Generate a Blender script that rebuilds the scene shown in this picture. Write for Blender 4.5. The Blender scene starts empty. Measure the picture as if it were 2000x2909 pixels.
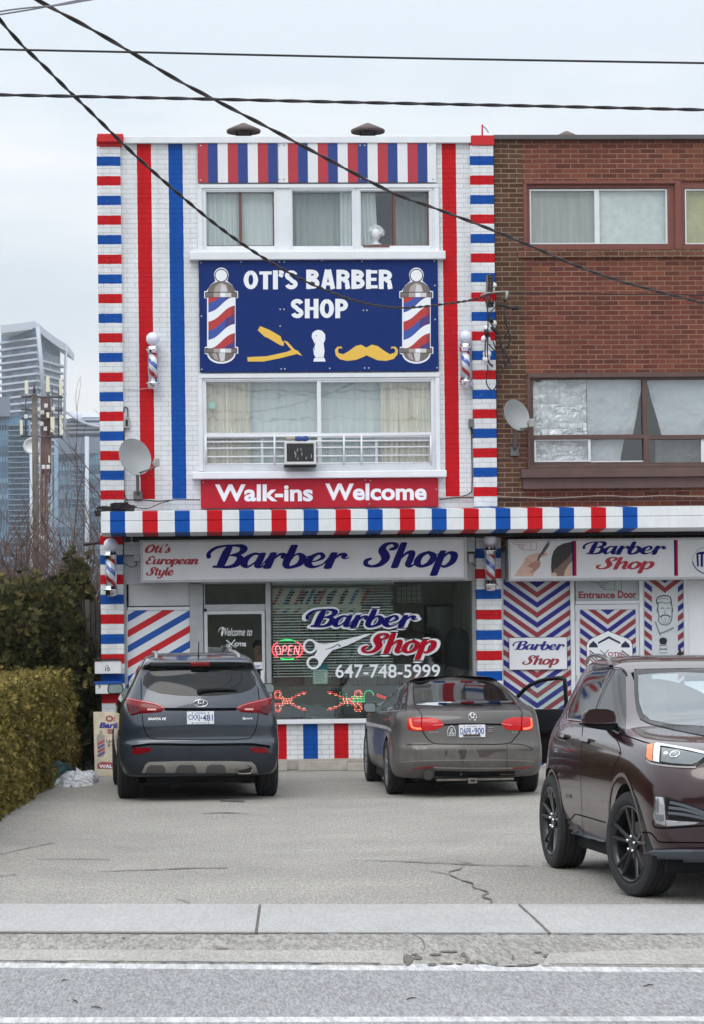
import bpy, bmesh, math, random
from math import sin, cos, pi, radians as R
from mathutils import Vector, Matrix, noise
from mathutils.bvhtree import BVHTree
from mathutils.geometry import delaunay_2d_cdt
random.seed(7)
S = bpy.context.scene
COL = S.collection

# ------------------------------------------------------------------ camera
FPX, DIST, EYE, YAW, ROLL = 7600.0, 36.7, 1.95, R(3.3), 0.0115      # focal length in photo pixels, metres to the shop front, eye height
HZ = 1780.0                                                        # horizon row in the photo at its centre column
FWD = Vector((sin(YAW), cos(YAW), 0)); RGT = Vector((cos(YAW), -sin(YAW), 0)); UP = Vector((0, 0, 1))
CAMP = Vector((-DIST * sin(YAW), -DIST * cos(YAW), EYE))
cam = bpy.data.cameras.new('camera'); camo = bpy.data.objects.new('camera', cam); COL.objects.link(camo)
cam.sensor_fit = 'HORIZONTAL'; cam.sensor_width = 36.0; cam.lens = FPX / 2000 * 36.0
cam.shift_y = (HZ - 1454.5) / 2000
cam.clip_start = 0.5; cam.clip_end = 9000
camo.matrix_world = Matrix.Translation(CAMP) @ Matrix.Rotation(-YAW, 4, 'Z') @ Matrix.Rotation(pi / 2, 4, 'X') @ Matrix.Rotation(-ROLL, 4, 'Z')
S.camera = camo

# ------------------------------------------------------------------ sky, sun, exposure
SUN_ELEV, SUN_ROT = 52, 200
W = bpy.data.worlds.new('World'); S.world = W; W.use_nodes = True
nt = W.node_tree; nt.nodes.clear()
def wn(t, **kw):
    n = nt.nodes.new(t)
    for k, v in kw.items(): setattr(n, k, v)
    return n
sky = wn('ShaderNodeTexSky', sky_type='NISHITA', sun_disc=False, sun_elevation=R(SUN_ELEV), sun_rotation=R(SUN_ROT), dust_density=4.0, ozone_density=2.0)
geo = wn('ShaderNodeTexCoord'); sep = wn('ShaderNodeSeparateXYZ'); nt.links.new(geo.outputs['Generated'], sep.inputs[0])
grad = wn('ShaderNodeMapRange'); nt.links.new(sep.outputs['Z'], grad.inputs['Value'])      # overcast: brighter overhead
grad.inputs['From Min'].default_value = 0.0; grad.inputs['From Max'].default_value = 1.0
grad.inputs['To Min'].default_value = 8.9; grad.inputs['To Max'].default_value = 19.0
mp = wn('ShaderNodeMapping'); mp.inputs['Scale'].default_value = (1.5, 1.5, 6.0); nt.links.new(geo.outputs['Generated'], mp.inputs[0])
nz = wn('ShaderNodeTexNoise'); nz.inputs['Scale'].default_value = 2.6; nz.inputs['Detail'].default_value = 5; nz.inputs['Roughness'].default_value = .5
nt.links.new(mp.outputs[0], nz.inputs['Vector'])
cr = wn('ShaderNodeValToRGB'); nt.links.new(nz.outputs['Fac'], cr.inputs[0])
cr.color_ramp.elements[0].position = .38; cr.color_ramp.elements[0].color = (.76, .835, .905, 1)
cr.color_ramp.elements[1].position = .62; cr.color_ramp.elements[1].color = (1.0, 1.015, 1.03, 1)
mul = wn('ShaderNodeVectorMath', operation='SCALE'); nt.links.new(cr.outputs[0], mul.inputs[0]); nt.links.new(grad.outputs[0], mul.inputs['Scale'])
mx = wn('ShaderNodeMix', data_type='RGBA'); mx.inputs['Factor'].default_value = .92
nt.links.new(sky.outputs[0], mx.inputs['A']); nt.links.new(mul.outputs[0], mx.inputs['B'])
bg = wn('ShaderNodeBackground'); bg.inputs['Strength'].default_value = .1; nt.links.new(mx.outputs['Result'], bg.inputs['Color'])
wo = wn('ShaderNodeOutputWorld'); nt.links.new(bg.outputs[0], wo.inputs[0])

sun = bpy.data.lights.new('sun', 'SUN'); suno = bpy.data.objects.new('sun', sun); COL.objects.link(suno)
sun.energy = 1.1; sun.angle = R(35); sun.color = (1.0, .965, .92)
# Nishita's sun_rotation is measured clockwise from +Y
_sd = Vector((sin(R(SUN_ROT)) * cos(R(SUN_ELEV)), cos(R(SUN_ROT)) * cos(R(SUN_ELEV)), sin(R(SUN_ELEV))))
suno.rotation_euler = _sd.to_track_quat('Z', 'Y').to_euler(); suno.location = (0, -20, 30)
S.view_settings.view_transform = 'Standard'; S.view_settings.look = 'None'
S.view_settings.exposure = 0.08; S.view_settings.gamma = 1

# ------------------------------------------------------------------ photo pixel -> place
def ray(px, py):
    u = (px - 1000) / FPX; v = -(py - HZ) / FPX
    c, s = cos(ROLL), sin(ROLL)
    return FWD + RGT * (c * u + s * v) + UP * (-s * u + c * v)
def on_wall(px, py, Y=0.0):
    d = ray(px, py); t = (Y - CAMP.y) / d.y
    return CAMP + d * t
def on_ground(px, py, z=0.0):
    d = ray(px, py); t = (z - CAMP.z) / d.z
    return CAMP + d * t
def at_depth(px, py, d): return CAMP + ray(px, py) * d
def rect(a, b, c, d, Y=0.0):                    # photo box -> x0, x1, z0, z1 on the plane y = Y
    my, mx_ = (b + d) / 2, (a + c) / 2
    return on_wall(a, my, Y).x, on_wall(c, my, Y).x, on_wall(mx_, d, Y).z, on_wall(mx_, b, Y).z

# ------------------------------------------------------------------ materials
MATS = {}
def srgb(r, g, b):
    f = lambda c: (c / 255 / 12.92) if c <= 10 else ((c / 255 + .055) / 1.055) ** 2.4
    return (f(r), f(g), f(b), 1)
class NT:
    def __init__(s, name):
        s.m = bpy.data.materials.new(name); s.m.use_nodes = True; s.t = s.m.node_tree; s.t.nodes.clear()
        s.out = s.n('ShaderNodeOutputMaterial'); s.b = s.n('ShaderNodeBsdfPrincipled'); s.l(s.b, 0, s.out, 0)
        s.tc = None; MATS[name] = s.m
    def n(s, t, **kw):
        n = s.t.nodes.new(t)
        for k, v in kw.items(): setattr(n, k, v)
        return n
    def l(s, a, ao, b, bi): s.t.links.new(a.outputs[ao], b.inputs[bi])
    def co(s):
        if not s.tc: s.tc = s.n('ShaderNodeTexCoord')
        return s.tc
    def xyz(s):
        q = s.n('ShaderNodeSeparateXYZ'); s.l(s.co(), 'Object', q, 0); return q
    def math(s, op, a, b=None, c=None):
        m = s.n('ShaderNodeMath', operation=op)
        for i, v in enumerate((a, b, c)):
            if v is None: continue
            if isinstance(v, (int, float)): m.inputs[i].default_value = v
            else: s.t.links.new(v, m.inputs[i])
        return m.outputs[0]
    def noise(s, scale, detail=4, rough=.55, vec=None, stretch=None):
        z = s.n('ShaderNodeTexNoise'); z.inputs['Scale'].default_value = scale; z.inputs['Detail'].default_value = detail; z.inputs['Roughness'].default_value = rough
        if vec is None:
            vec = s.co().outputs['Object']
            if stretch:
                mp = s.n('ShaderNodeMapping'); mp.inputs['Scale'].default_value = stretch; s.t.links.new(vec, mp.inputs[0]); vec = mp.outputs[0]
        s.t.links.new(vec, z.inputs['Vector'])
        return z.outputs['Fac']
    def ramp(s, fac, stops, interp='LINEAR'):
        r = s.n('ShaderNodeValToRGB'); r.color_ramp.interpolation = interp
        e = r.color_ramp.elements
        while len(e) < len(stops): e.new(.5)
        for i, (p, c) in enumerate(stops): e[i].position = p; e[i].color = c if len(c) == 4 else (*c, 1)
        s.t.links.new(fac, r.inputs[0]); return r.outputs[0]
    def mix(s, fac, a, b, blend='MIX'):
        m = s.n('ShaderNodeMix', data_type='RGBA', blend_type=blend)
        for k, v in (('Factor', fac), ('A', a), ('B', b)):
            if isinstance(v, (int, float)): m.inputs[k].default_value = v if k == 'Factor' else (v, v, v, 1)
            elif isinstance(v, tuple): m.inputs[k].default_value = v
            else: s.t.links.new(v, m.inputs[k])
        return m.outputs['Result']
    def vary(s, col, scale, amt, stretch=None, detail=5):
        f = s.noise(scale, detail, .6, stretch=stretch)
        g = s.ramp(f, [(.28, (1 - amt,) * 3), (.72, (1 + amt * .6,) * 3)])
        return s.mix(1.0, col, g, 'MULTIPLY')
    def bump(s, h, strength=.4, dist=.01, prev=None):
        b = s.n('ShaderNodeBump'); b.inputs['Strength'].default_value = strength; b.inputs['Distance'].default_value = dist
        s.t.links.new(h, b.inputs['Height'])
        if prev is not None: s.t.links.new(prev, b.inputs['Normal'])
        return b.outputs[0]
    def set(s, col=None, rough=None, metal=None, spec=None, coat=None, normal=None, ior=None, emit=None, es=1.0, trans=None):
        I = s.b.inputs
        def put(k, v):
            if v is None: return
            if isinstance(v, (int, float)): I[k].default_value = v
            elif isinstance(v, tuple): I[k].default_value = v
            else: s.t.links.new(v, I[k])
        put('Base Color', col); put('Roughness', rough); put('Metallic', metal); put('Specular IOR Level', spec); put('Coat Weight', coat); put('Normal', normal); put('IOR', ior)
        if emit is not None: put('Emission Color', emit); I['Emission Strength'].default_value = es
        return s.m
def M(name, col, rough=.5, metal=0.0, vary=None, bump=None, coat=None, spec=None, ior=None, emit=None, es=1.0):
    if name in MATS: return MATS[name]
    t = NT(name)
    c = col if len(col) == 4 else (*col, 1)
    nrm = None
    if vary: c = t.vary(c, *vary)
    if bump: nrm = t.bump(t.noise(bump[0], 4), bump[1], bump[2] if len(bump) > 2 else .01)
    return t.set(c, rough, metal, spec, coat, nrm, ior, emit, es)
def C255(name, r, g, b, **kw): return M(name, srgb(r, g, b), **kw)

# ------------------------------------------------------------------ mesh helper
def cat(pts, n=8, closed=False):                # Catmull-Rom through points of any dimension
    out = []; P = [Vector(p) for p in pts]; N = len(P)
    for i in range(N if closed else N - 1):
        if closed: a, b, c, d = P[i - 1], P[i], P[(i + 1) % N], P[(i + 2) % N]
        else: a, b, c, d = P[max(i - 1, 0)], P[i], P[i + 1], P[min(i + 2, N - 1)]
        for k in range(n):
            t = k / n
            out.append(.5 * ((2 * b) + (c - a) * t + (2 * a - 5 * b + 4 * c - d) * t * t + (3 * b - a - 3 * c + d) * t ** 3))
    if not closed: out.append(P[-1])
    return out
class MB:
    def __init__(s): s.bm = bmesh.new(); s.mi = 0; s.mats = []
    def use(s, m):
        if m not in s.mats: s.mats.append(m)
        s.mi = s.mats.index(m); return s
    def v(s, p): return s.bm.verts.new(p)
    def f(s, vs, smooth=False):
        try: q = s.bm.faces.new(vs)
        except ValueError: return None
        q.material_index = s.mi; q.smooth = smooth; return q
    def box(s, x0, x1, y0, y1, z0, z1, mat=None):
        p = [s.v((x, y, z)) for z in (min(z0, z1), max(z0, z1)) for y in (min(y0, y1), max(y0, y1)) for x in (min(x0, x1), max(x0, x1))]
        if mat is not None:
            for q in p: q.co = mat @ q.co
        for i in ((0, 2, 3, 1), (4, 5, 7, 6), (0, 1, 5, 4), (1, 3, 7, 5), (3, 2, 6, 7), (2, 0, 4, 6)): s.f([p[k] for k in i])
        return s
    def tube(s, pts, r, n=8, caps=True, smooth=True):
        pts = [Vector(p) for p in pts]; rings = []
        prev = None
        for i, p in enumerate(pts):
            t = (pts[min(i + 1, len(pts) - 1)] - pts[max(i - 1, 0)]).normalized()
            if prev is None:
                a = t.orthogonal().normalized()
            else:
                a = prev - t * prev.dot(t)
                a = a.normalized() if a.length > 1e-6 else t.orthogonal().normalized()
            prev = a; b = t.cross(a)
            rr = r[i] if isinstance(r, (list, tuple)) else r
            rings.append([s.v(p + (a * cos(2 * pi * k / n) + b * sin(2 * pi * k / n)) * rr) for k in range(n)])
        for A, B in zip(rings, rings[1:]):
            for k in range(n): s.f([A[k], A[(k + 1) % n], B[(k + 1) % n], B[k]], smooth)
        if caps and n > 2: s.f(rings[0][::-1]); s.f(rings[-1])
        return s
    def lathe(s, prof, c=(0, 0, 0), axis='Z', n=24, smooth=True, mat=None, caps=True):   # prof: (radius, height)
        c = Vector(c); rings = []
        for r, h in prof:
            ring = []
            for k in range(n):
                a = 2 * pi * k / n
                p = Vector((r * cos(a), r * sin(a), h))
                if axis == 'X': p = Vector((p.z, p.x, p.y))
                elif axis == 'Y': p = Vector((p.x, p.z, p.y))
                p = c + p
                if mat is not None: p = mat @ p
                ring.append(s.v(p))
            rings.append(ring)
        for A, B in zip(rings, rings[1:]):
            for k in range(n): s.f([A[k], A[(k + 1) % n], B[(k + 1) % n], B[k]], smooth)
        if caps and prof[0][0] > 1e-5: s.f(rings[0][::-1])
        if caps and prof[-1][0] > 1e-5: s.f(rings[-1])
        return s
    def ball(s, c, r, n=16, sc=(1, 1, 1)):
        prof = [(max(1e-6, sin(pi * i / (n // 2))) * r, -cos(pi * i / (n // 2)) * r) for i in range(n // 2 + 1)]
        m = Matrix.Translation(Vector(c)) @ Matrix.Diagonal((*sc, 1))
        return s.lathe(prof, (0, 0, 0), 'Z', n, True, m)
    def fill(s, pts2, to3, thick=None, smooth=False):     # polygon (2-D) -> mapped by to3, optional thickness vector
        n = len(pts2)
        r = delaunay_2d_cdt([Vector(p) for p in pts2], [], [list(range(n))], 1, 1e-7)
        vs = [s.v(to3(p)) for p in r[0]]
        for t in r[2]: s.f([vs[i] for i in t], smooth)
        if thick is not None:
            back = [s.v(to3(Vector(p)) + thick) for p in pts2]; fr = [s.v(to3(Vector(p))) for p in pts2]
            for i in range(n): s.f([fr[i], fr[(i + 1) % n], back[(i + 1) % n], back[i]])
        return s
    def art(s, pts, Y, t=.002):                            # flat shape drawn in photo pixels, standing on the plane y = Y
        return s.fill(pts, lambda p: on_wall(p[0], p[1], Y), Vector((0, t, 0)))
    def stroke(s, pts, Y, n=6, closed=False, sm=True):     # (px, py, width_px) ribbon on the wall plane
        P = cat(pts, n, closed) if sm else [Vector(p) for p in pts]
        L = []; N = len(P)
        for i, p in enumerate(P):
            if closed: t = P[(i + 1) % N] - P[i - 1]
            else: t = P[min(i + 1, N - 1)] - P[max(i - 1, 0)]
            t = Vector((t.x, t.y)); t = t.normalized() if t.length else Vector((1, 0))
            nn = Vector((-t.y, t.x)); w = max(p.z, .05) / 2
            L.append((s.v(on_wall(p.x + nn.x * w, p.y + nn.y * w, Y)), s.v(on_wall(p.x - nn.x * w, p.y - nn.y * w, Y))))
        for i in range(N if closed else N - 1):
            a, b = L[i], L[(i + 1) % N]; s.f([a[0], a[1], b[1], b[0]])
        if not closed:
            for p, q in ((P[0], P[1]), (P[-1], P[-2])):
                if p.z < 1.5: continue
                d = Vector((p.x - q.x, p.y - q.y)).normalized(); nn = Vector((-d.y, d.x)); w = p.z / 2
                s.f([s.v(on_wall(p.x + (d.x * sin(a) + nn.x * cos(a)) * w, p.y + (d.y * sin(a) + nn.y * cos(a)) * w, Y)) for a in [pi * k / 6 for k in range(7)]])
        return s
    def disc(s, px, py, r, Y, n=20, ry=None):
        return s.art([(px + r * cos(2 * pi * k / n), py + (ry or r) * sin(2 * pi * k / n)) for k in range(n)], Y)
    def build(s, name, mat=None, parent=None, bevel=None, angle=None, local=False):
        me = bpy.data.meshes.new(name)
        if parent is not None and not local:                # vertices were given in world space
            mw = Matrix.Identity(4); q = parent
            while q is not None: mw = q.matrix_basis @ mw; q = q.parent
            s.bm.transform(mw.inverted())
        bmesh.ops.recalc_face_normals(s.bm, faces=s.bm.faces)
        s.bm.to_mesh(me); s.bm.free()
        o = bpy.data.objects.new(name, me); COL.objects.link(o)
        if parent is not None: o.parent = parent
        for m in ([mat] if mat is not None else s.mats): me.materials.append(m)
        if angle is not None:
            for p in me.polygons: p.use_smooth = True
            me.set_sharp_from_angle(angle=R(angle))
        if bevel:
            b = o.modifiers.new('bevel', 'BEVEL'); b.width = bevel; b.segments = 2; b.limit_method = 'ANGLE'; b.angle_limit = R(40)
        return o
def tag(o, label=None, cat=None, group=None, kind=None):
    if label: o['label'] = label
    if cat: o['category'] = cat
    if group: o['group'] = group
    if kind: o['kind'] = kind
    return o
def thing(name, label, cat, loc=(0, 0, 0), rotz=0.0, group=None):
    o = bpy.data.objects.new(name, None); COL.objects.link(o); o.empty_display_size = .2
    o.matrix_basis = Matrix.Translation(Vector(loc)) @ Matrix.Rotation(rotz, 4, 'Z')
    return tag(o, label, cat, group)
def holes_wall(mb, x0, x1, z0, z1, y0, y1, holes):          # a wall slab with rectangular openings
    xs = sorted({x0, x1, *[h[0] for h in holes], *[h[1] for h in holes]}); zs = sorted({z0, z1, *[h[2] for h in holes], *[h[3] for h in holes]})
    xs = [x for x in xs if x0 <= x <= x1]; zs = [z for z in zs if z0 <= z <= z1]
    full = lambda i, k: 0 <= i < len(xs) - 1 and 0 <= k < len(zs) - 1 and not any(h[0] < (xs[i] + xs[i + 1]) / 2 < h[1] and h[2] < (zs[k] + zs[k + 1]) / 2 < h[3] for h in holes)
    V = {}
    def g(i, k, y):
        if (i, k, y) not in V: V[(i, k, y)] = mb.v((xs[i], y, zs[k]))
        return V[(i, k, y)]
    for i in range(len(xs) - 1):
        for k in range(len(zs) - 1):
            if not full(i, k): continue
            for y in (y0, y1): mb.f([g(i, k, y), g(i + 1, k, y), g(i + 1, k + 1, y), g(i, k + 1, y)])
            for (di, dk, a, b) in ((-1, 0, (i, k), (i, k + 1)), (1, 0, (i + 1, k), (i + 1, k + 1)), (0, -1, (i, k), (i + 1, k)), (0, 1, (i, k + 1), (i + 1, k + 1))):
                if not full(i + di, k + dk): mb.f([g(*a, y0), g(*b, y0), g(*b, y1), g(*a, y1)])
    return mb
_dg = lambda: bpy.context.evaluated_depsgraph_get()
def glyphs(txt, bold=0.0, shear=0.0, spacing=1.0):          # lettering outline as (verts2d, faces), bounding box at 0..w, 0..h
    c = bpy.data.curves.new('tmp', 'FONT'); c.body = txt; c.size = 1; c.offset = bold; c.shear = shear; c.space_character = spacing
    c.resolution_u = 4; c.dimensions = '2D'; c.fill_mode = 'FRONT'
    o = bpy.data.objects.new('tmp', c); COL.objects.link(o); bpy.context.view_layer.update()
    me = bpy.data.meshes.new_from_object(o.evaluated_get(_dg()))
    vs = [(v.co.x, v.co.y) for v in me.vertices]; fs = [tuple(p.vertices) for p in me.polygons]
    bpy.data.objects.remove(o); bpy.data.curves.remove(c); bpy.data.meshes.remove(me)
    x0 = min(v[0] for v in vs); y0 = min(v[1] for v in vs)
    return [(x - x0, y - y0) for x, y in vs], fs
def words_on(mb, txt, box, to3, bold=0.0, shear=0.0, spacing=1.0):   # stretch the lettering to fill box = (u0, v0, u1, v1), v up
    vs, fs = glyphs(txt, bold, shear, spacing)
    w = max(v[0] for v in vs); h = max(v[1] for v in vs)
    V = [mb.v(to3(box[0] + (box[2] - box[0]) * x / w, box[1] + (box[3] - box[1]) * y / h)) for x, y in vs]
    for f in fs: mb.f([V[i] for i in f])
    return mb
def words_px(mb, txt, px0, py0, px1, py1, Y, **kw):         # box in photo pixels (top-left, bottom-right) on the wall plane
    return words_on(mb, txt, (px0, py1, px1, py0), lambda u, v: on_wall(u, v, Y), **kw)
# ------------------------------------------------------------------ procedural surfaces
WHITE_P = srgb(226, 230, 234); RED_P = srgb(196, 10, 26); BLUE_P = srgb(0, 78, 166)
def brick_nodes(t, c1, c2, mortar, rowh=.0675, bw=.215, ms=.0055, off=(0, 0), vertical='Z'):
    q = t.xyz(); cb = t.n('ShaderNodeCombineXYZ')
    t.l(q, 'X', cb, 0); t.t.links.new(t.math('ADD', q.outputs['Z'], off[1]), cb.inputs[1])
    # slightly wandering courses
    wob = t.n('ShaderNodeVectorMath', operation='ADD'); nf = t.n('ShaderNodeTexNoise'); nf.inputs['Scale'].default_value = 3.0
    t.l(t.co(), 'Object', nf, 'Vector'); sc = t.n('ShaderNodeVectorMath', operation='SCALE'); sc.inputs['Scale'].default_value = .012
    t.l(nf, 'Color', sc, 0); t.l(cb, 0, wob, 0); t.l(sc, 0, wob, 1)
    b = t.n('ShaderNodeTexBrick'); t.l(wob, 0, b, 'Vector')
    b.inputs['Scale'].default_value = 1; b.inputs['Brick Width'].default_value = bw; b.inputs['Row Height'].default_value = rowh
    b.inputs['Mortar Size'].default_value = ms; b.inputs['Mortar Smooth'].default_value = .3; b.inputs['Bias'].default_value = -.1
    for k, v in (('Color1', c1), ('Color2', c2), ('Mortar', mortar)):
        if isinstance(v, tuple): b.inputs[k].default_value = v
        else: t.t.links.new(v, b.inputs[k])
    return b
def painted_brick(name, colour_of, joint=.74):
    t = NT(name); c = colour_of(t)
    b = brick_nodes(t, (1, 1, 1, 1), (.955, .96, .965, 1), (joint, joint, joint, 1), ms=.005)  # groove shade painted into the joint colour, since the bump alone is faint
    c = t.mix(1.0, c, b.outputs['Color'], 'MULTIPLY')
    c = t.vary(c, 2.2, .10); c = t.vary(c, 40, .05)
    c = t.vary(c, 1.0, .11, stretch=(6, 6, .5))
    c = t.mix(t.ramp(t.noise(30, 5, .7), [(.655, (0, 0, 0)), (.70, (.55,) * 3)]), c, srgb(176, 174, 172))      # small worn spots in the paint
    h = t.math('MULTIPLY_ADD', b.outputs['Fac'], -1.0, t.math('MULTIPLY', t.noise(60, 3), .35))
    return t.set(c, .6, spec=.2, normal=t.bump(h, .55, .006))
def bands(t, src, start, period, stops):                   # repeating hard-edged stripes along one axis
    f = t.math('FRACT', t.math('DIVIDE', t.math('SUBTRACT', src, start), period))
    return t.ramp(f, stops, 'CONSTANT')
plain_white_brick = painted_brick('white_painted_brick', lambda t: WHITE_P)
def wall_colour(t):
    x = t.xyz().outputs['X']
    wob = t.math('MULTIPLY', t.math('SUBTRACT', t.noise(7, 3), .5), .012); x = t.math('ADD', x, wob)
    z = t.xyz().outputs['Z']
    e = [on_wall(p, 900).x for p in (392, 433, 480, 520, 1258, 1299)]
    s = [(v - e[0] + .05) / 5.0 for v in e]
    c = t.ramp(t.math('DIVIDE', t.math('SUBTRACT', x, e[0] - .05), 5.0), [(0, WHITE_P), (s[0], RED_P), (s[1], WHITE_P), (s[2], BLUE_P), (s[3], WHITE_P), (s[4], RED_P), (s[5], WHITE_P)], 'CONSTANT')
    return t.mix(t.math('GREATER_THAN', z, on_wall(430, 1418).z), WHITE_P, c)
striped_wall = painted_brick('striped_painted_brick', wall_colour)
PILP = 4 * 2 * .0675 * 1.0
def pil_colour(z0, per):
    def f(t):
        z = t.xyz().outputs['Z']
        wob = t.math('MULTIPLY', t.math('SUBTRACT', t.noise(9, 3), .5), .012)
        return bands(t, t.math('ADD', z, wob), z0, per, [(0, RED_P), (.235, WHITE_P), (.5, BLUE_P), (.735, WHITE_P)])
    return f
_zr = on_wall(314, 1420).z; _zt = on_wall(314, 529).z
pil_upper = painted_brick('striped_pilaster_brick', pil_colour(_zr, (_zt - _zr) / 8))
_zl = on_wall(318, 1660, 0).z; _zl2 = on_wall(318, 1885, 0).z
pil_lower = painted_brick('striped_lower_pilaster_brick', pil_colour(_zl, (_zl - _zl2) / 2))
_zq = on_wall(1390, 1644, 0).z; _zq2 = on_wall(1390, 1876, 0).z
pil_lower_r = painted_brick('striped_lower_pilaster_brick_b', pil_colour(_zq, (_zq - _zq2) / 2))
def base_colour(t):
    x0 = on_wall(774, 2100).x; x2 = on_wall(950, 2100).x
    return bands(t, t.xyz().outputs['X'], x0, x2 - x0, [(0, RED_P), (.233, WHITE_P), (.5, BLUE_P), (.735, WHITE_P)])
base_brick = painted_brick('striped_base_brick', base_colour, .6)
def canopy_m():
    t = NT('striped_canopy_paint'); x = t.xyz().outputs['X']; Y = -1.0
    x0 = on_wall(312.5, 1490, Y).x; x1 = on_wall(1588.7, 1470, Y).x; per = (x1 - x0) / 7; end = on_wall(1812, 1470, Y).x
    c = bands(t, x, x0, per, [(0, BLUE_P), (.232, WHITE_P), (.497, RED_P), (.735, WHITE_P)])
    c = t.mix(t.math('GREATER_THAN', x, end), c, WHITE_P)
    c = t.vary(c, 5, .07); c = t.vary(c, 2, .06, stretch=(8, 8, 1))
    return t.set(c, .5, spec=.2, normal=t.bump(t.noise(9, 3), .12, .01))
canopy_paint = canopy_m()
def brown_brick(name, c1, c2, mortar, patch=None):
    t = NT(name)
    a = t.vary(c1, 9, .22); b2 = t.vary(c2, 11, .22)
    if patch: a = t.mix(t.ramp(t.noise(.9, 2), [(.42, (0, 0, 0)), (.66, (1, 1, 1))]), a, patch)
    mo = t.vary(mortar, 1.3, .38)
    b = brick_nodes(t, a, b2, mo, ms=.0062)
    b.inputs['Bias'].default_value = 0
    c = t.vary(b.outputs['Color'], 1.1, .13); c = t.vary(c, 70, .08)
    h = t.math('MULTIPLY_ADD', b.outputs['Fac'], -1.0, t.math('MULTIPLY', t.noise(70, 4), .4))
    return t.set(c, .9, spec=.15, normal=t.bump(h, .6, .006))
pier_brick = brown_brick('brown_brick', srgb(101, 74, 62), srgb(82, 58, 48), srgb(150, 132, 112))
red_brick = brown_brick('red_brick', srgb(122, 71, 60), srgb(98, 59, 53), srgb(148, 120, 103), srgb(134, 84, 64))
soldier_brick = brown_brick('soldier_brick', srgb(116, 78, 64), srgb(88, 58, 48), srgb(150, 130, 110))
white_trim = M('white_trim', srgb(226, 230, 236), .45, vary=(4, .07), bump=(30, .08))
white_metal = M('white_metal', srgb(222, 226, 230), .35, vary=(6, .08))
alu = M('aluminium', srgb(172, 175, 178), .38, .25, vary=(8, .14))
brown_trim = M('brown_trim', srgb(122, 70, 62), .6, vary=(5, .16), bump=(40, .2))
dark_brown = M('dark_brown_trim', srgb(92, 70, 66), .55, vary=(4, .18), bump=(30, .2))
coping_metal = M('grey_coping', srgb(96, 94, 96), .5, .2, vary=(3, .15))
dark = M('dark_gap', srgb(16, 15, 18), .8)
black_pl = M('black_plastic', srgb(22, 22, 25), .5, vary=(14, .2))
red_trim = M('red_paint', RED_P, .5, vary=(6, .1)); blue_trim = M('blue_paint', BLUE_P, .5, vary=(6, .1))
chrome = M('chrome', (.78, .79, .81, 1), .1, 1.0)
concrete = M('concrete', srgb(168, 162, 154), .9, vary=(7, .2), bump=(60, .5))
grey_wall = M('grey_painted_board', srgb(214, 216, 219), .6, vary=(3, .10))
board_white = M('sign_white', srgb(230, 233, 238), .4, vary=(5, .05))
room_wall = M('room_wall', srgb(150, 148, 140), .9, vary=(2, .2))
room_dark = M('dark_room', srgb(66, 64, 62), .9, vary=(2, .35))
def glass_m(name, tint, refl, rough=.0):
    t = NT(name); t.t.nodes.remove(t.b)
    tr = t.n('ShaderNodeBsdfTransparent'); tr.inputs[0].default_value = tint
    gl = t.n('ShaderNodeBsdfGlossy'); gl.inputs['Roughness'].default_value = rough; gl.inputs['Color'].default_value = (.93, .97, 1, 1)
    wob = t.bump(t.noise(2.2, 2), .05, .02); t.t.links.new(wob, gl.inputs['Normal'])
    lw = t.n('ShaderNodeLayerWeight'); lw.inputs['Blend'].default_value = .25
    fac = t.math('MULTIPLY_ADD', lw.outputs['Fresnel'], .55, refl)
    mxs = t.n('ShaderNodeMixShader'); t.t.links.new(fac, mxs.inputs[0]); t.l(tr, 0, mxs, 1); t.l(gl, 0, mxs, 2); t.l(mxs, 0, t.out, 0)
    return t.m
pane_glass = glass_m('window_glass', (.97, .985, .985, 1), .05)
shop_glass = glass_m('shop_glass', (.90, .95, .94, 1), .075)
def curtain_m(name, c, amt=.12):
    t = NT(name); col = t.vary(c, 14, amt, stretch=(1, 1, .08))
    return t.set(col, .9)
curtain_white = curtain_m('white_curtain', srgb(212, 220, 219))
curtain_grey = curtain_m('grey_curtain', srgb(168, 178, 176))
curtain_beige = curtain_m('beige_curtain', srgb(236, 230, 216), .3)
curtain_floral = M('floral_curtain', srgb(222, 230, 226), .9, vary=(9, .16))
sheet_cloth = M('white_sheet', srgb(200, 204, 210), .85, vary=(3, .1), bump=(4, .3, .05))
yellow_paper = M('yellowed_paper', srgb(196, 190, 140), .8, vary=(5, .22), bump=(8, .5, .04))
def foil_m():
    t = NT('crumpled_foil')
    v = t.n('ShaderNodeTexVoronoi'); v.inputs['Scale'].default_value = 4.5; v.distance = 'MINKOWSKI'; t.l(t.co(), 'Object', v, 'Vector')
    h = t.math('ADD', v.outputs['Distance'], t.noise(5, 3, .5))
    return t.set(srgb(240, 241, 244), .34, .25, normal=t.bump(h, .5, .08))
foil = foil_m()
sign_blue = M('sign_blue', srgb(12, 44, 110), .5, vary=(3, .05), spec=.2); sign_red = M('sign_red', srgb(176, 34, 50), .5, vary=(3, .08), spec=.2)
navy = M('navy_vinyl', srgb(10, 8, 104), .5, spec=.12); crimson = M('crimson_vinyl', srgb(170, 4, 36), .5, spec=.12); vinyl_white = M('white_vinyl', srgb(236, 240, 246), .4)
maroon_red = M('dark_red_vinyl', srgb(146, 48, 60), .5); royal = M('royal_vinyl', srgb(52, 50, 136), .5, spec=.15); gold = M('gold_vinyl', srgb(232, 190, 78), .45, vary=(5, .05))
ink = M('black_ink', srgb(28, 30, 36), .6); steel_print = M('grey_print', srgb(168, 160, 158), .5); steel_dark = M('dark_grey_print', srgb(112, 104, 102), .5); print_grey = M('pale_grey_print', srgb(205, 206, 208), .5)
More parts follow.
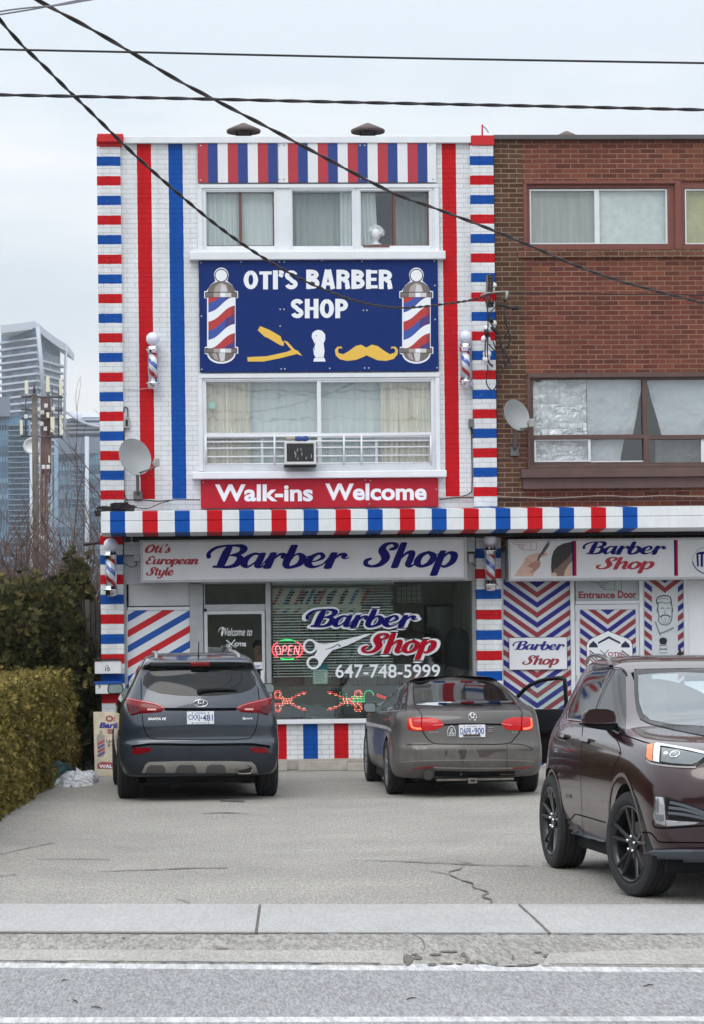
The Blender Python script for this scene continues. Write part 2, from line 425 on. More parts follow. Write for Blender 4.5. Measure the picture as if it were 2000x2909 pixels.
pr_red = M('print_red', srgb(180, 52, 52), .5); pr_blue = M('print_blue', srgb(52, 82, 164), .5); pr_purple = M('print_purple', srgb(70, 54, 120), .5)
# ------------------------------------------------------------------ ground
def ground_mat(name, base, speck, amt, scale=90, stain=.12, bumpd=.006, big=.5, extra=None):
    t = NT(name)
    f = t.noise(scale, 6, .75, stretch=(1, .16, 1)); c = t.mix(t.ramp(f, [(.38, (0, 0, 0)), (.62, (1, 1, 1))]), base, speck)
    g = t.noise(scale * .3, 5, .75, stretch=(1, .14, 1)); c = t.mix(1.0, c, t.ramp(g, [(.3, (1 - amt,) * 3), (.7, (1 + amt,) * 3)]), 'MULTIPLY')
    c = t.vary(c, big, stain); c = t.vary(c, big * 4, stain * .6, stretch=(1, .5, 1)); c = t.vary(c, big * .35, stain * .6)
    return t.set(c, .9, normal=t.bump(t.math('ADD', f, g), .6, bumpd))
lot_m = ground_mat('worn_pavement', srgb(126, 123, 118), srgb(172, 168, 162), .075, 58, .15)
apron_m = ground_mat('rough_apron', srgb(112, 109, 105), srgb(172, 168, 162), .12, 48, .16)
walk_m = ground_mat('sidewalk_concrete', srgb(158, 157, 157), srgb(178, 177, 176), .05, 70, .10, .002)
kerb_m = ground_mat('kerb_concrete', srgb(146, 143, 139), srgb(178, 174, 169), .09, 60, .16, .003)
road_m = ground_mat('road_asphalt', srgb(114, 114, 116), srgb(168, 168, 170), .10, 80, .10)
line_m = ground_mat('road_paint', srgb(170, 171, 173), srgb(214, 214, 215), .14, 30, .22, .002)
earth_m = ground_mat('bare_earth', srgb(96, 90, 80), srgb(120, 112, 98), .2, 3, .2)
crack_m = M('crack_dark', srgb(104, 97, 93), .95, vary=(6, .3))
def sheet(name, px, z, m, bottom=None):
    mb = MB(); P = [on_ground(x, y, z) for x, y in px]
    for p, q in zip(P, px): p.z = z
    n = len(P); r = delaunay_2d_cdt([Vector((p.x, p.y)) for p in P], [], [list(range(n))], 1, 1e-7)
    vs = [mb.v((v.x, v.y, z)) for v in r[0]]
    for t in r[2]: mb.f([vs[i] for i in t])
    if bottom is not None:
        a = [mb.v((p.x, p.y, z)) for p in P]; b = [mb.v((p.x, p.y, bottom)) for p in P]
        for i in range(n): mb.f([a[i], a[(i + 1) % n], b[(i + 1) % n], b[i]])
    return tag(mb.build(name, m), kind='structure')
mb = MB(); mb.f([mb.v((x, y, -.03)) for x, y in ((-1400, -300), (1400, -300), (1400, 1900), (-1400, 1900))]); tag(mb.build('ground', earth_m), kind='structure')
mb = MB(); _n = on_ground(1000, 2569).y
mb.f([mb.v((x, y, 0)) for x, y in ((-14, -24.5), (22, -24.5), (22, 11), (-14, 11))]); tag(mb.build('parking_lot', lot_m), kind='structure')
def lin(pts):                                            # straight line through photo points -> y at x
    (x0, y0), (x1, y1) = pts
    return lambda x: y0 + (y1 - y0) * (x - x0) / (x1 - x0)
XL, XR = -2600, 4600
wt, wb, ap, kb = lin([(0, 2567), (2000, 2569)]), lin([(0, 2647), (2000, 2652)]), lin([(0, 2697), (2000, 2702)]), lin([(0, 2730), (2000, 2744)])
l1b, l2t, l2b = lin([(0, 2749), (2000, 2762)]), lin([(0, 2890), (2000, 2887)]), lin([(0, 2905), (2000, 2900)])
sheet('road', [(XL, ap(XL)), (XR, ap(XR)), (3400, 4300), (-1400, 4300)], .006, road_m)
sheet('apron', [(XL, wt(XL)), (XR, wt(XR)), (XR, kb(XR)), (XL, kb(XL))], .010, apron_m, .003)
J = [(739, 728), (1474, 1561)]
xs = [(XL, XL)] + [(-640, -760)] + J + [(2260, 2420), (3100, 3320), (XR, XR)]
for (a, b), (c, d) in zip(xs, xs[1:]):
    g = 4
    sheet('sidewalk', [(a + g, wt(a)), (c - g, wt(c)), (d - g, wb(d) - 2), (b + g, wb(b) - 2)], .022, walk_m, .004)
# joints between the slabs and along their edge
def dark_line(mb, pts, z=.014, n=5, jit=1.2):
    P = cat([(x, y, w) for x, y, w in pts], n); L = []
    for i, p in enumerate(P):
        t = P[min(i + 1, len(P) - 1)] - P[max(i - 1, 0)]; t = Vector((t.x, t.y)).normalized(); nn = Vector((-t.y, t.x))
        w = p.z * .36 * random.uniform(.45, 1.3); ox, oy = random.uniform(-jit, jit), random.uniform(-jit, jit) * .5
        L.append([mb.v(on_ground(p.x + ox + nn.x * w * s, p.y + oy + nn.y * w * s, z)) for s in (1, -1)])
    for a, b in zip(L, L[1:]): mb.f([a[0], a[1], b[1], b[0]])
mb = MB()
for a, b in J: dark_line(mb, [(a, wt(a) + 1, 8), ((a + b) / 2, 2608, 8), (b, wb(b), 8)], .0245, 6)
dark_line(mb, [(x, wb(x) + 1, 4) for x in range(-400, 2401, 100)], .0135, 4, 1.5)
dark_line(mb, [(x, wb(x) + 2, 5) for x in range(-400, 760, 60)], .0142, 4, 1.5)
dark_line(mb, [(1300, 2445, 1.5), (1340, 2452, 2)], .008)
Z8 = lambda x, y: (1000 + x / 1.596, 2200 + y / 1.596)
dark_line(mb, [(*Z8(x, y), w) for x, y, w in ((505, 412, 2), (490, 428, 4), (440, 440, 3), (455, 460, 4), (505, 480, 4), (550, 492, 5), (545, 508, 4), (590, 522, 5), (622, 535, 4), (588, 550, 6), (632, 566, 5), (630, 582, 5))], .008, 3)
dark_line(mb, [(*Z8(x, y), w) for x, y, w in ((0, 384, 1), (200, 392, 1.6), (390, 400, 2), (600, 410, 2.4), (800, 412, 1.4))], .008, 4)
dark_line(mb, [(*Z8(x, y), w) for x, y, w in ((350, 438, 1), (400, 444, 2), (440, 452, 2))], .008, 3)
Z7 = lambda x, y: (x / 1.596, 2200 + y / 1.596)
for pts in (((440, 438, 1.5), (700, 430, 2.2), (860, 424, 2.6), (1032, 422, 2)), ((0, 362, 1.5), (110, 335, 2), (250, 308, 1.5)), ((0, 460, 2), (70, 452, 1.5)), ((790, 558, 1), (830, 570, 3), (862, 582, 3)), ((160, 382, 1), (500, 384, 1.6)), ((920, 176, 2), (1050, 172, 2), (1130, 178, 1.2)), ((1000, 118, 5), (1110, 120, 5))):
    dark_line(mb, [(*Z7(x, y), w) for x, y, w in pts], .008, 5)
dark_line(mb, [(*Z8(x, y), w) for x, y, w in ((270, 722, 2), (318, 748, 3), (330, 775, 4), (325, 800, 4))], .0145, 3)
tag(mb.build('pavement_crack', crack_m), kind='structure')
# gutter: smooth concrete strip, broken in the middle
K = 14
def kpoly(x0, x1): return [(x0, ap(x0)), (x1, ap(x1)), (x1, kb(x1)), (x0, kb(x0))]
sheet('kerb', kpoly(XL, 1146), .020, kerb_m, .004)
sheet('kerb', [(1560, ap(1560) + 8), (1700, ap(1700) + 1), (1990, ap(1990) - 9), (XR, ap(XR)), (XR, kb(XR)), (1540, kb(1540))], .020, kerb_m, .004)
mb = MB()
def blob(mb, cx, cy, rx, ry, z, seed, n=15):
    rnd = random.Random(seed)
    pts = [(cx + rx * cos(2 * pi * k / n) * rnd.uniform(.6, 1.15), cy + ry * sin(2 * pi * k / n) * rnd.uniform(.6, 1.2)) for k in range(n)]
    mb.fill([Vector(p) for p in pts], lambda p: on_ground(p.x, p.y, z))
for i, (x, y, rx, ry) in enumerate(((255, 840, 22, 28), (300, 830, 24, 10), (285, 815, 16, 6), (380, 815, 30, 7), (440, 803, 50, 5), (505, 815, 12, 12), (365, 860, 25, 7), (430, 856, 40, 5), (520, 838, 12, 16), (545, 852, 14, 6), (570, 852, 8, 10), (487, 858, 16, 4), (840, 805, 22, 4), (885, 822, 24, 8), (655, 855, 6, 9), (790, 862, 50, 4), (730, 828, 5, 16))):
    blob(mb, *Z8(x, y), rx / 1.596, ry / 1.596, .0155, i)
blob(mb, *Z7(1012, 790), 18, 4, .016, 40); blob(mb, *Z7(560, 740), 5, 2, .016, 41)
dark_line(mb, [(x, kb(x) - 2, 3.5) for x in range(-300, 1140, 60)], .0215, 4, 1.5)
dark_line(mb, [(x, kb(x) - 3, 3) for x in range(1560, 2360, 60)], .0215, 4, 2)
dark_line(mb, [(*Z8(x, y), w) for x, y, w in ((575, 846, 3), (640, 862, 3), (720, 866, 4), (800, 866, 5), (845, 856, 3))], .0165, 4)
tag(mb.build('kerb_break', crack_m), kind='structure')
sheet('road_line', [(XL, kb(XL)), (XR, kb(XR)), (XR, l1b(XR)), (XL, l1b(XL))], .0105, line_m, .003)
sheet('road_line', [(XL, l2t(XL)), (XR, l2t(XR)), (XR, l2b(XR)), (XL, l2b(XL))], .0105, line_m, .003)
# small litter on the road
for i, (x, y, l, a) in enumerate(((415, 1054, 30, .15), (330, 1022, 14, .5), (280, 934, 18, 0))):
    px, py = Z7(x, y); p = on_ground(px, py, .012); q = on_ground(px + l, py + l * a, .016)
    o = MB().tube([p, (p + q) / 2 + Vector((.0, .01, .003)), q], [.003, .004, .002], 6).build('twig', M('twig_bark', srgb(60, 54, 52), .9)); tag(o, ['thin dark twig lying nearest the camera on the road', 'tiny curved twig on the road left of a longer twig', 'short twig on the road close to the white edge line'][i], 'twig', 'twigs on the road')
for i, (x, y) in enumerate(((270, 1016), (1345, 957))):
    px, py = Z8(x, y); p = on_ground(px - 14, py + 2, .012); q = on_ground(px + 14, py - 2, .012)
    tag(MB().tube([p, (p + q) / 2 + Vector((0, .01, .003)), q], [.003, .004, .002], 6).build('twig', MATS['twig_bark']), ['dark twig on the road below the broken kerb', 'dark twig on the road in front of the maroon car'][i], 'twig', 'twigs on the road')
# ------------------------------------------------------------------ the barber shop
shop = thing('barber_shop', 'narrow three storey brick shop painted white with red and blue stripes', 'building')
BR = 10.0                                                  # depth
def fbox(mb, px, y0, y1, plane=None):                       # box from a photo rectangle measured on the plane y = y0
    x0, x1, z0, z1 = rect(*px, y0 if plane is None else plane); return mb.box(x0, x1, y0, y1, z0, z1)
XA = on_wall(345, 900).x; XB = on_wall(1342, 900).x; XP0 = on_wall(282, 900, -.06).x; XP1 = on_wall(1408, 900, -.06).x
ZTOP = on_wall(840, 405).z; ZCAN = on_wall(800, 1500).z; 
bay1 = rect(566, 522, 1243, 716); bay2 = rect(564, 1060, 1250, 1340)
_cas = .22
mb = MB(); holes_wall(mb, XA, XB, ZCAN - .35, ZTOP, 0, _cas, [bay1, bay2]); mb.build('wall', striped_wall, shop)
# shell behind the front wall
mb = MB(); mb.box(XP0, XP0 + .25, .3, BR, 0, ZTOP); mb.box(XP1 - .25, XP1 - .002, .3, BR, 0, ZTOP); mb.box(XP0 + .25, XP1 - .25, BR - .25, BR, 0, ZTOP); mb.build('side_wall', plain_white_brick, shop)
mb = MB(); mb.box(XP0, XP1, .1, BR, ZTOP + .002, ZTOP + .1); mb.build('roof', coping_metal, shop)
# pilasters: upper and ground floor
ZLOW = on_wall(314, 1514, -.06).z
mb = MB(); x0, x1, _, zt = rect(280, 415, 347, 1420, -.06); mb.box(x0, x1, -.06, .3, ZLOW, on_wall(314, 390, -.06).z); mb.build('pilaster', pil_upper, shop)
mb = MB(); x0b, x1b, _, zt = rect(1341, 415, 1405, 1420, -.06); mb.box(x0b, x1b + .01, -.06, .3, ZLOW, on_wall(1372, 390, -.06).z); mb.build('pilaster', pil_upper, shop)
mb = MB(); y0, y1, _, _ = rect(286.6, 1600, 351.5, 1900, -.05); mb.box(y0, y1, -.05, .3, 0, ZLOW - .002); mb.build('pilaster', pil_lower, shop)
mb = MB(); y2, y3, _, _ = rect(1355, 1600, 1425, 1900, -.05); mb.box(y2, y3, -.05, .3, 0, ZLOW - .002); mb.build('pilaster', pil_lower_r, shop)
mb = MB(); a0, a1, c0, c1 = rect(276, 380, 350, 404, -.12); mb.box(a0, a1, -.14, .3, c0, c1); fbox(mb, (280.5, 404, 346, 417), -.075, .3); mb.build('pilaster_cap', red_trim, shop, .012)
mb = MB(); a0, a1, c0, c1 = rect(1339, 384, 1404, 412, -.08); mb.box(a0, a1, -.08, .3, c0, c1); mb.build('pilaster_cap', red_trim, shop, .006)
mb = MB(); fbox(mb, (350, 386, 1338, 406), -.07, .32); mb.build('coping', white_trim, shop, .008)

def pane(parent, px, Y, m=None):
    x0, x1, z0, z1 = rect(*px, Y)
    return MB().box(x0, x1, Y, Y + .006, z0, z1).build('pane', m or pane_glass, parent)
def curtain(parent, px, Y, m, waves=10, amp=.03, drop=0, name='curtain', skew=0):
    x0, x1, z0, z1 = rect(*px, Y); mb = MB(); n = waves * 6; L = []
    ph = random.uniform(0, 6)
    for i in range(n + 1):
        t = i / n; x = x0 + (x1 - x0) * t
        L.append([mb.v((x + skew * (1 - k / 5) , Y + amp * (sin(t * waves * 2 * pi + ph) + .45 * sin(t * waves * 4.3 * pi + 1.3 * ph)) * (.5 + .5 * (1 - k / 5)), z0 + (z1 - z0) * k / 5)) for k in range(6)])
    for a, b in zip(L, L[1:]):
        for k in range(5): mb.f([a[k], b[k], b[k + 1], a[k + 1]], True)
    return mb.build(name, m, parent)
def frame_of(parent, name, outer, panes, y0, y1, m, bev=None):
    mb = MB(); holes_wall(mb, *outer, y0, y1, panes); return mb.build(name, m, parent, bev)
def room(parent, px, y0, depth, m):
    x0, x1, z0, z1 = rect(*px, y0); mb = MB()
    P = lambda x, y, z: mb.v((x, y, z)); y1 = y0 + depth
    mb.f([P(x0, y1, z0), P(x1, y1, z0), P(x1, y1, z1), P(x0, y1, z1)]); mb.f([P(x0, y0, z0), P(x1, y0, z0), P(x1, y1, z0), P(x0, y1, z0)]); mb.f([P(x0, y0, z1), P(x1, y0, z1), P(x1, y1, z1), P(x0, y1, z1)])
    mb.f([P(x0, y0, z0), P(x0, y1, z0), P(x0, y1, z1), P(x0, y0, z1)]); mb.f([P(x1, y0, z0), P(x1, y1, z0), P(x1, y1, z1), P(x1, y0, z1)])
    return mb.build('room', m, parent)
# top floor window: casing with three openings
w1 = frame_of(shop, 'window', rect(566.5, 522.5, 1242.5, 715.5, -.02), [rect(586, 545, 779, 699, -.02), rect(831, 542, 1000, 699, -.02), rect(1025, 543, 1219, 698, -.02)], -.02, .16, white_trim)
mb = MB()
for q in ((561, 523, 1246, 533), ): fbox(mb, q, -.045, -.022)
fbox(mb, (561, 533, 575, 715), -.04, -.022); fbox(mb, (1234, 533, 1247, 715), -.04, -.022)
for q in ((579, 536, 785, 540), (579, 540, 583, 703), (782, 540, 786, 703), (824, 534, 1006, 538), (824, 538, 828, 703), (1003, 538, 1007, 703), (1018, 536, 1226, 540), (1018, 540, 1022, 703), (1222, 540, 1226, 703)): fbox(mb, q, -.034, -.021)
mb.build('casing', white_trim, w1)
brown_frame = M('brown_window_frame', srgb(112, 72, 62), .5, vary=(8, .15))
for px, mull, bot in (((586, 545, 779, 699), 683, False), ((831, 542, 1000, 699), None, False), ((1025, 543, 1219, 698), 1120, True)):
    mb = MB()
    if mull:
        fbox(mb, (mull - 4, px[1], mull + 4, px[3]), .02, .07)
        fbox(mb, (px[2] - 4, px[1], px[2], px[3]), .03, .07); fbox(mb, (px[0], px[1], px[2], px[1] + 2), .03, .07)
        fbox(mb, (px[0], px[3] - 2, px[2], px[3]), .03, .07)
        if bot: fbox(mb, (px[0] + 6, px[3] - 1, px[0] + 82, px[3] + 4), -.03, .05)
        mb.build('sash', brown_frame, w1)
    pane(w1, px, .075)
curtain(w1, (580, 545, 684, 702), .13, curtain_white, 7); curtain(w1, (686, 545, 784, 702), .13, curtain_white, 3, .012)
curtain(w1, (822, 552, 982, 702), .24, curtain_grey, 8); curtain(w1, (966, 540, 1004, 702), .13, curtain_white, 3)
curtain(w1, (1020, 540, 1066, 702), .13, curtain_white, 4, skew=.03); curtain(w1, (1116, 560, 1226, 702), .45, curtain_grey, 7, .02)
room(shop, (560, 535, 1250, 706), .17, 2.2, room_wall)
mb = MB(); a = rect(538, 713, 1266, 737, -.12); mb.box(a[0], a[1], -.12, .0 - .001, a[2], a[3]); mb.build('window_sill', white_trim, shop, .012)
# first floor window
w2 = frame_of(shop, 'window', rect(564.5, 1060.5, 1249.5, 1339, -.02), [rect(586, 1084, 901, 1229, -.02), rect(912, 1084, 1225, 1229, -.02), rect(588, 1242, 902, 1318, -.02), rect(914, 1242, 1225, 1318, -.02)], -.02, .15, white_trim)
mb = MB(); fbox(mb, (564, 1060, 1249, 1072), -.05, -.021); fbox(mb, (564, 1072, 576, 1338), -.045, -.021); fbox(mb, (1238, 1072, 1250, 1338), -.045, -.021)
fbox(mb, (578, 1075, 1233, 1079), -.034, -.0205); fbox(mb, (578, 1079, 582, 1338), -.034, -.0205); fbox(mb, (1229, 1079, 1233, 1338), -.034, -.0205)
mb.build('casing', white_trim, w2)
for px in ((586, 1084, 901, 1229), (912, 1084, 1225, 1229), (588, 1242, 902, 1318), (914, 1242, 1225, 1318)): pane(w2, px, .07)
mb = MB(); fbox(mb, (741, 1242, 748, 1318), .03, .066); fbox(mb, (588, 1242, 741, 1246), .03, .066); mb.build('sash', white_metal, w2); mb = MB(); fbox(mb, (1066, 1242, 1073, 1318), .03, .066); fbox(mb, (1073, 1242, 1225, 1248), .03, .066); fbox(mb, (1073, 1313, 1225, 1318), .03, .066)
mb.build('sash', white_metal, w2)
curtain(w2, (578, 1080, 712, 1324), .14, curtain_beige, 11, .04); curtain(w2, (712, 1080, 905, 1324), .2, curtain_white, 5, .02)
curtain(w2, (908, 1080, 1090, 1324), .2, curtain_white, 6, .02); curtain(w2, (1082, 1080, 1236, 1324), .14, curtain_beige, 10, .04)
room(shop, (560, 1070, 1254, 1326), .16, 2.4, room_wall)
MB().use(M('mint_sticker', srgb(150, 200, 188), .5)).box(*rect(594, 1143, 611, 1161, .064)[:2], .062, .066, *rect(594, 1143, 611, 1161, .064)[2:]).build('sticker', None, w2)
mb = MB(); a = rect(546, 1338, 1269, 1358, -.14); mb.box(a[0], a[1], -.14, -.001, a[2], a[3]); mb.build('window_sill', white_trim, shop, .012)

# guard rail in front of the lower panes
wg = thing('window_guard', 'white metal safety railing across the lower panes of the first floor window', 'railing', on_wall(905, 1318, -.12))
for a, b, c in ((1239, 583, 1228), (1254, 583, 1228), (1272, 583, 1228), (1296, 583, 1228), (1317, 583, 1228)):
    sl = -.0065
    P, Q = on_wall(b, a - (b - 905) * 0 + 2, -.12), on_wall(c, a - 3, -.12)
    P.z = Q.z = (P.z + Q.z) / 2
    MB().tube([P, Q], .011 if a > 1239 else .016, 8).build('rail', white_metal, wg)
for x in (584.5, 780, 977, 1027, 1224): MB().tube([on_wall(x, 1236, -.135), on_wall(x, 1322, -.135)], .014, 8).build('post', white_metal, wg)

# ------------------------------------------------------------------ shop front (ground floor)
SF = .12                                                    # plane of the shop front
ZS = on_wall(850, 1655, SF).z                               # underside of the sign band
mb = MB(); x0 = on_wall(351, 1600, SF).x; x1 = on_wall(1356, 1600, SF).x; mb.box(x0, x1, SF, SF + .2, ZS, ZCAN - .36); mb.build('fascia', grey_wall, shop)
ZB = rect(770, 2042, 1344, 2160, SF)[3]
mb = MB(); fbox(mb, (756, 2054, 1356, 2160), SF - .02, SF + .2); mb.build('stall_riser', base_brick, shop)
mb = MB(); fbox(mb, (752, 2042, 1356, 2054), SF - .09, SF + .2); mb.build('window_sill', white_trim, shop, .006)
# mullions and frames of the front
mb = MB()
for q in ((541, 1655, 579, 2180), ): fbox(mb, q, SF, SF + .15)
mb.build('post', alu, shop, .006)
mb = MB(); fbox(mb, (352, 1650, 362, 2180), SF - .01, SF + .15); mb.build('post', alu, shop)
mb = MB(); fbox(mb, (757, 1655, 770, 2180), SF - .02, SF + .15); mb.build('post', alu, shop, .004)
mb = MB(); fbox(mb, (1345, 1645, 1355, 2042), SF - .02, SF + .15); mb.build('post', alu, shop, .004)
# blank panel and striped panel left of the door
mb = MB(); fbox(mb, (363.5, 1657, 540, 1721), SF + .03, SF + .1); mb.build('blank_panel', grey_wall, shop)
mb = MB()
for q in ((362.5, 1655, 541, 1658), (362.5, 1721, 541, 1724), (362.5, 1658, 365, 1721), (538.5, 1658, 541, 1721)): fbox(mb, q, SF + .005, SF + .035)
mb.build('panel_edge', dark, shop)
mb = MB(); fbox(mb, (362.5, 1724, 541, 1733), SF + .01, SF + .1); mb.build('panel_rail', white_trim, shop)
mb = MB(); fbox(mb, (362.5, 1733, 541, 2176), SF + .03, SF + .1); sp = mb.build('striped_panel', M('panel_white', srgb(226, 230, 236), .5, vary=(3, .07)), shop)
def clip_band(ya, yb, x0, x1, slope, ytop, ybot):           # sloping band clipped to a panel
    pts = []
    for x, y in ((x0, ya), (x1, ya + slope * (x1 - x0)), (x1, yb + slope * (x1 - x0)), (x0, yb)): pts.append((x, y))
    def clip(P, keep, cut):
        out = []
        for i in range(len(P)):
            a, b = P[i - 1], P[i]
            if keep(a) != keep(b): out.append(cut(a, b))
            if keep(b): out.append(b)
        return out
    at = lambda Y: (lambda a, b: (a[0] + (b[0] - a[0]) * (Y - a[1]) / (b[1] - a[1]), Y))
    pts = clip(pts, lambda p: p[1] >= ytop, at(ytop))
    if len(pts) > 2: pts = clip(pts, lambda p: p[1] <= ybot, at(ybot))
    return pts if len(pts) > 2 else None
mb = MB()
for k in range(-2, 14):
    mb.use(blue_trim if k % 2 == 0 else red_trim)
    q = clip_band(1747 + 43.6 * k, 1767.5 + 43.6 * k, 363, 540.5, -.575, 1733.5, 2170)
    if q: mb.art(q, SF + .028)
mb.build('stripe', None, sp)
# transom and door
tr = frame_of(shop, 'transom_window', rect(579.5, 1655, 756.5, 1734, SF + .01), [rect(582, 1658, 754, 1717, SF + .01)], SF + .01, SF + .12, alu)
pane(tr, (582, 1658, 754, 1717), SF + .06, shop_glass)
door = frame_of(shop, 'door', rect(582, 1735, 754.5, 2176, SF), [rect(591, 1745, 745, 2080, SF)], SF - .005, SF + .05, M('door_aluminium', srgb(196, 198, 200), .4, .15, vary=(5, .1)), .003)
pane(door, (591, 1745, 745, 2080), SF + .02, shop_glass)
h = MB(); fbox(h, (741, 1905, 750, 1975), SF - .07, SF - .045); fbox(h, (742, 1908, 749, 1914), SF - .046, SF - .004); fbox(h, (742, 1966, 749, 1972), SF - .046, SF - .004); h.build('handle', white_metal, door, .004)
h = MB(); fbox(h, (579, 1729, 587, 1737), SF - .03, SF - .006); h.build('hinge', dark, door)
dl = MB().use(vinyl_white)
W2 = lambda x, y: (560 + x / 6.65, 1640 + y / 6.65)
words_px(dl, 'Welcome to', *W2(470, 955), *W2(1040, 1105), SF + .016, shear=.35)
dl.stroke([(*W2(400, 1045), .6), (*W2(420, 985), 1.6), (*W2(465, 952), 2.2), (*W2(500, 955), 2.4), (*W2(462, 1050), 2.6), (*W2(470, 1108), 2)], SF + .016)
words_px(dl, 'OTIS', *W2(705, 1235), *W2(925, 1305), SF + .016, bold=.035)
dl.stroke([(*W2(555, 1190), 2.6), (*W2(650, 1270), 2.4), (*W2(740, 1335), .8)], SF + .016); dl.stroke([(*W2(715, 1180), 2.4), (*W2(650, 1255), 2.4), (*W2(590, 1290), 1.6)], SF + .0155)
for cx, cy in ((583, 1290), (620, 1335)): dl.stroke([(*W2(cx + 26 * cos(a), cy + 26 * sin(a)), 1.8) for a in [2 * pi * k / 10 for k in range(10)]], SF + .0152, closed=True)
dl.build('door_lettering', None, door)
nb = MB(); nb.use(board_white); fbox(nb, (721, 1881, 745, 1900), SF + .014, SF + .018); nb.use(M('notice_blue', srgb(60, 90, 160), .5))
for k in range(3): fbox(nb, (724, 1889.5 + k * 3.2, 742 - 3 * k, 1891 + k * 3.2), SF + .0125, SF + .0138)
nb.build('notice', None, door)
# shop window
sw = frame_of(shop, 'window', rect(768, 1648, 1347, 2044, SF), [rect(771, 1653, 1343, 2041, SF)], SF + .03, SF + .1, alu)
pane(sw, (771, 1653, 1343, 2041), SF + .05, shop_glass)
# ------------------------------------------------------------------ canopy over both shop fronts
cz = lambda x, y, Y=-1.0: on_wall(x, y, Y).z
XC0 = on_wall(287, 1480, -1.0).x; XC1 = 16.0
zt, zg, zb = cz(1000, 1448), cz(1000, 1474), cz(1000, 1507)
mb = MB()
prof = [(-.10, zt + .05), (-1.0, zt), (-1.0, zg + .008), (-.985, zg), (-1.0, zg - .008), (-1.0, zb), (-.36, zb - .032), (-.34, zb + .05), (-.10, zb + .05)]
for x in (XC0, XC1): pass
A = [mb.v((XC0, y, z)) for y, z in prof]; B = [mb.v((XC1, y, z)) for y, z in prof]
for i in range(len(prof)): mb.f([A[i], B[i], B[(i + 1) % len(prof)], A[(i + 1) % len(prof)]])
mb.f(A); mb.f(B[::-1])
can = mb.build('canopy', canopy_paint); tag(can, 'long flat canopy striped red, white and blue above both shop fronts', 'canopy')
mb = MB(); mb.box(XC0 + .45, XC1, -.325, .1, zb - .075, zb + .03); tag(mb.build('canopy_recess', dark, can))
# torn flashing and rubble at the left end of the canopy
mb = MB(); rnd = random.Random(3)
for k in range(46):                                          # curled scraps of felt and shingle
    px, py = rnd.uniform(284, 372), rnd.uniform(1428, 1448) + (8 if rnd.random() < .3 else 0); c = on_wall(px, py, rnd.uniform(-.7, -.08)); c.z -= .02
    l, w, a = rnd.uniform(.06, .22), rnd.uniform(.02, .07), rnd.uniform(-.5, .5); d = Vector((cos(a), rnd.uniform(-.4, .4), sin(a) * .6)) * l; n_ = Vector((rnd.uniform(-.3, .3), -.6, 1)).normalized() * w
    P = [c - d * .5, c - d * .1 + Vector((0, 0, rnd.uniform(-.02, .03))), c + d * .5]; L = [(mb.v(p - n_ * .5), mb.v(p + n_ * .5)) for p in P]
    for u_, v_ in zip(L, L[1:]): mb.f([u_[0], v_[0], v_[1], u_[1]])
tag(mb.build('roof_flashing', M('torn_flashing', srgb(66, 56, 52), .85, vary=(9, .6), bump=(22, 1.0, .05))), 'torn dark roofing felt curling at the left end of the canopy', 'flashing')
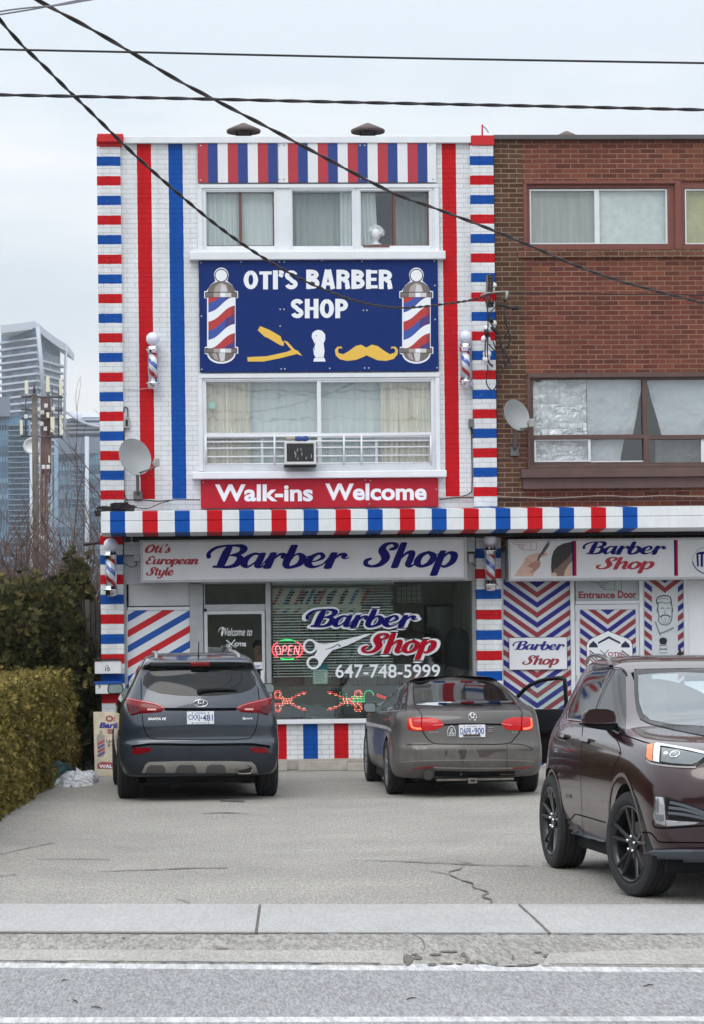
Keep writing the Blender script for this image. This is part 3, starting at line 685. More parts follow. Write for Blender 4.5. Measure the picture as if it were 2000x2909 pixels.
# ------------------------------------------------------------------ brush lettering
GL = {
 'B': (1.12, [[(-.42, .72, .2), (-.5, .98, .2), (-.34, 1.3, .2), (.0, 1.46, .15), (.42, 1.5, .14), (.8, 1.46, .24), (.98, 1.24, .34), (.88, .98, .28), (.5, .84, .10)],
              [(.30, 1.47, .26), (.27, 1.1, .38), (.27, .6, .4), (.27, .06, .36)],
              [(.5, .84, .10), (.86, .80, .2), (1.02, .55, .36), (.95, .24, .34), (.66, .07, .2), (.3, .07, .16), (.0, .09, .16)]]),
 'a': (1.02, [[(.68, .9, .12), (.42, .94, .18), (.18, .68, .3), (.14, .32, .34), (.32, .08, .2), (.5, .18, .12), (.68, .5, .1)],
              [(.8, .98, .28), (.78, .5, .34), (.8, .16, .3), (.96, .07, .16), (1.12, .22, .08)]]),
 'r': (.82, [[(-.06, .2, .06), (.08, .55, .1), (.2, .98, .14)], [(.24, 1.0, .3), (.24, .5, .36), (.24, .0, .36)], [(.34, .55, .1), (.5, .86, .16), (.66, .92, .2), (.76, .82, .26), (.72, .74, .2)], [(.72, .8, .1), (.8, .62, .08), (.98, .68, .08)]]),
 'b': (1.0, [[(.2, 1.5, .32), (.2, .9, .36), (.18, .35, .34), (.3, .08, .24), (.52, .06, .2), (.8, .28, .32), (.82, .66, .32), (.6, .93, .18), (.4, .84, .1), (.34, .6, .08)], [(.8, .84, .1), (.92, .74, .07), (1.1, .8, .07)]]),
 'e': (.88, [[(.2, .42, .1), (.46, .46, .1), (.7, .68, .2), (.6, .92, .18), (.4, .94, .18), (.17, .66, .32), (.16, .3, .34), (.42, .07, .2), (.72, .16, .12), (.92, .36, .07)]]),
 'S': (1.12, [[(.82, 1.12, .18), (1.0, 1.2, .24), (.98, 1.4, .22), (.74, 1.5, .14), (.46, 1.36, .28), (.42, 1.06, .36), (.62, .8, .4), (.74, .5, .4), (.58, .18, .3), (.24, .06, .16), (-.06, .16, .2), (-.14, .4, .24), (.02, .52, .16)]]),
 'h': (1.04, [[(.2, 1.5, .32), (.2, .8, .36), (.2, 0, .36)], [(.34, .55, .1), (.52, .88, .18), (.76, .9, .3), (.8, .5, .34), (.8, .2, .32), (.94, .07, .18), (1.12, .22, .08)]]),
 'o': (.96, [[(.5, .94, .16), (.2, .72, .3), (.15, .3, .33), (.42, .06, .18), (.76, .28, .32), (.8, .7, .31), (.5, .94, .16)], [(.74, .86, .1), (.9, .78, .07), (1.06, .84, .07)]]),
 'p': (1.0, [[(.2, 1.0, .3), (.2, .4, .36), (.2, -.48, .36)], [(.32, .56, .1), (.5, .9, .16), (.8, .78, .32), (.84, .36, .33), (.6, .06, .2), (.4, .1, .1)]]),
 'O': (1.3, [[(.75, 1.44, .2), (.3, 1.2, .3), (.1, .7, .38), (.22, .22, .34), (.6, .08, .2), (1.0, .4, .36), (1.08, .95, .36), (.8, 1.42, .2), (.5, 1.3, .1)]]),
 't': (.62, [[(.25, 1.35, .26), (.22, .8, .32), (.22, .3, .32), (.36, .08, .2), (.6, .22, .08)], [(-.02, .96, .14), (.25, .98, .16), (.55, .96, .12)]]), 'i': (.55, [[(.2, .98, .3), (.2, .5, .34), (.22, .2, .3), (.38, .07, .16), (.55, .2, .08)], [(.24, 1.32, .26), (.25, 1.36, .26)]]),
 "'": (.35, [[(.3, 1.5, .24), (.3, 1.36, .24), (.2, 1.15, .1)]]), 's': (.72, [[(.1, .3, .1), (.4, .8, .12), (.46, .98, .2), (.4, .78, .22), (.56, .5, .32), (.5, .18, .26), (.24, .06, .16), (.06, .16, .16)]]),
 'E': (1.0, [[(.9, 1.2, .2), (.84, 1.42, .2), (.52, 1.46, .2), (.26, 1.2, .3), (.36, .88, .26), (.6, .8, .12), (.3, .76, .2), (.08, .46, .36), (.2, .14, .3), (.5, .06, .2), (.85, .24, .12)]]),
 'u': (1.06, [[(.18, .98, .3), (.16, .45, .34), (.22, .12, .28), (.42, .08, .16), (.7, .45, .1)], [(.8, .98, .3), (.78, .45, .34), (.82, .14, .28), (.98, .08, .14), (1.14, .24, .08)]]),
 'n': (1.06, [[(.2, 1.0, .3), (.2, .5, .34), (.2, 0, .34)], [(.34, .55, .1), (.52, .88, .18), (.76, .9, .3), (.8, .5, .34), (.8, .2, .32), (.94, .07, .18), (1.12, .22, .08)]]),
 'y': (1.0, [[(.18, .98, .3), (.16, .45, .34), (.24, .12, .26), (.44, .1, .14), (.7, .5, .1)], [(.8, .98, .3), (.76, .3, .32), (.62, -.3, .26), (.3, -.46, .18), (.05, -.32, .18)]]), 'l': (.5, [[(.22, 1.5, .28), (.2, .8, .34), (.2, .3, .32), (.34, .08, .18), (.52, .22, .08)]]),
}
SHEAR = .30
def brush(mb, word, x0, y_base, x1, y_top, Y, grow=0.0, spacing=1.0):     # photo pixels; y_top is the top of the tall letters
    pen = 0; S_ = []
    for ch in word:
        adv, st = GL[ch]
        for s in st: S_.append([(x + pen, y, w) for x, y, w in s])
        pen += adv * spacing
    xs = [x + SHEAR * y + sg * w / 2 for s in S_ for x, y, w in s for sg in (1, -1)]
    lo, hi = min(xs), max(xs); sx = (x1 - x0) / (hi - lo); sy = (y_base - y_top) / 1.56
    for i, s in enumerate(S_):
        P = cat(s, 6); N = len(P); L = []; yy = Y - .0006 * i
        to = lambda x, y: on_wall(x0 + (x + SHEAR * y - lo) * sx, y_base - y * sy, yy)
        g = grow
        for k, p in enumerate(P):
            t = P[min(k + 1, N - 1)] - P[max(k - 1, 0)]; t = Vector((t.x, t.y)).normalized(); nn = Vector((-t.y, t.x)); w = max(p.z, .03) / 2 + g
            L.append((mb.v(to(p.x + nn.x * w, p.y + nn.y * w)), mb.v(to(p.x - nn.x * w, p.y - nn.y * w))))
        for a, b in zip(L, L[1:]): mb.f([a[0], a[1], b[1], b[0]])
        for p, q in ((P[0], P[1]), (P[-1], P[-2])):
            d = Vector((p.x - q.x, p.y - q.y)).normalized(); nn = Vector((-d.y, d.x)); w = max(p.z, .03) / 2 + g
            flat = .35 if abs(d.y) > .9 and p.z > .25 else 1.0
            e = g if flat < 1 else 0
            mb.f([mb.v(to(p.x + d.x * (sin(a) * w * flat + e) + nn.x * cos(a) * w, p.y + d.y * (sin(a) * w * flat + e) + nn.y * cos(a) * w)) for a in [pi * k / 7 for k in range(8)]])
    return mb
def screws(parent, pts, Y, r=3.2):
    for x, y in pts:
        c = on_wall(x, y, Y); MB().lathe([(r / 207, 0), (r / 207 * .8, -.006), (1e-5, -.008)], c, 'Y', 10).build('screw', M('screw_metal', srgb(196, 200, 206), .35, .6), parent)
def board(name, label, px, y0, y1, m, cat='sign', group=None, bev=.003):
    x0, x1, z0, z1 = rect(*px, y0)
    t = thing(name, label, cat, ((x0 + x1) / 2, y0, z0), 0, group)
    MB().box(x0, x1, y0, y1, z0, z1).build('panel', m, t, bev); return t
# striped board under the roof edge
t = thing('striped_signboard', 'board of red, blue and white stripes right under the roof edge', 'sign', on_wall(900, 518, -.05))
mb = MB(); x0, x1, z0, z1 = rect(561.5, 406.5, 1239, 518, -.05); mb.box(x0, x1, -.05, -.02, z0, z1)
def sb(n):
    q = NT(n); p0 = on_wall(561.5, 460, -.05).x; p1 = on_wall(561.5 + 85.1 * 8, 460, -.05).x
    c = bands(q, q.math('ADD', q.xyz().outputs['X'], on_wall(900, 518, -.05).x), p0, (p1 - p0) / 8, [(0, srgb(178, 48, 62)), (.338, srgb(30, 58, 132)), (.667, srgb(226, 229, 234))])
    return q.set(q.vary(c, 3, .05), .42)
mb.build('panel', sb('striped_sign_print'), t)
mb = MB(); x0, x1, z0, z1 = rect(789, 407, 791, 518, -.052); mb.box(x0, x1, -.052, -.049, z0, z1); mb.build('joint', M('panel_joint', srgb(150, 152, 158), .5), t)
screws(t, [(570, 414), (570, 512), (793, 413), (807, 413), (793, 508), (807, 508), (1023, 413), (1036, 413), (1025, 508), (1042, 508), (1222, 411), (1230, 508)], -.051, 2.6)
# heavy sans capitals drawn as ribbons: width, strokes in a box of height 1
_t = .27; _a, _b = _t / 2, 1 - _t / 2
def _arc(cx, cy, rx, ry, a0, a1, n=8): return [(cx + rx * cos(R(a0 + (a1 - a0) * i / n)), cy + ry * sin(R(a0 + (a1 - a0) * i / n))) for i in range(n + 1)]
BLK = {
 'O': (.80, [_arc(.40, .5, .40 - _a, .5 - _a * .85, 90, 450, 24)]), 'T': (.68, [[(0, _b), (.68, _b)], [(.34, _b), (.34, 0)]]), 'I': (.27, [[(_a, 0), (_a, 1)]]),
 "'": (.24, [[(.13, 1), (.13, .82)], [(.13, .82), (.06, .66)]]),
 'S': (.72, [_arc(.36, .725, .36 - _a, .275 - _a * .8, 10, 250, 12) + _arc(.36, .275, .36 - _a, .275 - _a * .8, 75, -170, 12)]),
 'B': (.74, [[(_a, 0), (_a, 1)], [(.1, _b + .02), (.36, _b + .02)] + _arc(.36, .735, .20, .145, 90, -90, 8) + [(.1, .56)], [(.1, .5), (.38, .5)] + _arc(.38, .30, .225, .175, 90, -90, 8) + [(.1, _a - .02)]]),
 'A': (.80, [[(.13, 0), (.36, 1)], [(.67, 0), (.44, 1)], [(.2, .27), (.6, .27)]]),
 'R': (.76, [[(_a, 0), (_a, 1)], [(.1, _b + .02), (.38, _b + .02)] + _arc(.38, .70, .22, .18, 90, -90, 8) + [(.1, .50)], [(.40, .46), (.58, .38), (.60, .2), (.64, 0)]]),
 'E': (.64, [[(_a, 0), (_a, 1)], [(.1, _b + .02), (.62, _b + .02)], [(.1, .5), (.58, .5)], [(.1, _a - .02), (.64, _a - .02)]]),
 'H': (.76, [[(_a, 0), (_a, 1)], [(.76 - _a, 0), (.76 - _a, 1)], [(.1, .5), (.7, .5)]]),
 'P': (.72, [[(_a, 0), (_a, 1)], [(.1, _b + .02), (.36, _b + .02)] + _arc(.36, .675, .22, .2, 90, -90, 8) + [(.1, .46)]]),
}
def block(mb, word, x0, y0, x1, y1, Y, gap=.07):
    pen = 0; L = []
    for ch in word:
        w, st = BLK[ch]
        L += [[(pen + x, y) for x, y in s] for s in st]; pen += w + gap
    sx = (x1 - x0) / (pen - gap); sy = (y0 - y1)
    for i, s in enumerate(L):
        N = len(s); V = []; wid = .22 if (abs(s[0][1] - s[-1][1]) < .02 and N == 2) else _t
        for k in range(N):
            a, b = s[max(k - 1, 0)], s[min(k + 1, N - 1)]; t = Vector((b[0] - a[0], b[1] - a[1])).normalized(); nn = Vector((-t.y, t.x))
            w = (wid - .055 * abs(nn.y)) / 2
            V.append([mb.v(on_wall(x0 + (s[k][0] + nn.x * w * g) * sx, y0 - (s[k][1] + nn.y * w * g) * sy, Y - .0004 * i)) for g in (1, -1)])
        for a, b in zip(V, V[1:]): mb.f([a[0], a[1], b[1], b[0]])
# blue main board
t = board('signboard', 'dark blue board naming the barber shop between two printed barber poles', (566, 739, 1245, 1055.5), -.06, -.02, sign_blue)
mb = MB().use(vinyl_white); SY = -.0625
block(mb, "OTI'S", 692, 822, 846, 768, SY); block(mb, 'BARBER', 870, 821, 1115, 766, SY); block(mb, 'SHOP', 826, 904, 989, 849, SY)
mb.build('lettering', None, t)
def sign_pole(cx, nm):
    mb = MB(); Y0 = -.0615
    X = lambda x: cx + (x - 806) / 2.128; Yp = lambda y: 340 + y / 2.128
    sh = lambda P: [(X(x), Yp(y)) for x, y in P]
    def dome(cy, rx, ry, up, n=12): return [(806 + rx * cos(pi * k / n), cy - (ry if up else -ry) * sin(pi * k / n)) for k in range(n + 1)]
    mb.use(vinyl_white)                                       # white cut line round the whole picture
    mb.art(sh(dome(940, 44, 46, True) + [(770, 975), (740, 1000), (716, 1036), (703, 1036), (703, 1078), (720, 1080), (720, 1372), (706, 1374), (706, 1415), (722, 1420)] + [(806 + 86 * cos(a), 1415 + 60 * sin(a)) for a in [pi - pi * k / 12 for k in range(1, 13)]] + [(908, 1415), (908, 1374), (892, 1372), (892, 1080), (907, 1078), (907, 1036), (892, 1036), (872, 1000), (842, 975)]), Y0)
    mb.use(ink); mb.art(sh([(728, 1040), (884, 1040), (884, 1420), (728, 1420)]), Y0 - .0008)
    mb.use(steel_dark); mb.art(sh(dome(1044, 84, 68, True)), Y0 - .0012); mb.art(sh(dome(1408, 80, 56, False)), Y0 - .0012)
    mb.use(steel_print); mb.art(sh([(760, 1040), (770, 1010), (790, 992), (812, 986), (838, 1000), (848, 1040)]), Y0 - .0018); mb.art(sh([(748, 1410), (775, 1410), (790, 1455), (765, 1445)]), Y0 - .0018)
    mb.use(print_grey); mb.art(sh([(800, 1040), (806, 995), (830, 1002), (842, 1040)]), Y0 - .0022); mb.art(sh([(790, 1410), (830, 1410), (825, 1458), (800, 1460)]), Y0 - .0022)
    mb.use(ink); mb.disc(X(806), Yp(942), 41 / 2.128, Y0 - .0010); mb.use(vinyl_white); mb.disc(X(806), Yp(942), 35 / 2.128, Y0 - .0018)
    for ya, yb in ((1046, 1072), (1384, 1408)):
        mb.use(ink); mb.art(sh([(708, ya - 4), (902, ya - 4), (902, yb + 4), (708, yb + 4)]), Y0 - .0020)
        for q, (a, b, c) in enumerate(((712, 760, steel_dark), (760, 800, steel_print), (800, 830, vinyl_white), (830, 866, print_grey), (866, 898, steel_dark))):
            mb.use(c); mb.art(sh([(a, ya), (b, ya), (b, yb), (a, yb)]), Y0 - .0026)
    # spiral bands with an S-curve, clipped to the tube
    tx0, tx1, ty0, ty1 = 728, 888, 1074, 1382
    cols = [vinyl_white, pr_red, pr_blue]
    f = lambda u: -98 * u + 9 * sin(2 * pi * u)
    n = 16
    for k in range(-1, 8):
        top = 1110 + 55.5 * k; c = [vinyl_white, pr_red, pr_blue][(k - 1) % 3]
        P = [(tx0 + (tx1 - tx0) * i / n, min(max(top + f(i / n), ty0), ty1)) for i in range(n + 1)]
        Q = [(tx0 + (tx1 - tx0) * i / n, min(max(top + 55.5 + f(i / n), ty0), ty1)) for i in range(n + 1)]
        for i in range(n):
            if abs(P[i][1] - Q[i][1]) + abs(P[i + 1][1] - Q[i + 1][1]) < .5: continue
            mb.use(pr_purple if (c is pr_blue and i > n * .62) else (maroon_red if (c is pr_red and i > n * .85) else c))
            vs = [mb.v(on_wall(X(p[0]), Yp(p[1]), Y0 - .0026)) for p in (P[i], P[i + 1], Q[i + 1], Q[i])]; mb.f(vs)
    return mb.build('pole_picture', None, t)
sign_pole(628.7, 'a'); sign_pole(1183, 'b')
ZA = lambda x, y: (250 + x / 2.128, 340 + y / 2.128); ZBx = lambda x, y: (800 + x / 2.128, 340 + y / 2.128)
mb = MB().use(gold)
mb.art([ZA(*p) for p in ((1042, 1248), (1026, 1272), (1068, 1312), (1085, 1318), (1160, 1362), (1182, 1368), (1186, 1345), (1172, 1335), (1165, 1310), (1100, 1272))], SY)
mb.art([ZA(*p) for p in ((962, 1436), (966, 1462), (1060, 1462), (1170, 1440), (1262, 1416), (1296, 1428), (1270, 1398), (1248, 1388), (1206, 1342), (1182, 1334), (1230, 1392), (1200, 1404), (1080, 1430))], SY - .0008)
mb.build('razor_motif', None, t); mb = MB().use(gold)
mb.art([ZBx(*p) for p in ((512, 1378), (480, 1360), (448, 1368), (405, 1400), (372, 1418), (344, 1410), (340, 1392), (352, 1380), (368, 1384), (362, 1372), (338, 1372), (322, 1392), (328, 1425), (352, 1448), (395, 1458), (450, 1452), (500, 1432), (512, 1424), (530, 1432), (580, 1454), (632, 1458), (678, 1446), (700, 1420), (704, 1394), (690, 1372), (664, 1372), (660, 1384), (676, 1380), (688, 1392), (684, 1408), (656, 1418), (622, 1398), (580, 1368), (546, 1360))], SY)
mb.build('moustache_motif', None, t)
mb = MB().use(vinyl_white)
mb.art([ZA(*p) for p in ((1352, 1312), (1356, 1290), (1372, 1276), (1390, 1270), (1412, 1274), (1424, 1286), (1434, 1300), (1434, 1330), (1424, 1352), (1430, 1400), (1424, 1436), (1432, 1446), (1436, 1462), (1362, 1462), (1366, 1446), (1376, 1436), (1366, 1420), (1362, 1385), (1372, 1360), (1364, 1340))], SY)
mb.use(sign_blue); mb.stroke([(*ZA(1376, 1345), .8), (*ZA(1368, 1375), 1.4), (*ZA(1372, 1398), .6)], SY - .001); mb.stroke([(*ZA(1374, 1438), .5), (*ZA(1420, 1436), 1)], SY - .001); mb.disc(*ZA(1382, 1306), 1.4, SY - .001)
mb.build('brush_motif', None, t)
screws(t, [ZA(*p) for p in ((682, 865), (925, 860), (1156, 860), (1187, 860), (1412, 852), (686, 1188), (1162, 1147), (1185, 1147), (1162, 1248), (688, 1510), (1168, 1508), (1190, 1507), (1461, 1504))] + [ZBx(*p) for p in ((242, 852), (486, 855), (924, 855), (926, 1003), (495, 1153), (516, 1153), (928, 1208), (940, 1500), (502, 1502), (527, 1502), (291, 1504))], -.061, 2.5)
mb = MB()
for x in (800, 1036): a = rect(x, 740, x + .9, 1055, -.0612); mb.box(a[0], a[1], -.0612, -.0595, a[2], a[3])
mb.build('joint', M('blue_joint', srgb(16, 32, 86), .6), t)
# red board
t = board('signboard', 'red board with white Walk-ins Welcome lettering above the canopy', (570.5, 1360.5, 1245.5, 1442), -.05, -.015, sign_red)
mb = MB().use(vinyl_white); words_px(mb, 'Walk-ins', 611, 1376, 889, 1424.5, -.0525, bold=.032); words_px(mb, 'Welcome', 924, 1373.5, 1212, 1421.5, -.0525, bold=.032); mb.build('lettering', None, t)
mb = MB(); a = rect(1043, 1361, 1045, 1441, -.0515); mb.box(a[0], a[1], -.0515, -.049, a[2], a[3]); mb.build('joint', M('red_joint', srgb(150, 28, 42), .6), t)
screws(t, [(577, 1370), (1037, 1364), (1052, 1366), (1240, 1390), (1049, 1432)], -.051, 2.2)
# light box over the shop front
LY = -.30
t = thing('lightbox_sign', 'wide pale sign box with large blue Barber Shop script over the shop window', 'sign', on_wall(860, 1652, LY))
x0, x1, z0, z1 = rect(399, 1530, 1326.5, 1651, LY)
lb_face = M('lightbox_face', srgb(214, 215, 219), .35, vary=(2, .06))
holes_wall(MB(), 0, 1, 0, 1, 0, 1, []).bm.free()
mb = MB(); holes_wall(mb, x0, x1, z0, z1, LY, SF - .005, [(x0 + .03, x1 - .035, z0 + .035, z1 - .03)]); mb.build('frame', alu, t, .004)
MB().box(x0 + .03, x1 - .035, LY + .018, LY + .05, z0 + .035, z1 - .03).build('face', lb_face, t)
FY = LY + .0165
mb = MB().use(navy); brush(mb, 'Barber', 587, 1613.5, 993, 1547, FY); brush(mb, 'Shop', 1033, 1611.5, 1300, 1540, FY); mb.build('blue_lettering', None, t)
mb = MB().use(M('sign_crimson', srgb(164, 18, 46), .45))
brush(mb, "Oti's", 413, 1570.5, 484, 1546, FY, .02); brush(mb, 'European', 414, 1603, 563, 1580, FY, .02); brush(mb, 'Style', 415, 1635, 493, 1611, FY, .02); mb.build('red_lettering', None, t)
# small electrical boxes beside the sign
for nm, lab, px, wire in (('junction_box', 'small pale junction box with a looping wire left of the long sign box', (379, 1573, 398, 1594), [(386, 1594), (388, 1606), (375, 1612), (362, 1606), (352, 1600)]),
                          ('junction_box', 'small pale junction box with a drooping wire right of the long sign box', (1331, 1573, 1346, 1598), [(1340, 1598), (1346, 1606), (1358, 1608), (1368, 1602), (1372, 1590)])):
    b = thing(nm, lab, 'junction box', on_wall((px[0] + px[2]) / 2, px[3], SF - .1)); mb = MB(); fbox(mb, px, SF - .1, SF - .003); mb.build('case', grey_wall, b, .006)
    MB().tube([on_wall(x, y, SF - .09 - .02 * i) for i, (x, y) in enumerate(wire)], .006, 6).build('wire', black_pl, b)
for x, lab in ((362, 'left round dark spotlight under the canopy end'), (386, 'round dark spotlight under the canopy next to the sign box')):
    l = thing('canopy_spotlight', lab, 'light', on_wall(x, 1538, -.25), 0, 'spotlights under the canopy'); c = on_wall(x, 1530, -.25)
    MB().lathe([(.045, .03), (.05, -.03), (.035, -.045), (1e-5, -.05)], c, 'Z', 14).build('lamp_head', black_pl, l); MB().box(c.x - .02, c.x + .02, c.y - .02, c.y + .02, c.z + .03, c.z + .08).build('bracket', grey_wall, l)
# lettering on the shop window
t = thing('window_lettering', 'blue and red Barber Shop window lettering with white scissors and phone number', 'lettering', on_wall(1050, 1930, SF + .04))
GY = SF + .047
mb = MB().use(vinyl_white); brush(mb, 'Barber', 864, 1783, 1192, 1728, GY, grow=.10); brush(mb, 'Shop', 1022, 1857, 1245, 1796, GY, grow=.10); mb.build('white_outline', None, t)
mb = MB().use(navy); brush(mb, 'Barber', 869, 1781, 1187, 1730, GY - .0125); mb.build('blue_lettering', None, t)
mb = MB().use(crimson); brush(mb, 'Shop', 1027, 1855, 1240, 1798, GY - .0125); mb.build('red_lettering', None, t)
mb = MB().use(vinyl_white); words_px(mb, '647-748-5999', 953, 1887, 1250, 1926, GY - .001, bold=.012); mb.build('phone_number', None, t)
mb = MB().use(vinyl_white); Z2 = lambda x, y: (760 + x / 2.705, 1640 + y / 2.705)
mb.stroke([(*Z2(326 + 46 * cos(a), 530 + 48 * sin(a)), 6.2) for a in [2 * pi * k / 14 for k in range(14)]], GY - .002, closed=True)
mb.stroke([(*Z2(354 + 46 * cos(a), 656 + 44 * sin(a)), 6.2) for a in [2 * pi * k / 14 for k in range(14)]], GY - .0025, closed=True)
mb.art([Z2(*p) for p in ((366, 492), (400, 508), (440, 512), (520, 500), (760, 436), (800, 434), (610, 524), (540, 548), (500, 560), (470, 590), (430, 640), (405, 684), (396, 640), (360, 600), (380, 570))], GY - .003)
mb.use(ink); mb.stroke([(*Z2(440, 556), .4), (*Z2(500, 538), 2.6), (*Z2(545, 512), 1.6), (*Z2(540, 528), .5)], GY - .0045); mb.disc(*Z2(554, 526), 2.6, GY - .0048)
mb.build('scissors_picture', None, t)
# ------------------------------------------------------------------ brick building next door
nb_ = thing('brick_building', 'brown and red brick building joined to the right of the painted shop', 'building', (6.0, 0, 0))
NX1 = 16.0; NZ = on_wall(1700, 396, 0).z
XN0 = XP1 + .012 - .0; XN1 = on_wall(1488, 800, 0).x
XN0 = on_wall(1404, 800, 0).x + .012
mb = MB(); mb.box(XN0, XN1, -.015, .25, ZCAN - .35, NZ); mb.build('pier', pier_brick, nb_)
win3 = rect(1487, 513, 2600, 709, 0); win4 = rect(1499, 1056, 2600, 1345, 0)
mb = MB(); holes_wall(mb, XN1, NX1, ZCAN - .35, NZ, 0, .25, [(win3[0], NX1 - 5, win3[2], win3[3]), (win4[0], NX1 - 5, win4[2], win4[3])]); mb.build('wall', red_brick, nb_)
mb = MB(); mb.box(NX1 - .25, NX1, .25, BR, 0, NZ); mb.box(XP1, NX1 - .25, BR - .25, BR, 0, NZ); mb.box(XP1 + .003, XP1 + .2, .3, BR - .25, 0, NZ); mb.build('side_wall', red_brick, nb_)
mb = MB(); mb.box(XP1 + .01, NX1, .1, BR, NZ + .002, NZ + .08); mb.build('roof', coping_metal, nb_)
mb = MB(); a = rect(1405, 386, 1900, 397, -.05); mb.box(XN0, NX1, -.06, .3, NZ - .01, NZ + .055); mb.box(XN0, NX1, -.075, -.055, NZ - .005, NZ + .01); mb.build('coping', coping_metal, nb_)
zs0, zs1 = rect(1471, 709, 1900, 732, -.02)[2:]
mb = MB(); xs = on_wall(1471, 720, -.02).x; rnd = random.Random(5); x = xs
while x < 11.0:
    w = rnd.uniform(.062, .072); mb.box(x, x + w - .008, -.035 - rnd.uniform(0, .012), .0, zs0 + rnd.uniform(0, .006), zs1); x += w
mb.build('brick_sill', soldier_brick, nb_)
mb = MB(); mb.box(xs, 11, -.03, -.004, zs0 + .005, zs1 - .006); mb.build('sill_mortar', M('mortar', srgb(150, 130, 112), .95, vary=(9, .25)), nb_)
# upper windows
w = frame_of(nb_, 'window', rect(1488, 513.5, 1918, 708.5, .03), [rect(1504, 534, 1897, 694, .03)], .03, .14, brown_trim)
mb = MB(); fbox(mb, (1487.5, 513, 1918, 521), -.02, .028); fbox(mb, (1487.5, 521, 1497, 709), -.015, .028); mb.build('casing', brown_trim, w)
fr = frame_of(nb_, 'window_sash', rect(1505, 537, 1896, 693, .05), [rect(1509, 542, 1689, 690, .05), rect(1703, 541, 1891, 690, .05)], .05, .10, white_metal)
pane(w, (1507, 540, 1894, 692), .08)
curtain(w, (1504, 534, 1697, 694), .14, curtain_m('dull_curtain', srgb(176, 180, 172), .2), 1, .008, name='blind'); curtain(w, (1697, 534, 1897, 694), .13, curtain_floral, 2, .008)
post = MB(); fbox(post, (1918, 513.5, 1936, 709), -.01, .14); post.build('window_post', brown_trim, nb_)
w = frame_of(nb_, 'window', rect(1936, 513.5, 2360, 708.5, .03), [rect(1944, 534, 2340, 694, .03)], .03, .14, brown_trim)
fr = frame_of(nb_, 'window_sash', rect(1946, 536, 2338, 693, .05), [rect(1950, 541, 2140, 690, .05), rect(2150, 541, 2333, 690, .05)], .05, .10, white_metal)
pane(w, (1947, 539, 2336, 692), .08); curtain(w, (1944, 534, 2340, 694), .13, yellow_paper, 5, .012, name='paper_blind')
room(nb_, (1490, 515, 2400, 706), .16, 2.0, room_wall)
# first floor windows
w = frame_of(nb_, 'window', rect(1499.5, 1056.5, 2600, 1344, .02), [rect(1515, 1077, 1826, 1235, .02), rect(1839, 1077, 2160, 1235, .02), rect(1517, 1247, 1829, 1313, .02), rect(1845, 1247, 2160, 1313, .02), rect(2175, 1077, 2500, 1313, .02)], .02, .14, dark_brown)
mb = MB(); fbox(mb, (1499.5, 1056, 2600, 1069), -.035, .018); fbox(mb, (1499.5, 1069, 1507, 1330), -.03, .018); mb.build('casing', dark_brown, w)
for q in ((1515, 1077, 1826, 1235), (1839, 1077, 2160, 1235), (1517, 1247, 1829, 1313), (1845, 1247, 2160, 1313), (2175, 1077, 2500, 1313)): pane(w, q, .09)
for q, hole in (((1518, 1248.5, 1678, 1312), (1523, 1252, 1671, 1308)), ((1992, 1247, 2160, 1312), (2001, 1252, 2154, 1307))):
    frame_of(w, 'sash', rect(*q, .04), [rect(*hole, .04)], .04, .085, white_metal)
mb = MB(); fbox(mb, (1678, 1309, 1828, 1312.5), .05, .085); mb.build('sash', white_metal, w)
def crumple(parent, px, Y, m, name, amp, sc, nx=34, nz=34, lean=None):
    x0, x1, z0, z1 = rect(*px, Y); mb = MB(); g = []
    for i in range(nx + 1):
        col = []
        for k in range(nz + 1):
            x = x0 + (x1 - x0) * i / nx; z = z0 + (z1 - z0) * k / nz
            d = abs(noise.noise((x * sc, z * sc, 1.7))) + .5 * abs(noise.noise((x * sc * 2.3, z * sc * 2.3, 5))) + .25 * abs(noise.noise((x * sc * 5, z * sc * 5, 9)))
            if lean: x += lean(i / nx, k / nz)
            col.append(mb.v((x, Y + amp * d, z)))
        g.append(col)
    for i in range(nx):
        for k in range(nz): mb.f([g[i][k], g[i + 1][k], g[i + 1][k + 1], g[i][k + 1]])
    return mb.build(name, m, parent)
crumple(w, (1512, 1074, 1667, 1238), .10, foil, 'foil_sheet', .09, 4.2, 22, 22); crumple(w, (1521, 1250, 1673, 1310), .10, foil, 'foil_sheet', .07, 7, 24, 14)
crumple(w, (1668, 1074, 1829, 1240), .13, sheet_cloth, 'cloth', .04, 3, 20, 20, lambda u, v: -.16 * (1 - v) * u * u)
crumple(w, (1676, 1244, 1775, 1316), .13, sheet_cloth, 'cloth', .04, 4, 16, 12, lambda u, v: -.07 * (1 - v) * u)
crumple(w, (1836, 1074, 2170, 1240), .13, sheet_cloth, 'cloth', .05, 3, 24, 20, lambda u, v: .22 * (1 - v) * (1 - u) ** 2)
crumple(w, (1862, 1244, 2160, 1316), .16, M('dim_cloth', srgb(120, 122, 126), .9, vary=(4, .2)), 'cloth', .06, 4, 20, 10)
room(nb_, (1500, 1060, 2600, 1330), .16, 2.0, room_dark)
mb = MB(); xs = on_wall(1481, 1340, -.16).x; z = [on_wall(1900, y, -.16).z for y in (1317, 1330, 1354, 1357, 1385)]
mb.box(on_wall(1500, 1320, -.05).x, 11, -.05, -.001, z[1], z[0]); mb.box(xs, 11, -.17, -.001, z[2], z[1] - .003); mb.build('window_sill', dark_brown, nb_, .006)
mb = MB(); mb.box(xs + .03, 11, -.10, -.001, z[4], z[2] - .002); mb.build('sill_apron', dark_brown, nb_, .006)
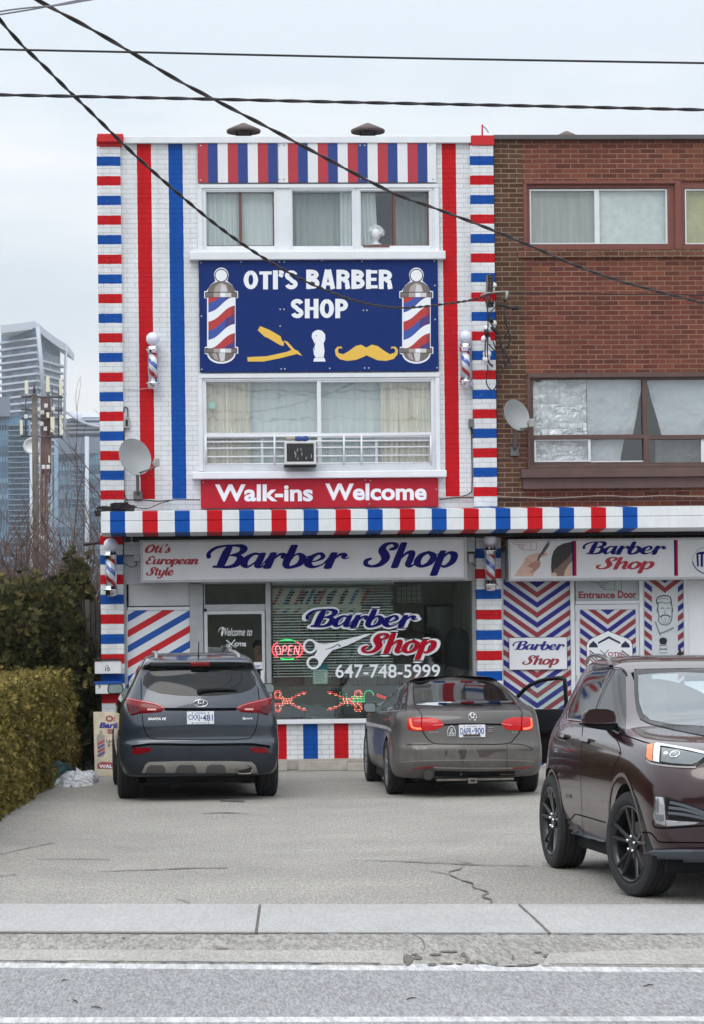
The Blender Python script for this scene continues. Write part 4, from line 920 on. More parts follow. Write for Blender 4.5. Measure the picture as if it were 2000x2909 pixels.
# ground floor of the neighbour
GXs = on_wall(1429, 1800, SF).x
mb = MB(); x0 = on_wall(1424.5, 1600, SF).x; mb.box(x0, NX1, SF, SF + .2, on_wall(1700, 1641, SF).z, ZCAN - .36); mb.build('fascia', grey_wall, nb_)
mb = MB()
for q in ((1423, 1641, 1430, 2180), (1623, 1641, 1634.5, 2180), (1819, 1641, 1830.5, 2180), (1945, 1641, 1956, 2180)): fbox(mb, q, SF - .02, SF + .14)
for i, q in enumerate(((1423, 1641, 1430, 2180), (1623, 1641, 1634.5, 2180), (1819, 1641, 1830.5, 2180), (1945, 1641, 1956, 2180))):
    b = MB(); fbox(b, q, SF - .02, SF + .14); b.build('post', white_metal, nb_, .004)
mb.bm.free()
PF = SF + .03
vinyl_panel = M('vinyl_panel', srgb(204, 210, 214), .5, vary=(3, .06))
mb = MB(); fbox(mb, (1956, 1641, 3300, 2185), PF, PF + .1); mb.build('white_panel', board_white, nb_)
def chevrons(parent, px, cx, apex0, pitch, th, slope, Y, first, skip=None, cxw=None):
    x0, y0, x1, y1 = px; mb = MB()
    def clipx(P):
        return P
    for k in range(-14, 30):
        ya = apex0 + pitch * k; mb.use(maroon_red if (k + first) % 2 == 0 else royal)
        for side in (-1, 1):
            xe = x0 if side < 0 else x1; dx = abs(xe - cx)
            xa, xb = cx, xe
            if skip: xa = cx + side * skip(ya, side)
            if abs(xa - cx) >= dx: continue
            pts = [(xa, ya - slope * abs(xa - cx) - th), (xb, ya - slope * dx - th), (xb, ya - slope * dx), (xa, ya - slope * abs(xa - cx))]
            def cut(P, lim, low):
                out = []
                for i in range(len(P)):
                    a, b = P[i - 1], P[i]; ka, kb_ = (a[1] >= lim) == low, (b[1] >= lim) == low
                    if ka != kb_: out.append((a[0] + (b[0] - a[0]) * (lim - a[1]) / (b[1] - a[1]), lim))
                    if kb_: out.append(b)
                return out
            pts = cut(pts, y0, True)
            if len(pts) > 2: pts = cut(pts, y1, False)
            if len(pts) > 2: mb.art(pts, Y - .0003 * (k % 2))
    return mb.build('chevron_stripes', None, parent)
mb = MB(); fbox(mb, (1430.5, 1643, 1622.5, 2180), PF, PF + .1); vp = mb.build('chevron_panel', vinyl_panel, nb_)
E = lambda x, y: (1420 + x / 2.7517, 1500 + y / 2.7517)
chevrons(vp, (1430.5, 1643.5, 1622.5, 2178), 1526, 1500 + 545 / 2.7517, 28.6, 16, .70, PF - .004, 0)
# transom with the pointing hand
tp = MB(); fbox(tp, (1635, 1645, 1818.5, 1706), PF, PF + .06); tp = tp.build('transom_panel', M('grey_film', srgb(176, 186, 190), .4, vary=(4, .06)), nb_)
mb = MB().use(maroon_red); words_px(mb, 'Entrance', *E(616, 495), *E(900, 550), PF - .003, bold=.035); words_px(mb, 'Door', *E(922, 490), *E(1068, 549), PF - .003, bold=.04)
mb.use(M('ink_grey', srgb(84, 92, 104), .6))
def hand_outline(mb, O, s, Y, w=1.3):
    T = lambda x, y: (O[0] + x * s, O[1] + y * s)
    for P in (((0, 8), (40, 4), (75, 6), (100, 2), (130, 0), (178, 2)), ((0, 8), (4, 18), (40, 22), (62, 24)), ((62, 24), (50, 34), (60, 42), (72, 44), (66, 56), (78, 62), (90, 60), (92, 74), (130, 78), (178, 78)), ((72, 44), (92, 40), (102, 46)), ((78, 62), (94, 56), (104, 60)), ((62, 24), (90, 24), (110, 32), (120, 22), (135, 12))):
        mb.stroke([(*T(x, y), w) for x, y in P], Y)
    mb.stroke([(*T(180, -3), w), (*T(178, 40), w), (*T(182, 82), w)], Y, sm=False); mb.stroke([(*T(188, -3), w), (*T(236, 2), w), (*T(232, 78), w), (*T(190, 82), w)], Y, sm=False)
hand_outline(mb, E(718, 405), 1 / 2.7517, PF - .003)
mb.build('transom_print', None, tp)
mb = MB(); fbox(mb, (1635, 1706.5, 1818.5, 1716), SF - .01, PF + .05); mb.build('door_head', white_metal, nb_, .003)
d2 = frame_of(nb_, 'door', rect(1636, 1717, 1818, 2176, SF + .01), [rect(1647, 1731, 1808, 2120, SF + .01)], SF + .01, SF + .06, M('white_door', srgb(216, 220, 226), .4, vary=(4, .06)), .003)
mb = MB(); fbox(mb, (1647, 1731, 1808, 2120), SF + .028, SF + .04); mb.build('door_panel', vinyl_panel, d2)
h = MB(); fbox(h, (1632, 1738, 1636, 1762), SF - .02, SF + .008); h.build('hinge', alu, d2); h = MB(); fbox(h, (1634, 1918, 1639, 1930), SF - .02, SF + .008); h.build('hinge', alu, d2)
DY = SF + .026
chevrons(d2, (1648, 1732, 1807, 2118), 1726.5, 1500 + 755 / 2.7517, 27.4, 15.5, .74, DY, 0)
# hexagonal badge on the door
mb = MB().use(ink); out = [(848, 800), (868, 812), (1000, 862), (1026, 880), (1040, 915), (1042, 1075), (1030, 1110), (1000, 1140), (848, 1200), (716, 1146), (690, 1110), (680, 1075), (676, 915), (690, 880), (716, 862)]
mb.art([E(*p) for p in out], DY - .002)
mb.use(vinyl_white); mb.art([E(848 + (x - 848) * .978 - .3, 1000 + (y - 1000) * .978) for x, y in out], DY - .003)
BY = DY - .0042
mb.use(M('ink_navy', srgb(30, 36, 72), .5)); mb.art([E(*p) for p in ((852, 845), (942, 892), (942, 908), (852, 864), (768, 908), (768, 892))], BY)
for cx in (731, 982):
    mb.art([E(cx + x, y) for x, y in ((-34, 934), (-34, 922), (-26, 905), (-8, 892), (-6, 884), (6, 884), (8, 892), (26, 905), (34, 922), (34, 934))], BY)
    mb.art([E(cx + x, y) for x, y in ((-30, 1088), (30, 1088), (24, 1106), (8, 1114), (-8, 1114), (-24, 1106))], BY)
    for k in range(9):
        mb.use([maroon_red, ink][k % 2]); q = clip_band(0, 0, 0, 1, 0, 0, 1)
        y = 930 + 22 * k; x0, x1 = (cx - 30, cx + 34)
        P = [(x0, max(y, 942)), (x1, min(y + 48, 1082)), (x1, min(y + 60, 1084)), (x0, max(y + 12, 944))]
        if y + 12 > 942 and y + 48 < 1084: mb.art([E(*p) for p in P], BY)
    mb.use(MATS['ink_navy'])
mb.use(ink); mb.stroke([(*E(785, 955), 2), (*E(818, 985), 2.2), (*E(850, 1018), .6)], BY); mb.stroke([(*E(850, 950), 1.8), (*E(822, 985), 2), (*E(800, 1000), 1.2)], BY - .0005)
for c in ((795, 1005), (815, 1022)): mb.stroke([(*E(c[0] + 11 * cos(a), c[1] + 10 * sin(a)), 1.2) for a in [2 * pi * k / 9 for k in range(9)]], BY - .001, closed=True)
mb.use(maroon_red); words_px(mb, 'OTIS', *E(846, 970), *E(955, 1005), BY, bold=.03); mb.use(ink); words_px(mb, 'Barber Shop', *E(785, 1040), *E(945, 1068), BY, bold=.02)
mb.build('badge', None, d2)
# narrow printed panel right of the door
mb = MB(); fbox(mb, (1831, 1643, 1944.5, 2180), PF, PF + .1); vp2 = mb.build('chevron_panel', vinyl_panel, nb_)
chevrons(vp2, (1831, 1643.5, 1944.5, 2178), 1889, 1500 + 508 / 2.7517, 27.6, 16, .78, PF - .004, 0, skip=lambda ya, s: 0 if ya < 1690 else 37)
mb = MB().use(M('ink_soft', srgb(52, 58, 68), .6)); PY = PF - .005
for P, wd in ((((1232, 590), (1225, 565), (1240, 540), (1290, 528), (1330, 540), (1340, 570), (1338, 600)), 3.2), (((1225, 595), (1250, 580), (1300, 588), (1335, 580)), 1.8), (((1240, 560), (1280, 548), (1320, 560)), 1.2), (((1238, 590), (1236, 640), (1244, 690), (1240, 720), (1256, 746), (1290, 758), (1325, 748), (1342, 715), (1346, 680), (1346, 600)), 2.2), (((1232, 625), (1228, 650), (1240, 660)), 1.2), (((1350, 625), (1354, 650), (1344, 660)), 1.2), (((1258, 630), (1275, 624), (1284, 630)), 1.6), (((1305, 630), (1316, 624), (1330, 630)), 1.6), (((1294, 640), (1288, 665), (1298, 670)), 1.0), (((1256, 694), (1275, 684), (1294, 680), (1314, 684), (1332, 694)), 3.2), (((1262, 700), (1275, 735), (1290, 745)), 1), (((1325, 700), (1316, 735), (1302, 745)), 1), (((1294, 700), (1294, 745)), 1)):
    mb.stroke([(*E(x, y), wd) for x, y in P], PY)
mb.use(M('ink_faint', srgb(128, 134, 148), .6))
for P, wd in ((((1218, 735), (1232, 780), (1250, 825)), 3.5), (((1250, 825), (1300, 808), (1355, 782)), 4.5), (((1250, 825), (1258, 845)), 1.5)): mb.stroke([(*E(x, y), wd) for x, y in P], PY - .0008)
mb.use(ink); mb.art([E(*p) for p in ((1256, 910), (1246, 880), (1252, 862), (1276, 855), (1300, 862), (1308, 880), (1300, 910))], PY)
for q in ((1250, 918, 1306, 944), (1250, 948, 1306, 976)):
    P = [(q[0], q[1]), (q[2], q[1]), (q[2], q[3]), (q[0], q[3])]
    mb.stroke([(*E(x, y), 1.2) for x, y in P + [P[0]]], PY, sm=False)
mb.build('panel_print', None, vp2)
# poster on the chevron panel
t = board('poster', 'white framed Barber Shop poster on the chevron striped panel', (1446, 1810, 1612, 1903), PF - .03, PF - .012, board_white, 'poster')
mb = MB().use(ink)
for q in ((1446, 1810, 1612, 1811.2), (1446, 1901.8, 1612, 1903), (1446, 1811.2, 1447.2, 1901.8), (1610.8, 1811.2, 1612, 1901.8)): fbox(mb, q, PF - .033, PF - .0295)
mb.build('border', None, t)
mb = MB().use(royal); brush(mb, 'Barber', *E(100, 952), *E(512, 884), PF - .0325); mb.build('blue_lettering', None, t)
mb = MB().use(maroon_red); brush(mb, 'Shop', *E(176, 1068), *E(462, 995), PF - .0325); mb.build('red_lettering', None, t)
# second light box
t = thing('lightbox_sign', 'pale sign box with a scissors picture and Barber Shop in blue and red', 'sign', on_wall(1700, 1644, LY))
x0, x1, z0, z1 = rect(1444, 1526, 2700, 1645, LY)
mb = MB(); holes_wall(mb, x0, x1, z0, z1, LY, SF - .005, [(x0 + .03, x1 - .03, z0 + .035, z1 - .03)]); mb.build('frame', alu, t, .004)
MB().box(x0 + .03, x1 - .03, LY + .018, LY + .05, z0 + .035, z1 - .03).build('face', lb_face, t)
mb = MB().use(navy); brush(mb, 'Barber', *E(648, 205), *E(1306, 105), FY); mb.build('blue_lettering', None, t)
mb = MB().use(MATS['sign_crimson']); brush(mb, 'Shop', *E(752, 322), *E(1208, 226), FY); mb.build('red_lettering', None, t)
for a, b in ((566, 598), (1362, 1392)):
    mb = MB(); mb.use(navy); fbox(mb, (*E(a, 85), *E(a + 14, 374)), FY, FY + .0012); mb.use(crimson); fbox(mb, (*E(a + 14, 85), *E(b, 374)), FY, FY + .0012); mb.build('divider_stripe', None, t)
skin1 = M('printed_skin', srgb(206, 172, 156), .5, vary=(12, .1)); skin2 = M('printed_skin_dark', srgb(172, 126, 110), .5); hair_p = M('printed_hair', srgb(50, 44, 44), .6, vary=(30, .2)); hair_p2 = M('printed_fade', srgb(122, 98, 86), .6, vary=(30, .15))
mb = MB().use(skin1)
mb.art([E(*p) for p in ((112, 376), (140, 330), (165, 300), (190, 262), (198, 238), (230, 212), (290, 196), (330, 196), (368, 194), (376, 204), (360, 216), (318, 222), (300, 232), (322, 262), (318, 300), (290, 330), (270, 350), (262, 376))], FY)
mb.use(skin2); mb.art([E(*p) for p in ((215, 300), (240, 275), (280, 262), (316, 268), (312, 300), (280, 332), (250, 352), (232, 350), (262, 318), (240, 310))], FY - .0008)
for P in (((192, 250), (210, 240), (226, 252)), ((200, 275), (222, 262), (244, 272)), ((300, 232), (330, 224), (360, 214))): mb.stroke([(*E(x, y), 1.4) for x, y in P], FY - .0012)
mb.use(M('printed_steel', srgb(84, 72, 80), .4)); mb.art([E(*p) for p in ((386, 86), (378, 130), (330, 206), (300, 262), (288, 258), (304, 214), (322, 190))], FY - .0015); mb.art([E(*p) for p in ((404, 88), (384, 140), (336, 212), (326, 206))], FY - .0019)
mb.use(hair_p); mb.art([E(*p) for p in ((405, 376), (400, 300), (404, 230), (420, 180), (450, 145), (500, 120), (566, 106), (566, 200), (540, 250), (520, 300), (470, 340), (440, 376))], FY)
mb.use(hair_p2); mb.art([E(*p) for p in ((412, 376), (420, 330), (450, 310), (490, 270), (530, 240), (566, 190), (566, 260), (530, 300), (500, 376))], FY - .0006)
mb.use(skin1); mb.art([E(*p) for p in ((500, 376), (510, 330), (535, 300), (566, 262), (566, 376))], FY - .001); mb.art([E(*p) for p in ((402, 376), (404, 358), (418, 346), (440, 352), (448, 376))], FY - .001)
mb.use(maroon_red); hand_outline(mb, E(100, 110), .8 / 2.7517, FY, 1.1)
mb.build('scissors_photo', None, t)
mb = MB(); c = E(1650, 252)
mb.use(M('mint_print', srgb(120, 178, 160), .5)); mb.stroke([(c[0] + 52 * cos(R(a)), c[1] + 40 * sin(R(a)), 2) for a in range(180, 275, 10)], FY)
mb.use(navy); mb.stroke([(c[0] + 52 * cos(R(a)), c[1] + 40 * sin(R(a)), 3) for a in range(75, 176, 10)], FY)
mb.art([E(*p) for p in ((1536, 196), (1570, 184), (1570, 206), (1552, 206), (1556, 300), (1542, 300))], FY); mb.art([E(*p) for p in ((1570, 186), (1640, 180), (1640, 200), (1588, 204), (1588, 306), (1570, 302))], FY - .0006)
mb.build('round_logo', None, t)
# ------------------------------------------------------------------ barber poles on the wall
def pole_stripes():
    t = NT('barber_pole_stripes'); q = t.xyz()
    a = t.math('DIVIDE', t.math('ARCTAN2', q.outputs['Y'], q.outputs['X']), 2 * pi)
    f = t.math('FRACT', t.math('ADD', t.math('MULTIPLY', q.outputs['Z'], 3.3), t.math('MULTIPLY', a, 1.0)))
    c = t.ramp(f, [(0, srgb(232, 234, 240)), (.28, srgb(200, 40, 50)), (.5, srgb(232, 234, 240)), (.76, srgb(44, 88, 180))], 'CONSTANT')
    return t.set(c, .15, coat=.6)
pstripe = pole_stripes(); milk = M('milk_globe', srgb(222, 224, 240), .22, coat=.5)
tube_glass = glass_m('pole_glass', (.93, .95, .96, 1), .03)
def barber_pole(label, cx, gy, gr, cap, tube, bot, hw, wallY, out):
    s = 1 / 207; Y = wallY - out
    C = on_wall(cx, tube[0], Y); zz = lambda y: on_wall(cx, y, Y).z
    t = thing('barber_pole', label, 'barber pole', (C.x, Y, zz(bot[1])), 0, 'barber poles fixed to the shop front')
    L = lambda y: zz(y)
    MB().ball((C.x, Y, L(gy)), gr * s, 24).build('globe', milk, t)
    r = hw * s
    z0, z1 = L(cap[1]), L(cap[0])
    MB().lathe([(r * .7, z1), (r * .95, z1 - .004), (r * 1.0, z1 - .012), (r * 1.0, (z0 + z1) / 2 + .008), (r * 1.32, (z0 + z1) / 2 + .004), (r * 1.32, (z0 + z1) / 2 - .012), (r * 1.08, (z0 + z1) / 2 - .016), (r * 1.08, z0)][::-1], (C.x, Y, 0), 'Z', 28).build('top_cap', chrome, t)
    z0, z1 = L(bot[1]), L(bot[0])
    MB().lathe([(1e-4, z0 - .012), (r * .5, z0 - .010), (r * .92, z0), (r * 1.02, z0 + .02), (r * 1.02, (z0 + z1) / 2), (r * 1.32, (z0 + z1) / 2 + .004), (r * 1.32, (z0 + z1) / 2 + .02), (r * 1.05, (z0 + z1) / 2 + .024), (r * 1.05, z1)], (C.x, Y, 0), 'Z', 28).build('bottom_cap', chrome, t)
    z0, z1 = L(tube[1]), L(tube[0])
    o = MB().lathe([(r * .80, z0 - .01), (r * .80, z1 + .01)], (C.x, Y, 0), 'Z', 28).build('striped_cylinder', pstripe, t)
    MB().lathe([(r * 1.0, z0 - .004), (r * 1.0, z1 + .004)], (C.x, Y, 0), 'Z', 28).build('glass_tube', tube_glass, t)
    for yy in (sum(cap) / 2, sum(bot) / 2):
        MB().box(C.x - .03, C.x + .03, Y + r * 1.0, wallY - .001, L(yy) - .02, L(yy) + .02).build('bracket', chrome, t, .004)
barber_pole('barber pole on the red stripe at the upper left of the white wall', 434, 962.6, 19, (983, 1003), (1003, 1078), (1078, 1105), 15, 0, .13)
barber_pole('barber pole on the white wall just left of the tangled black cables', 1322.6, 957, 19, (975, 999), (999, 1073), (1073, 1098), 15, 0, .13)
barber_pole('barber pole on the left pilaster under the canopy end', 315, 1548, 20, (1566, 1588), (1588, 1665), (1665, 1692), 16, -.05, .16)
barber_pole('barber pole on the pilaster between the two sign boxes', 1392.5, 1532, 19, (1552, 1575), (1575, 1649), (1649, 1677), 16, -.05, .16)

# ------------------------------------------------------------------ satellite dishes
dish_m = M('dish_grey', srgb(146, 150, 152), .5, vary=(6, .08)); lnb_m = M('lnb_grey', srgb(158, 158, 156), .5, vary=(9, .15)); mast_m = M('mast_grey', srgb(112, 112, 114), .55, .3, vary=(9, .2))
def dish(label, c, rx, ry, tilt, yaw, lnb, foot, wallY):
    Y = wallY - .38; P = on_wall(*c, Y); s = 1 / 209
    t = thing('satellite_dish', label, 'satellite dish', on_wall(*foot, wallY), 0, 'satellite dishes on the front')
    Mx = Matrix.Translation(P) @ Matrix.Rotation(R(tilt), 4, 'Y') @ Matrix.Rotation(R(yaw), 4, 'Z') @ Matrix.Rotation(R(-12), 4, 'X')
    rr = ry * s; sx = rx / ry / cos(R(yaw)) if False else 1
    prof = [(1e-4, .09), (rr * .35, .078), (rr * .7, .045), (rr * .95, .006), (rr, 0), (rr * 1.0, .012), (rr * .7, .058), (rr * .35, .092), (1e-4, .104)]
    MB().lathe(prof, (0, 0, 0), 'Y', 40, True, Mx @ Matrix.Diagonal((rx / ry / cos(R(yaw)), 1, 1, 1))).build('reflector', dish_m, t, angle=50)
    back = Mx @ Vector((0, .1, -rr * .3)); ft = on_wall(*foot, wallY - .03)
    top = Vector((ft.x, back.y + .03, back.z)); 
    MB().tube([back, top, Vector((ft.x, wallY - .2, top.z - .12)), Vector((ft.x, wallY - .10, ft.z + .1)), Vector((ft.x, wallY - .05, ft.z + .03))], .022, 10).build('mast', mast_m, t)
    MB().box(ft.x - .06, ft.x + .06, wallY - .05, wallY - .001, ft.z - .06, ft.z + .07).build('foot_plate', mast_m, t, .006)
    Lp = on_wall(*lnb, Y - .28); low = Mx @ Vector((.0, .03, -rr * .86))
    MB().tube([low, (low + Lp) / 2 + Vector((0, 0, -.03)), Lp + Vector((0, 0, -.03))], .012, 8).build('feed_arm', mast_m, t)
    b = MB(); b.box(Lp.x - .05, Lp.x + .03, Y - .33, Y - .24, Lp.z - .055, Lp.z + .055, None); b.build('feed_box', lnb_m, t, .012)
    d = (P - Lp).normalized(); MB().tube([Lp, Lp + Vector((-.05, .07, .0))], [.035, .028], 12).build('feed_horn', lnb_m, t)
    MB().tube([Lp + Vector((-.02, .03, -.05)), low + Vector((.1, -.02, -.06)), low + Vector((.03, .0, -.12)), low], .005, 6).build('cable', black_pl, t)
dish('grey satellite dish low on the white wall left of the railing', (384, 1297), 43, 55, -12, 24, (447, 1314), (392, 1410), 0)
dish('pale grey satellite dish on the brown brick pier', (1468.5, 1178.5), 36, 47, -10, 28, (1513, 1202), (1462, 1283), -.015)

# ------------------------------------------------------------------ window air conditioner
t = thing('air_conditioner', 'boxy window air conditioner with a dark grille poking through the railing', 'air conditioner', on_wall(853, 1320, -.25))
x0, x1, z0, z1 = rect(808, 1255, 898, 1321, -.22)
ac_m = M('ac_case', srgb(206, 208, 208), .5, vary=(8, .1))
mb = MB(); holes_wall(mb, x0, x1, z0, z1, -.30, .10, [(x0 + .03, x1 - .035, z0 + .04, z1 - .03)]); mb.build('case', ac_m, t, .008)
mb = MB(); mb.box(x0 + .03, x1 - .035, -.285, -.27, z0 + .04, z1 - .03); mb.build('grille_back', M('ac_dark', srgb(62, 62, 64), .7, vary=(20, .3)), t)
mb = MB()
for k in range(15): zz = z0 + .045 + k * (z1 - z0 - .08) / 15; mb.box(x0 + .03, x1 - .035, -.296, -.286, zz, zz + .004)
for k in range(9): xx = x0 + .06 + k * (x1 - x0 - .1) / 9; mb.box(xx, xx + .004, -.299, -.2965, z0 + .04, z1 - .03)
mb.build('grille', M('ac_grille', srgb(84, 84, 86), .5), t)
mb = MB(); rnd = random.Random(8)
for k in range(9):
    x, z = x0 + rnd.uniform(.12, .36), z0 + rnd.uniform(.06, .2); mb.box(x, x + .008, -.302, -.3005, z, z + rnd.uniform(.02, .07))
mb.build('bent_fin', M('bare_fin', srgb(190, 190, 190), .4, .5), t)
MB().box(x0 - .005, x1, -.31, .05, z0 - .02, z0 - .002).build('tray', dark, t)
t = thing('tarp_bundle', 'crumpled blue plastic and a bottle lying on the air conditioner', 'bundle', on_wall(850, 1253, -.18))
P = on_wall(855, 1246, -.18); q = MB()
q.lathe([(1e-4, -.09), (.03, -.08), (.036, -.03), (.03, .02), (.04, .06), (.024, .1), (1e-4, .11)], P, 'X', 12); o = q.build('blue_plastic', M('blue_plastic', srgb(34, 64, 130), .4), t)
P = on_wall(826, 1244, -.2); q = MB().lathe([(1e-4, -.07), (.028, -.065), (.03, .0), (.026, .04), (.012, .06), (1e-4, .065)], P, 'X', 14); q.build('bottle', M('dull_bottle', srgb(176, 166, 150), .3), t)
# ------------------------------------------------------------------ plaster bust in the top window
t = thing('bust', 'small white plaster bust with curly hair behind the top right window', 'bust', on_wall(1072, 697, .11))
s = 1 / 207; P = on_wall(1068, 672, .125)
plaster = M('plaster', srgb(236, 238, 242), .6, bump=(60, .8, .02))
mb = MB(); prof = [(1e-4, .0), (.075, .0), (.08, .015), (.05, .03), (.035, .05), (.032, .075), (.045, .09), (.062, .115), (.072, .15), (.07, .19), (.05, .22), (1e-4, .235)]
mb.lathe(prof, (P.x, .125, on_wall(1072, 697, .11).z), 'Z', 24); mb.build('head', plaster, t)
mb = MB(); rnd = random.Random(2); zc = on_wall(1072, 697, .11).z + .165
for k in range(60):
    a = rnd.uniform(0, 2 * pi); e = rnd.uniform(-.15, 1.5); p = Vector((cos(a) * cos(e), sin(a) * cos(e) * .7, sin(e))) * .085
    mb.ball((P.x + p.x * 1.15, .125 + p.y * .6, zc + p.z * 1.1), rnd.uniform(.022, .034), 8)
mb.build('curls', plaster, t)
# ------------------------------------------------------------------ meters and boxes with wires
def wall_box(label, px, Y, wires, m, name='cable_box'):
    b = thing(name, label, 'cable box', on_wall((px[0] + px[2]) / 2, px[3], Y)); mb = MB(); fbox(mb, px, Y - .07, Y - .002); mb.build('case', m, b, .005)
    for wv in wires: MB().tube(cat([on_wall(x, y, Y - .02) for x, y in wv], 5), .007, 6).build('wire', black_pl, b)
    return b
b = wall_box('grey cable box on the white wall above the left dish', (351, 1186, 369, 1216), 0, [[(363, 1188), (363, 1165), (359, 1157), (353, 1159), (351, 1172)], [(353, 1216), (352, 1300), (353, 1400), (362, 1420)]], lnb_m)
mb = MB(); fbox(mb, (357, 1192, 363, 1210), -.076, -.069); mb.build('window', dark, b)
b = wall_box('dark grey cable box below the upper right barber pole', (1332, 1190, 1347, 1214), 0, [[(1340, 1214), (1344, 1240), (1341, 1244)], [(1338, 1214), (1340, 1260), (1341, 1380), (1336, 1400), (1310, 1410), (1248, 1416)], [(1340, 1100), (1345, 1112), (1347, 1150), (1345, 1190)]], mast_m)
# ------------------------------------------------------------------ roof vents
vent_m = M('vent_brown', srgb(88, 72, 70), .55, .2, vary=(6, .2))
def vent(label, cx, ya, yb, hw, Y):
    A, B = on_wall(cx, ya, Y), on_wall(cx, yb, Y); r = hw / (FPX / (DIST + Y))
    t = thing('roof_vent', label, 'roof vent', (B.x, Y, ZTOP), 0, 'mushroom roof vents')
    h = A.z - B.z
    MB().lathe([(1e-4, h), (r * .12, h * .95), (r * .55, h * .55), (r * .97, .015), (r, .0), (r * .97, -.025), (r * .5, -.01), (1e-4, -.01)][::-1], (B.x, Y, B.z), 'Z', 32).build('hood', vent_m, t, angle=45)
    MB().lathe([(r * .42, ZTOP - .1), (r * .42, B.z - .06)], (B.x, Y, 0), 'Z', 20).build('stack', coping_metal, t)
    for a in (.6, 2.5, 4.4): x, y = B.x + r * .5 * cos(a), Y + r * .5 * sin(a); MB().tube([(x, y, B.z - .12), (x, y, B.z)], .012, 6).build('leg', vent_m, t)
vent('left dark mushroom vent on the roof of the painted shop', 692, 349, 372, 49, 2.4)
vent('right dark mushroom vent on the roof of the painted shop', 1045, 349, 372, 49, 2.4)
vent('vent tip just showing above the roof edge of the brick building', 1610, 372, 394, 42, 4.0)
# ------------------------------------------------------------------ mailboxes
def mailbox(label, px, text, tx, Y0):
    x0, x1, z0, z1 = rect(*px, Y0 - .13)
    t = thing('mailbox', label, 'mailbox', ((x0 + x1) / 2, Y0, z0), 0, 'mailboxes on the left pilaster')
    mb = MB(); holes_wall(mb, x0, x1, z0, z1 - .03, Y0 - .13, Y0 - .002, []); mb.build('box', M('mailbox_white', srgb(226, 228, 230), .4, vary=(6, .08)), t, .006)
    return t, x0, x1, z0, z1
t, x0, x1, z0, z1 = mailbox('white mailbox marked 10 with papers under its dark lid', (269, 1873, 344, 1914), '10', None, -.05)
MB().box(x0 - .02, x1 - .01, -.2, -.052, z1 - .012, z1 + .004).build('lid', black_pl, t, .003)
MB().box(x0 + .1, x1 - .02, -.172, -.10, z1 - .03, z1 - .0125).build('papers', M('paper', srgb(196, 198, 204), .8, vary=(60, .3)), t)
mb = MB().use(ink); words_px(mb, '10', 299, 1895, 312, 1907, -.183, bold=.02); words_px(mb, 'E', 302, 1889.5, 308, 1893, -.183); mb.build('number', None, t)
t, x0, x1, z0, z1 = mailbox('white mailbox marked 9 with a blue painted lid', (271, 1938, 345, 1971), '9', None, -.05)
MB().box(x0 - .015, x1, -.19, -.052, z1 - .028, z1 + .01).build('lid', blue_trim, t, .003)
mb = MB().use(ink); words_px(mb, '9', 280, 1946, 286, 1957, -.183, bold=.02); mb.build('number', None, t)
# ------------------------------------------------------------------ A-frame sidewalk board
t = thing('sandwich_board', 'weathered wooden sandwich board lettered Otis Barber Shop beside the left pilaster', 'sandwich board', (on_wall(320, 2190, -.8).x, -.75, 0))
YF = -.95
B0, B1, T0, T1 = on_wall(274, 2197, YF), on_wall(352, 2197, YF), on_wall(265, 2022, YF + .25), on_wall(350, 2022, YF + .25)
B0.z = B1.z = .0; zt_ = (T0.z + T1.z) / 2; T0.z = T1.z = zt_; B0.x = T0.x + .02; B1.x = T1.x
wood = M('weathered_board', srgb(196, 186, 164), .8, vary=(7, .25), bump=(30, .4)); grey_wood = M('grey_wood', srgb(92, 86, 82), .85, vary=(9, .2))
def slab(mb, A, B, C, D, th):
    f = [mb.v(p) for p in (A, B, C, D)]; b = [mb.v(p + Vector((0, th, 0))) for p in (A, B, C, D)]
    mb.f(f); mb.f(b[::-1])
    for i in range(4): mb.f([f[i], f[(i + 1) % 4], b[(i + 1) % 4], b[i]])
mb = MB(); slab(mb, B0, B1, T1, T0, .03); mb.build('front_board', wood, t, .006)
mb = MB(); d = Vector((0, .52, 0)); e = Vector((0, .035, 0)); slab(mb, B0 + d, B1 + d, T1 + e, T0 + e, .03); mb.build('back_board', grey_wood, t)
mb = MB(); mb.fill([Vector(p) for p in ((0, 0), (.5, 0), (.04, 1))], lambda p: Vector((B0.x + (T0.x - B0.x) * p.y - .004, B0.y + .02 + (T0.y - B0.y) * p.y + p.x * (1 - p.y) * 1.0, zt_ * p.y)), Vector((.02, 0, 0))); mb.build('side_panel', grey_wood, t)
def on_board(px, py):                                       # photo pixel -> a point just in front of the sloping board
    d = ray(px, py); n = (B1 - B0).cross(T0 - B0).normalized(); k = (B0 - CAMP).dot(n) / d.dot(n); return CAMP + d * (k * .99985)
ob = lambda u, v: on_board(u, v)
mb = MB().use(maroon_red); words_on(mb, "Oti's", (300, 2050, 352, 2032), ob, bold=.04); words_on(mb, 'Shop', (305, 2088, 352, 2071), ob, bold=.04)
mb.use(royal); words_on(mb, 'Barber', (282, 2068, 366, 2052), ob, bold=.04, shear=.2); mb.use(ink); words_on(mb, 'Ladies', (302, 2109, 340, 2099), ob); words_on(mb, '& Gents', (306, 2121, 346, 2111), ob)
mb.use(maroon_red)
mb.fill([Vector(p) for p in ((276, 2170), (290, 2164), (352, 2168), (352, 2184), (277, 2183))], lambda p: ob(p.x, p.y)); mb.use(vinyl_white); words_on(mb, 'WALK-IN', (282, 2182, 352, 2172), lambda u, v: on_board(u, v) + Vector((0, -.003, 0)), bold=.02)
mb.build('lettering', None, t)
mb = MB(); E6 = lambda x, y: Vector((x / 2.9025, 1560 + y / 2.9025))
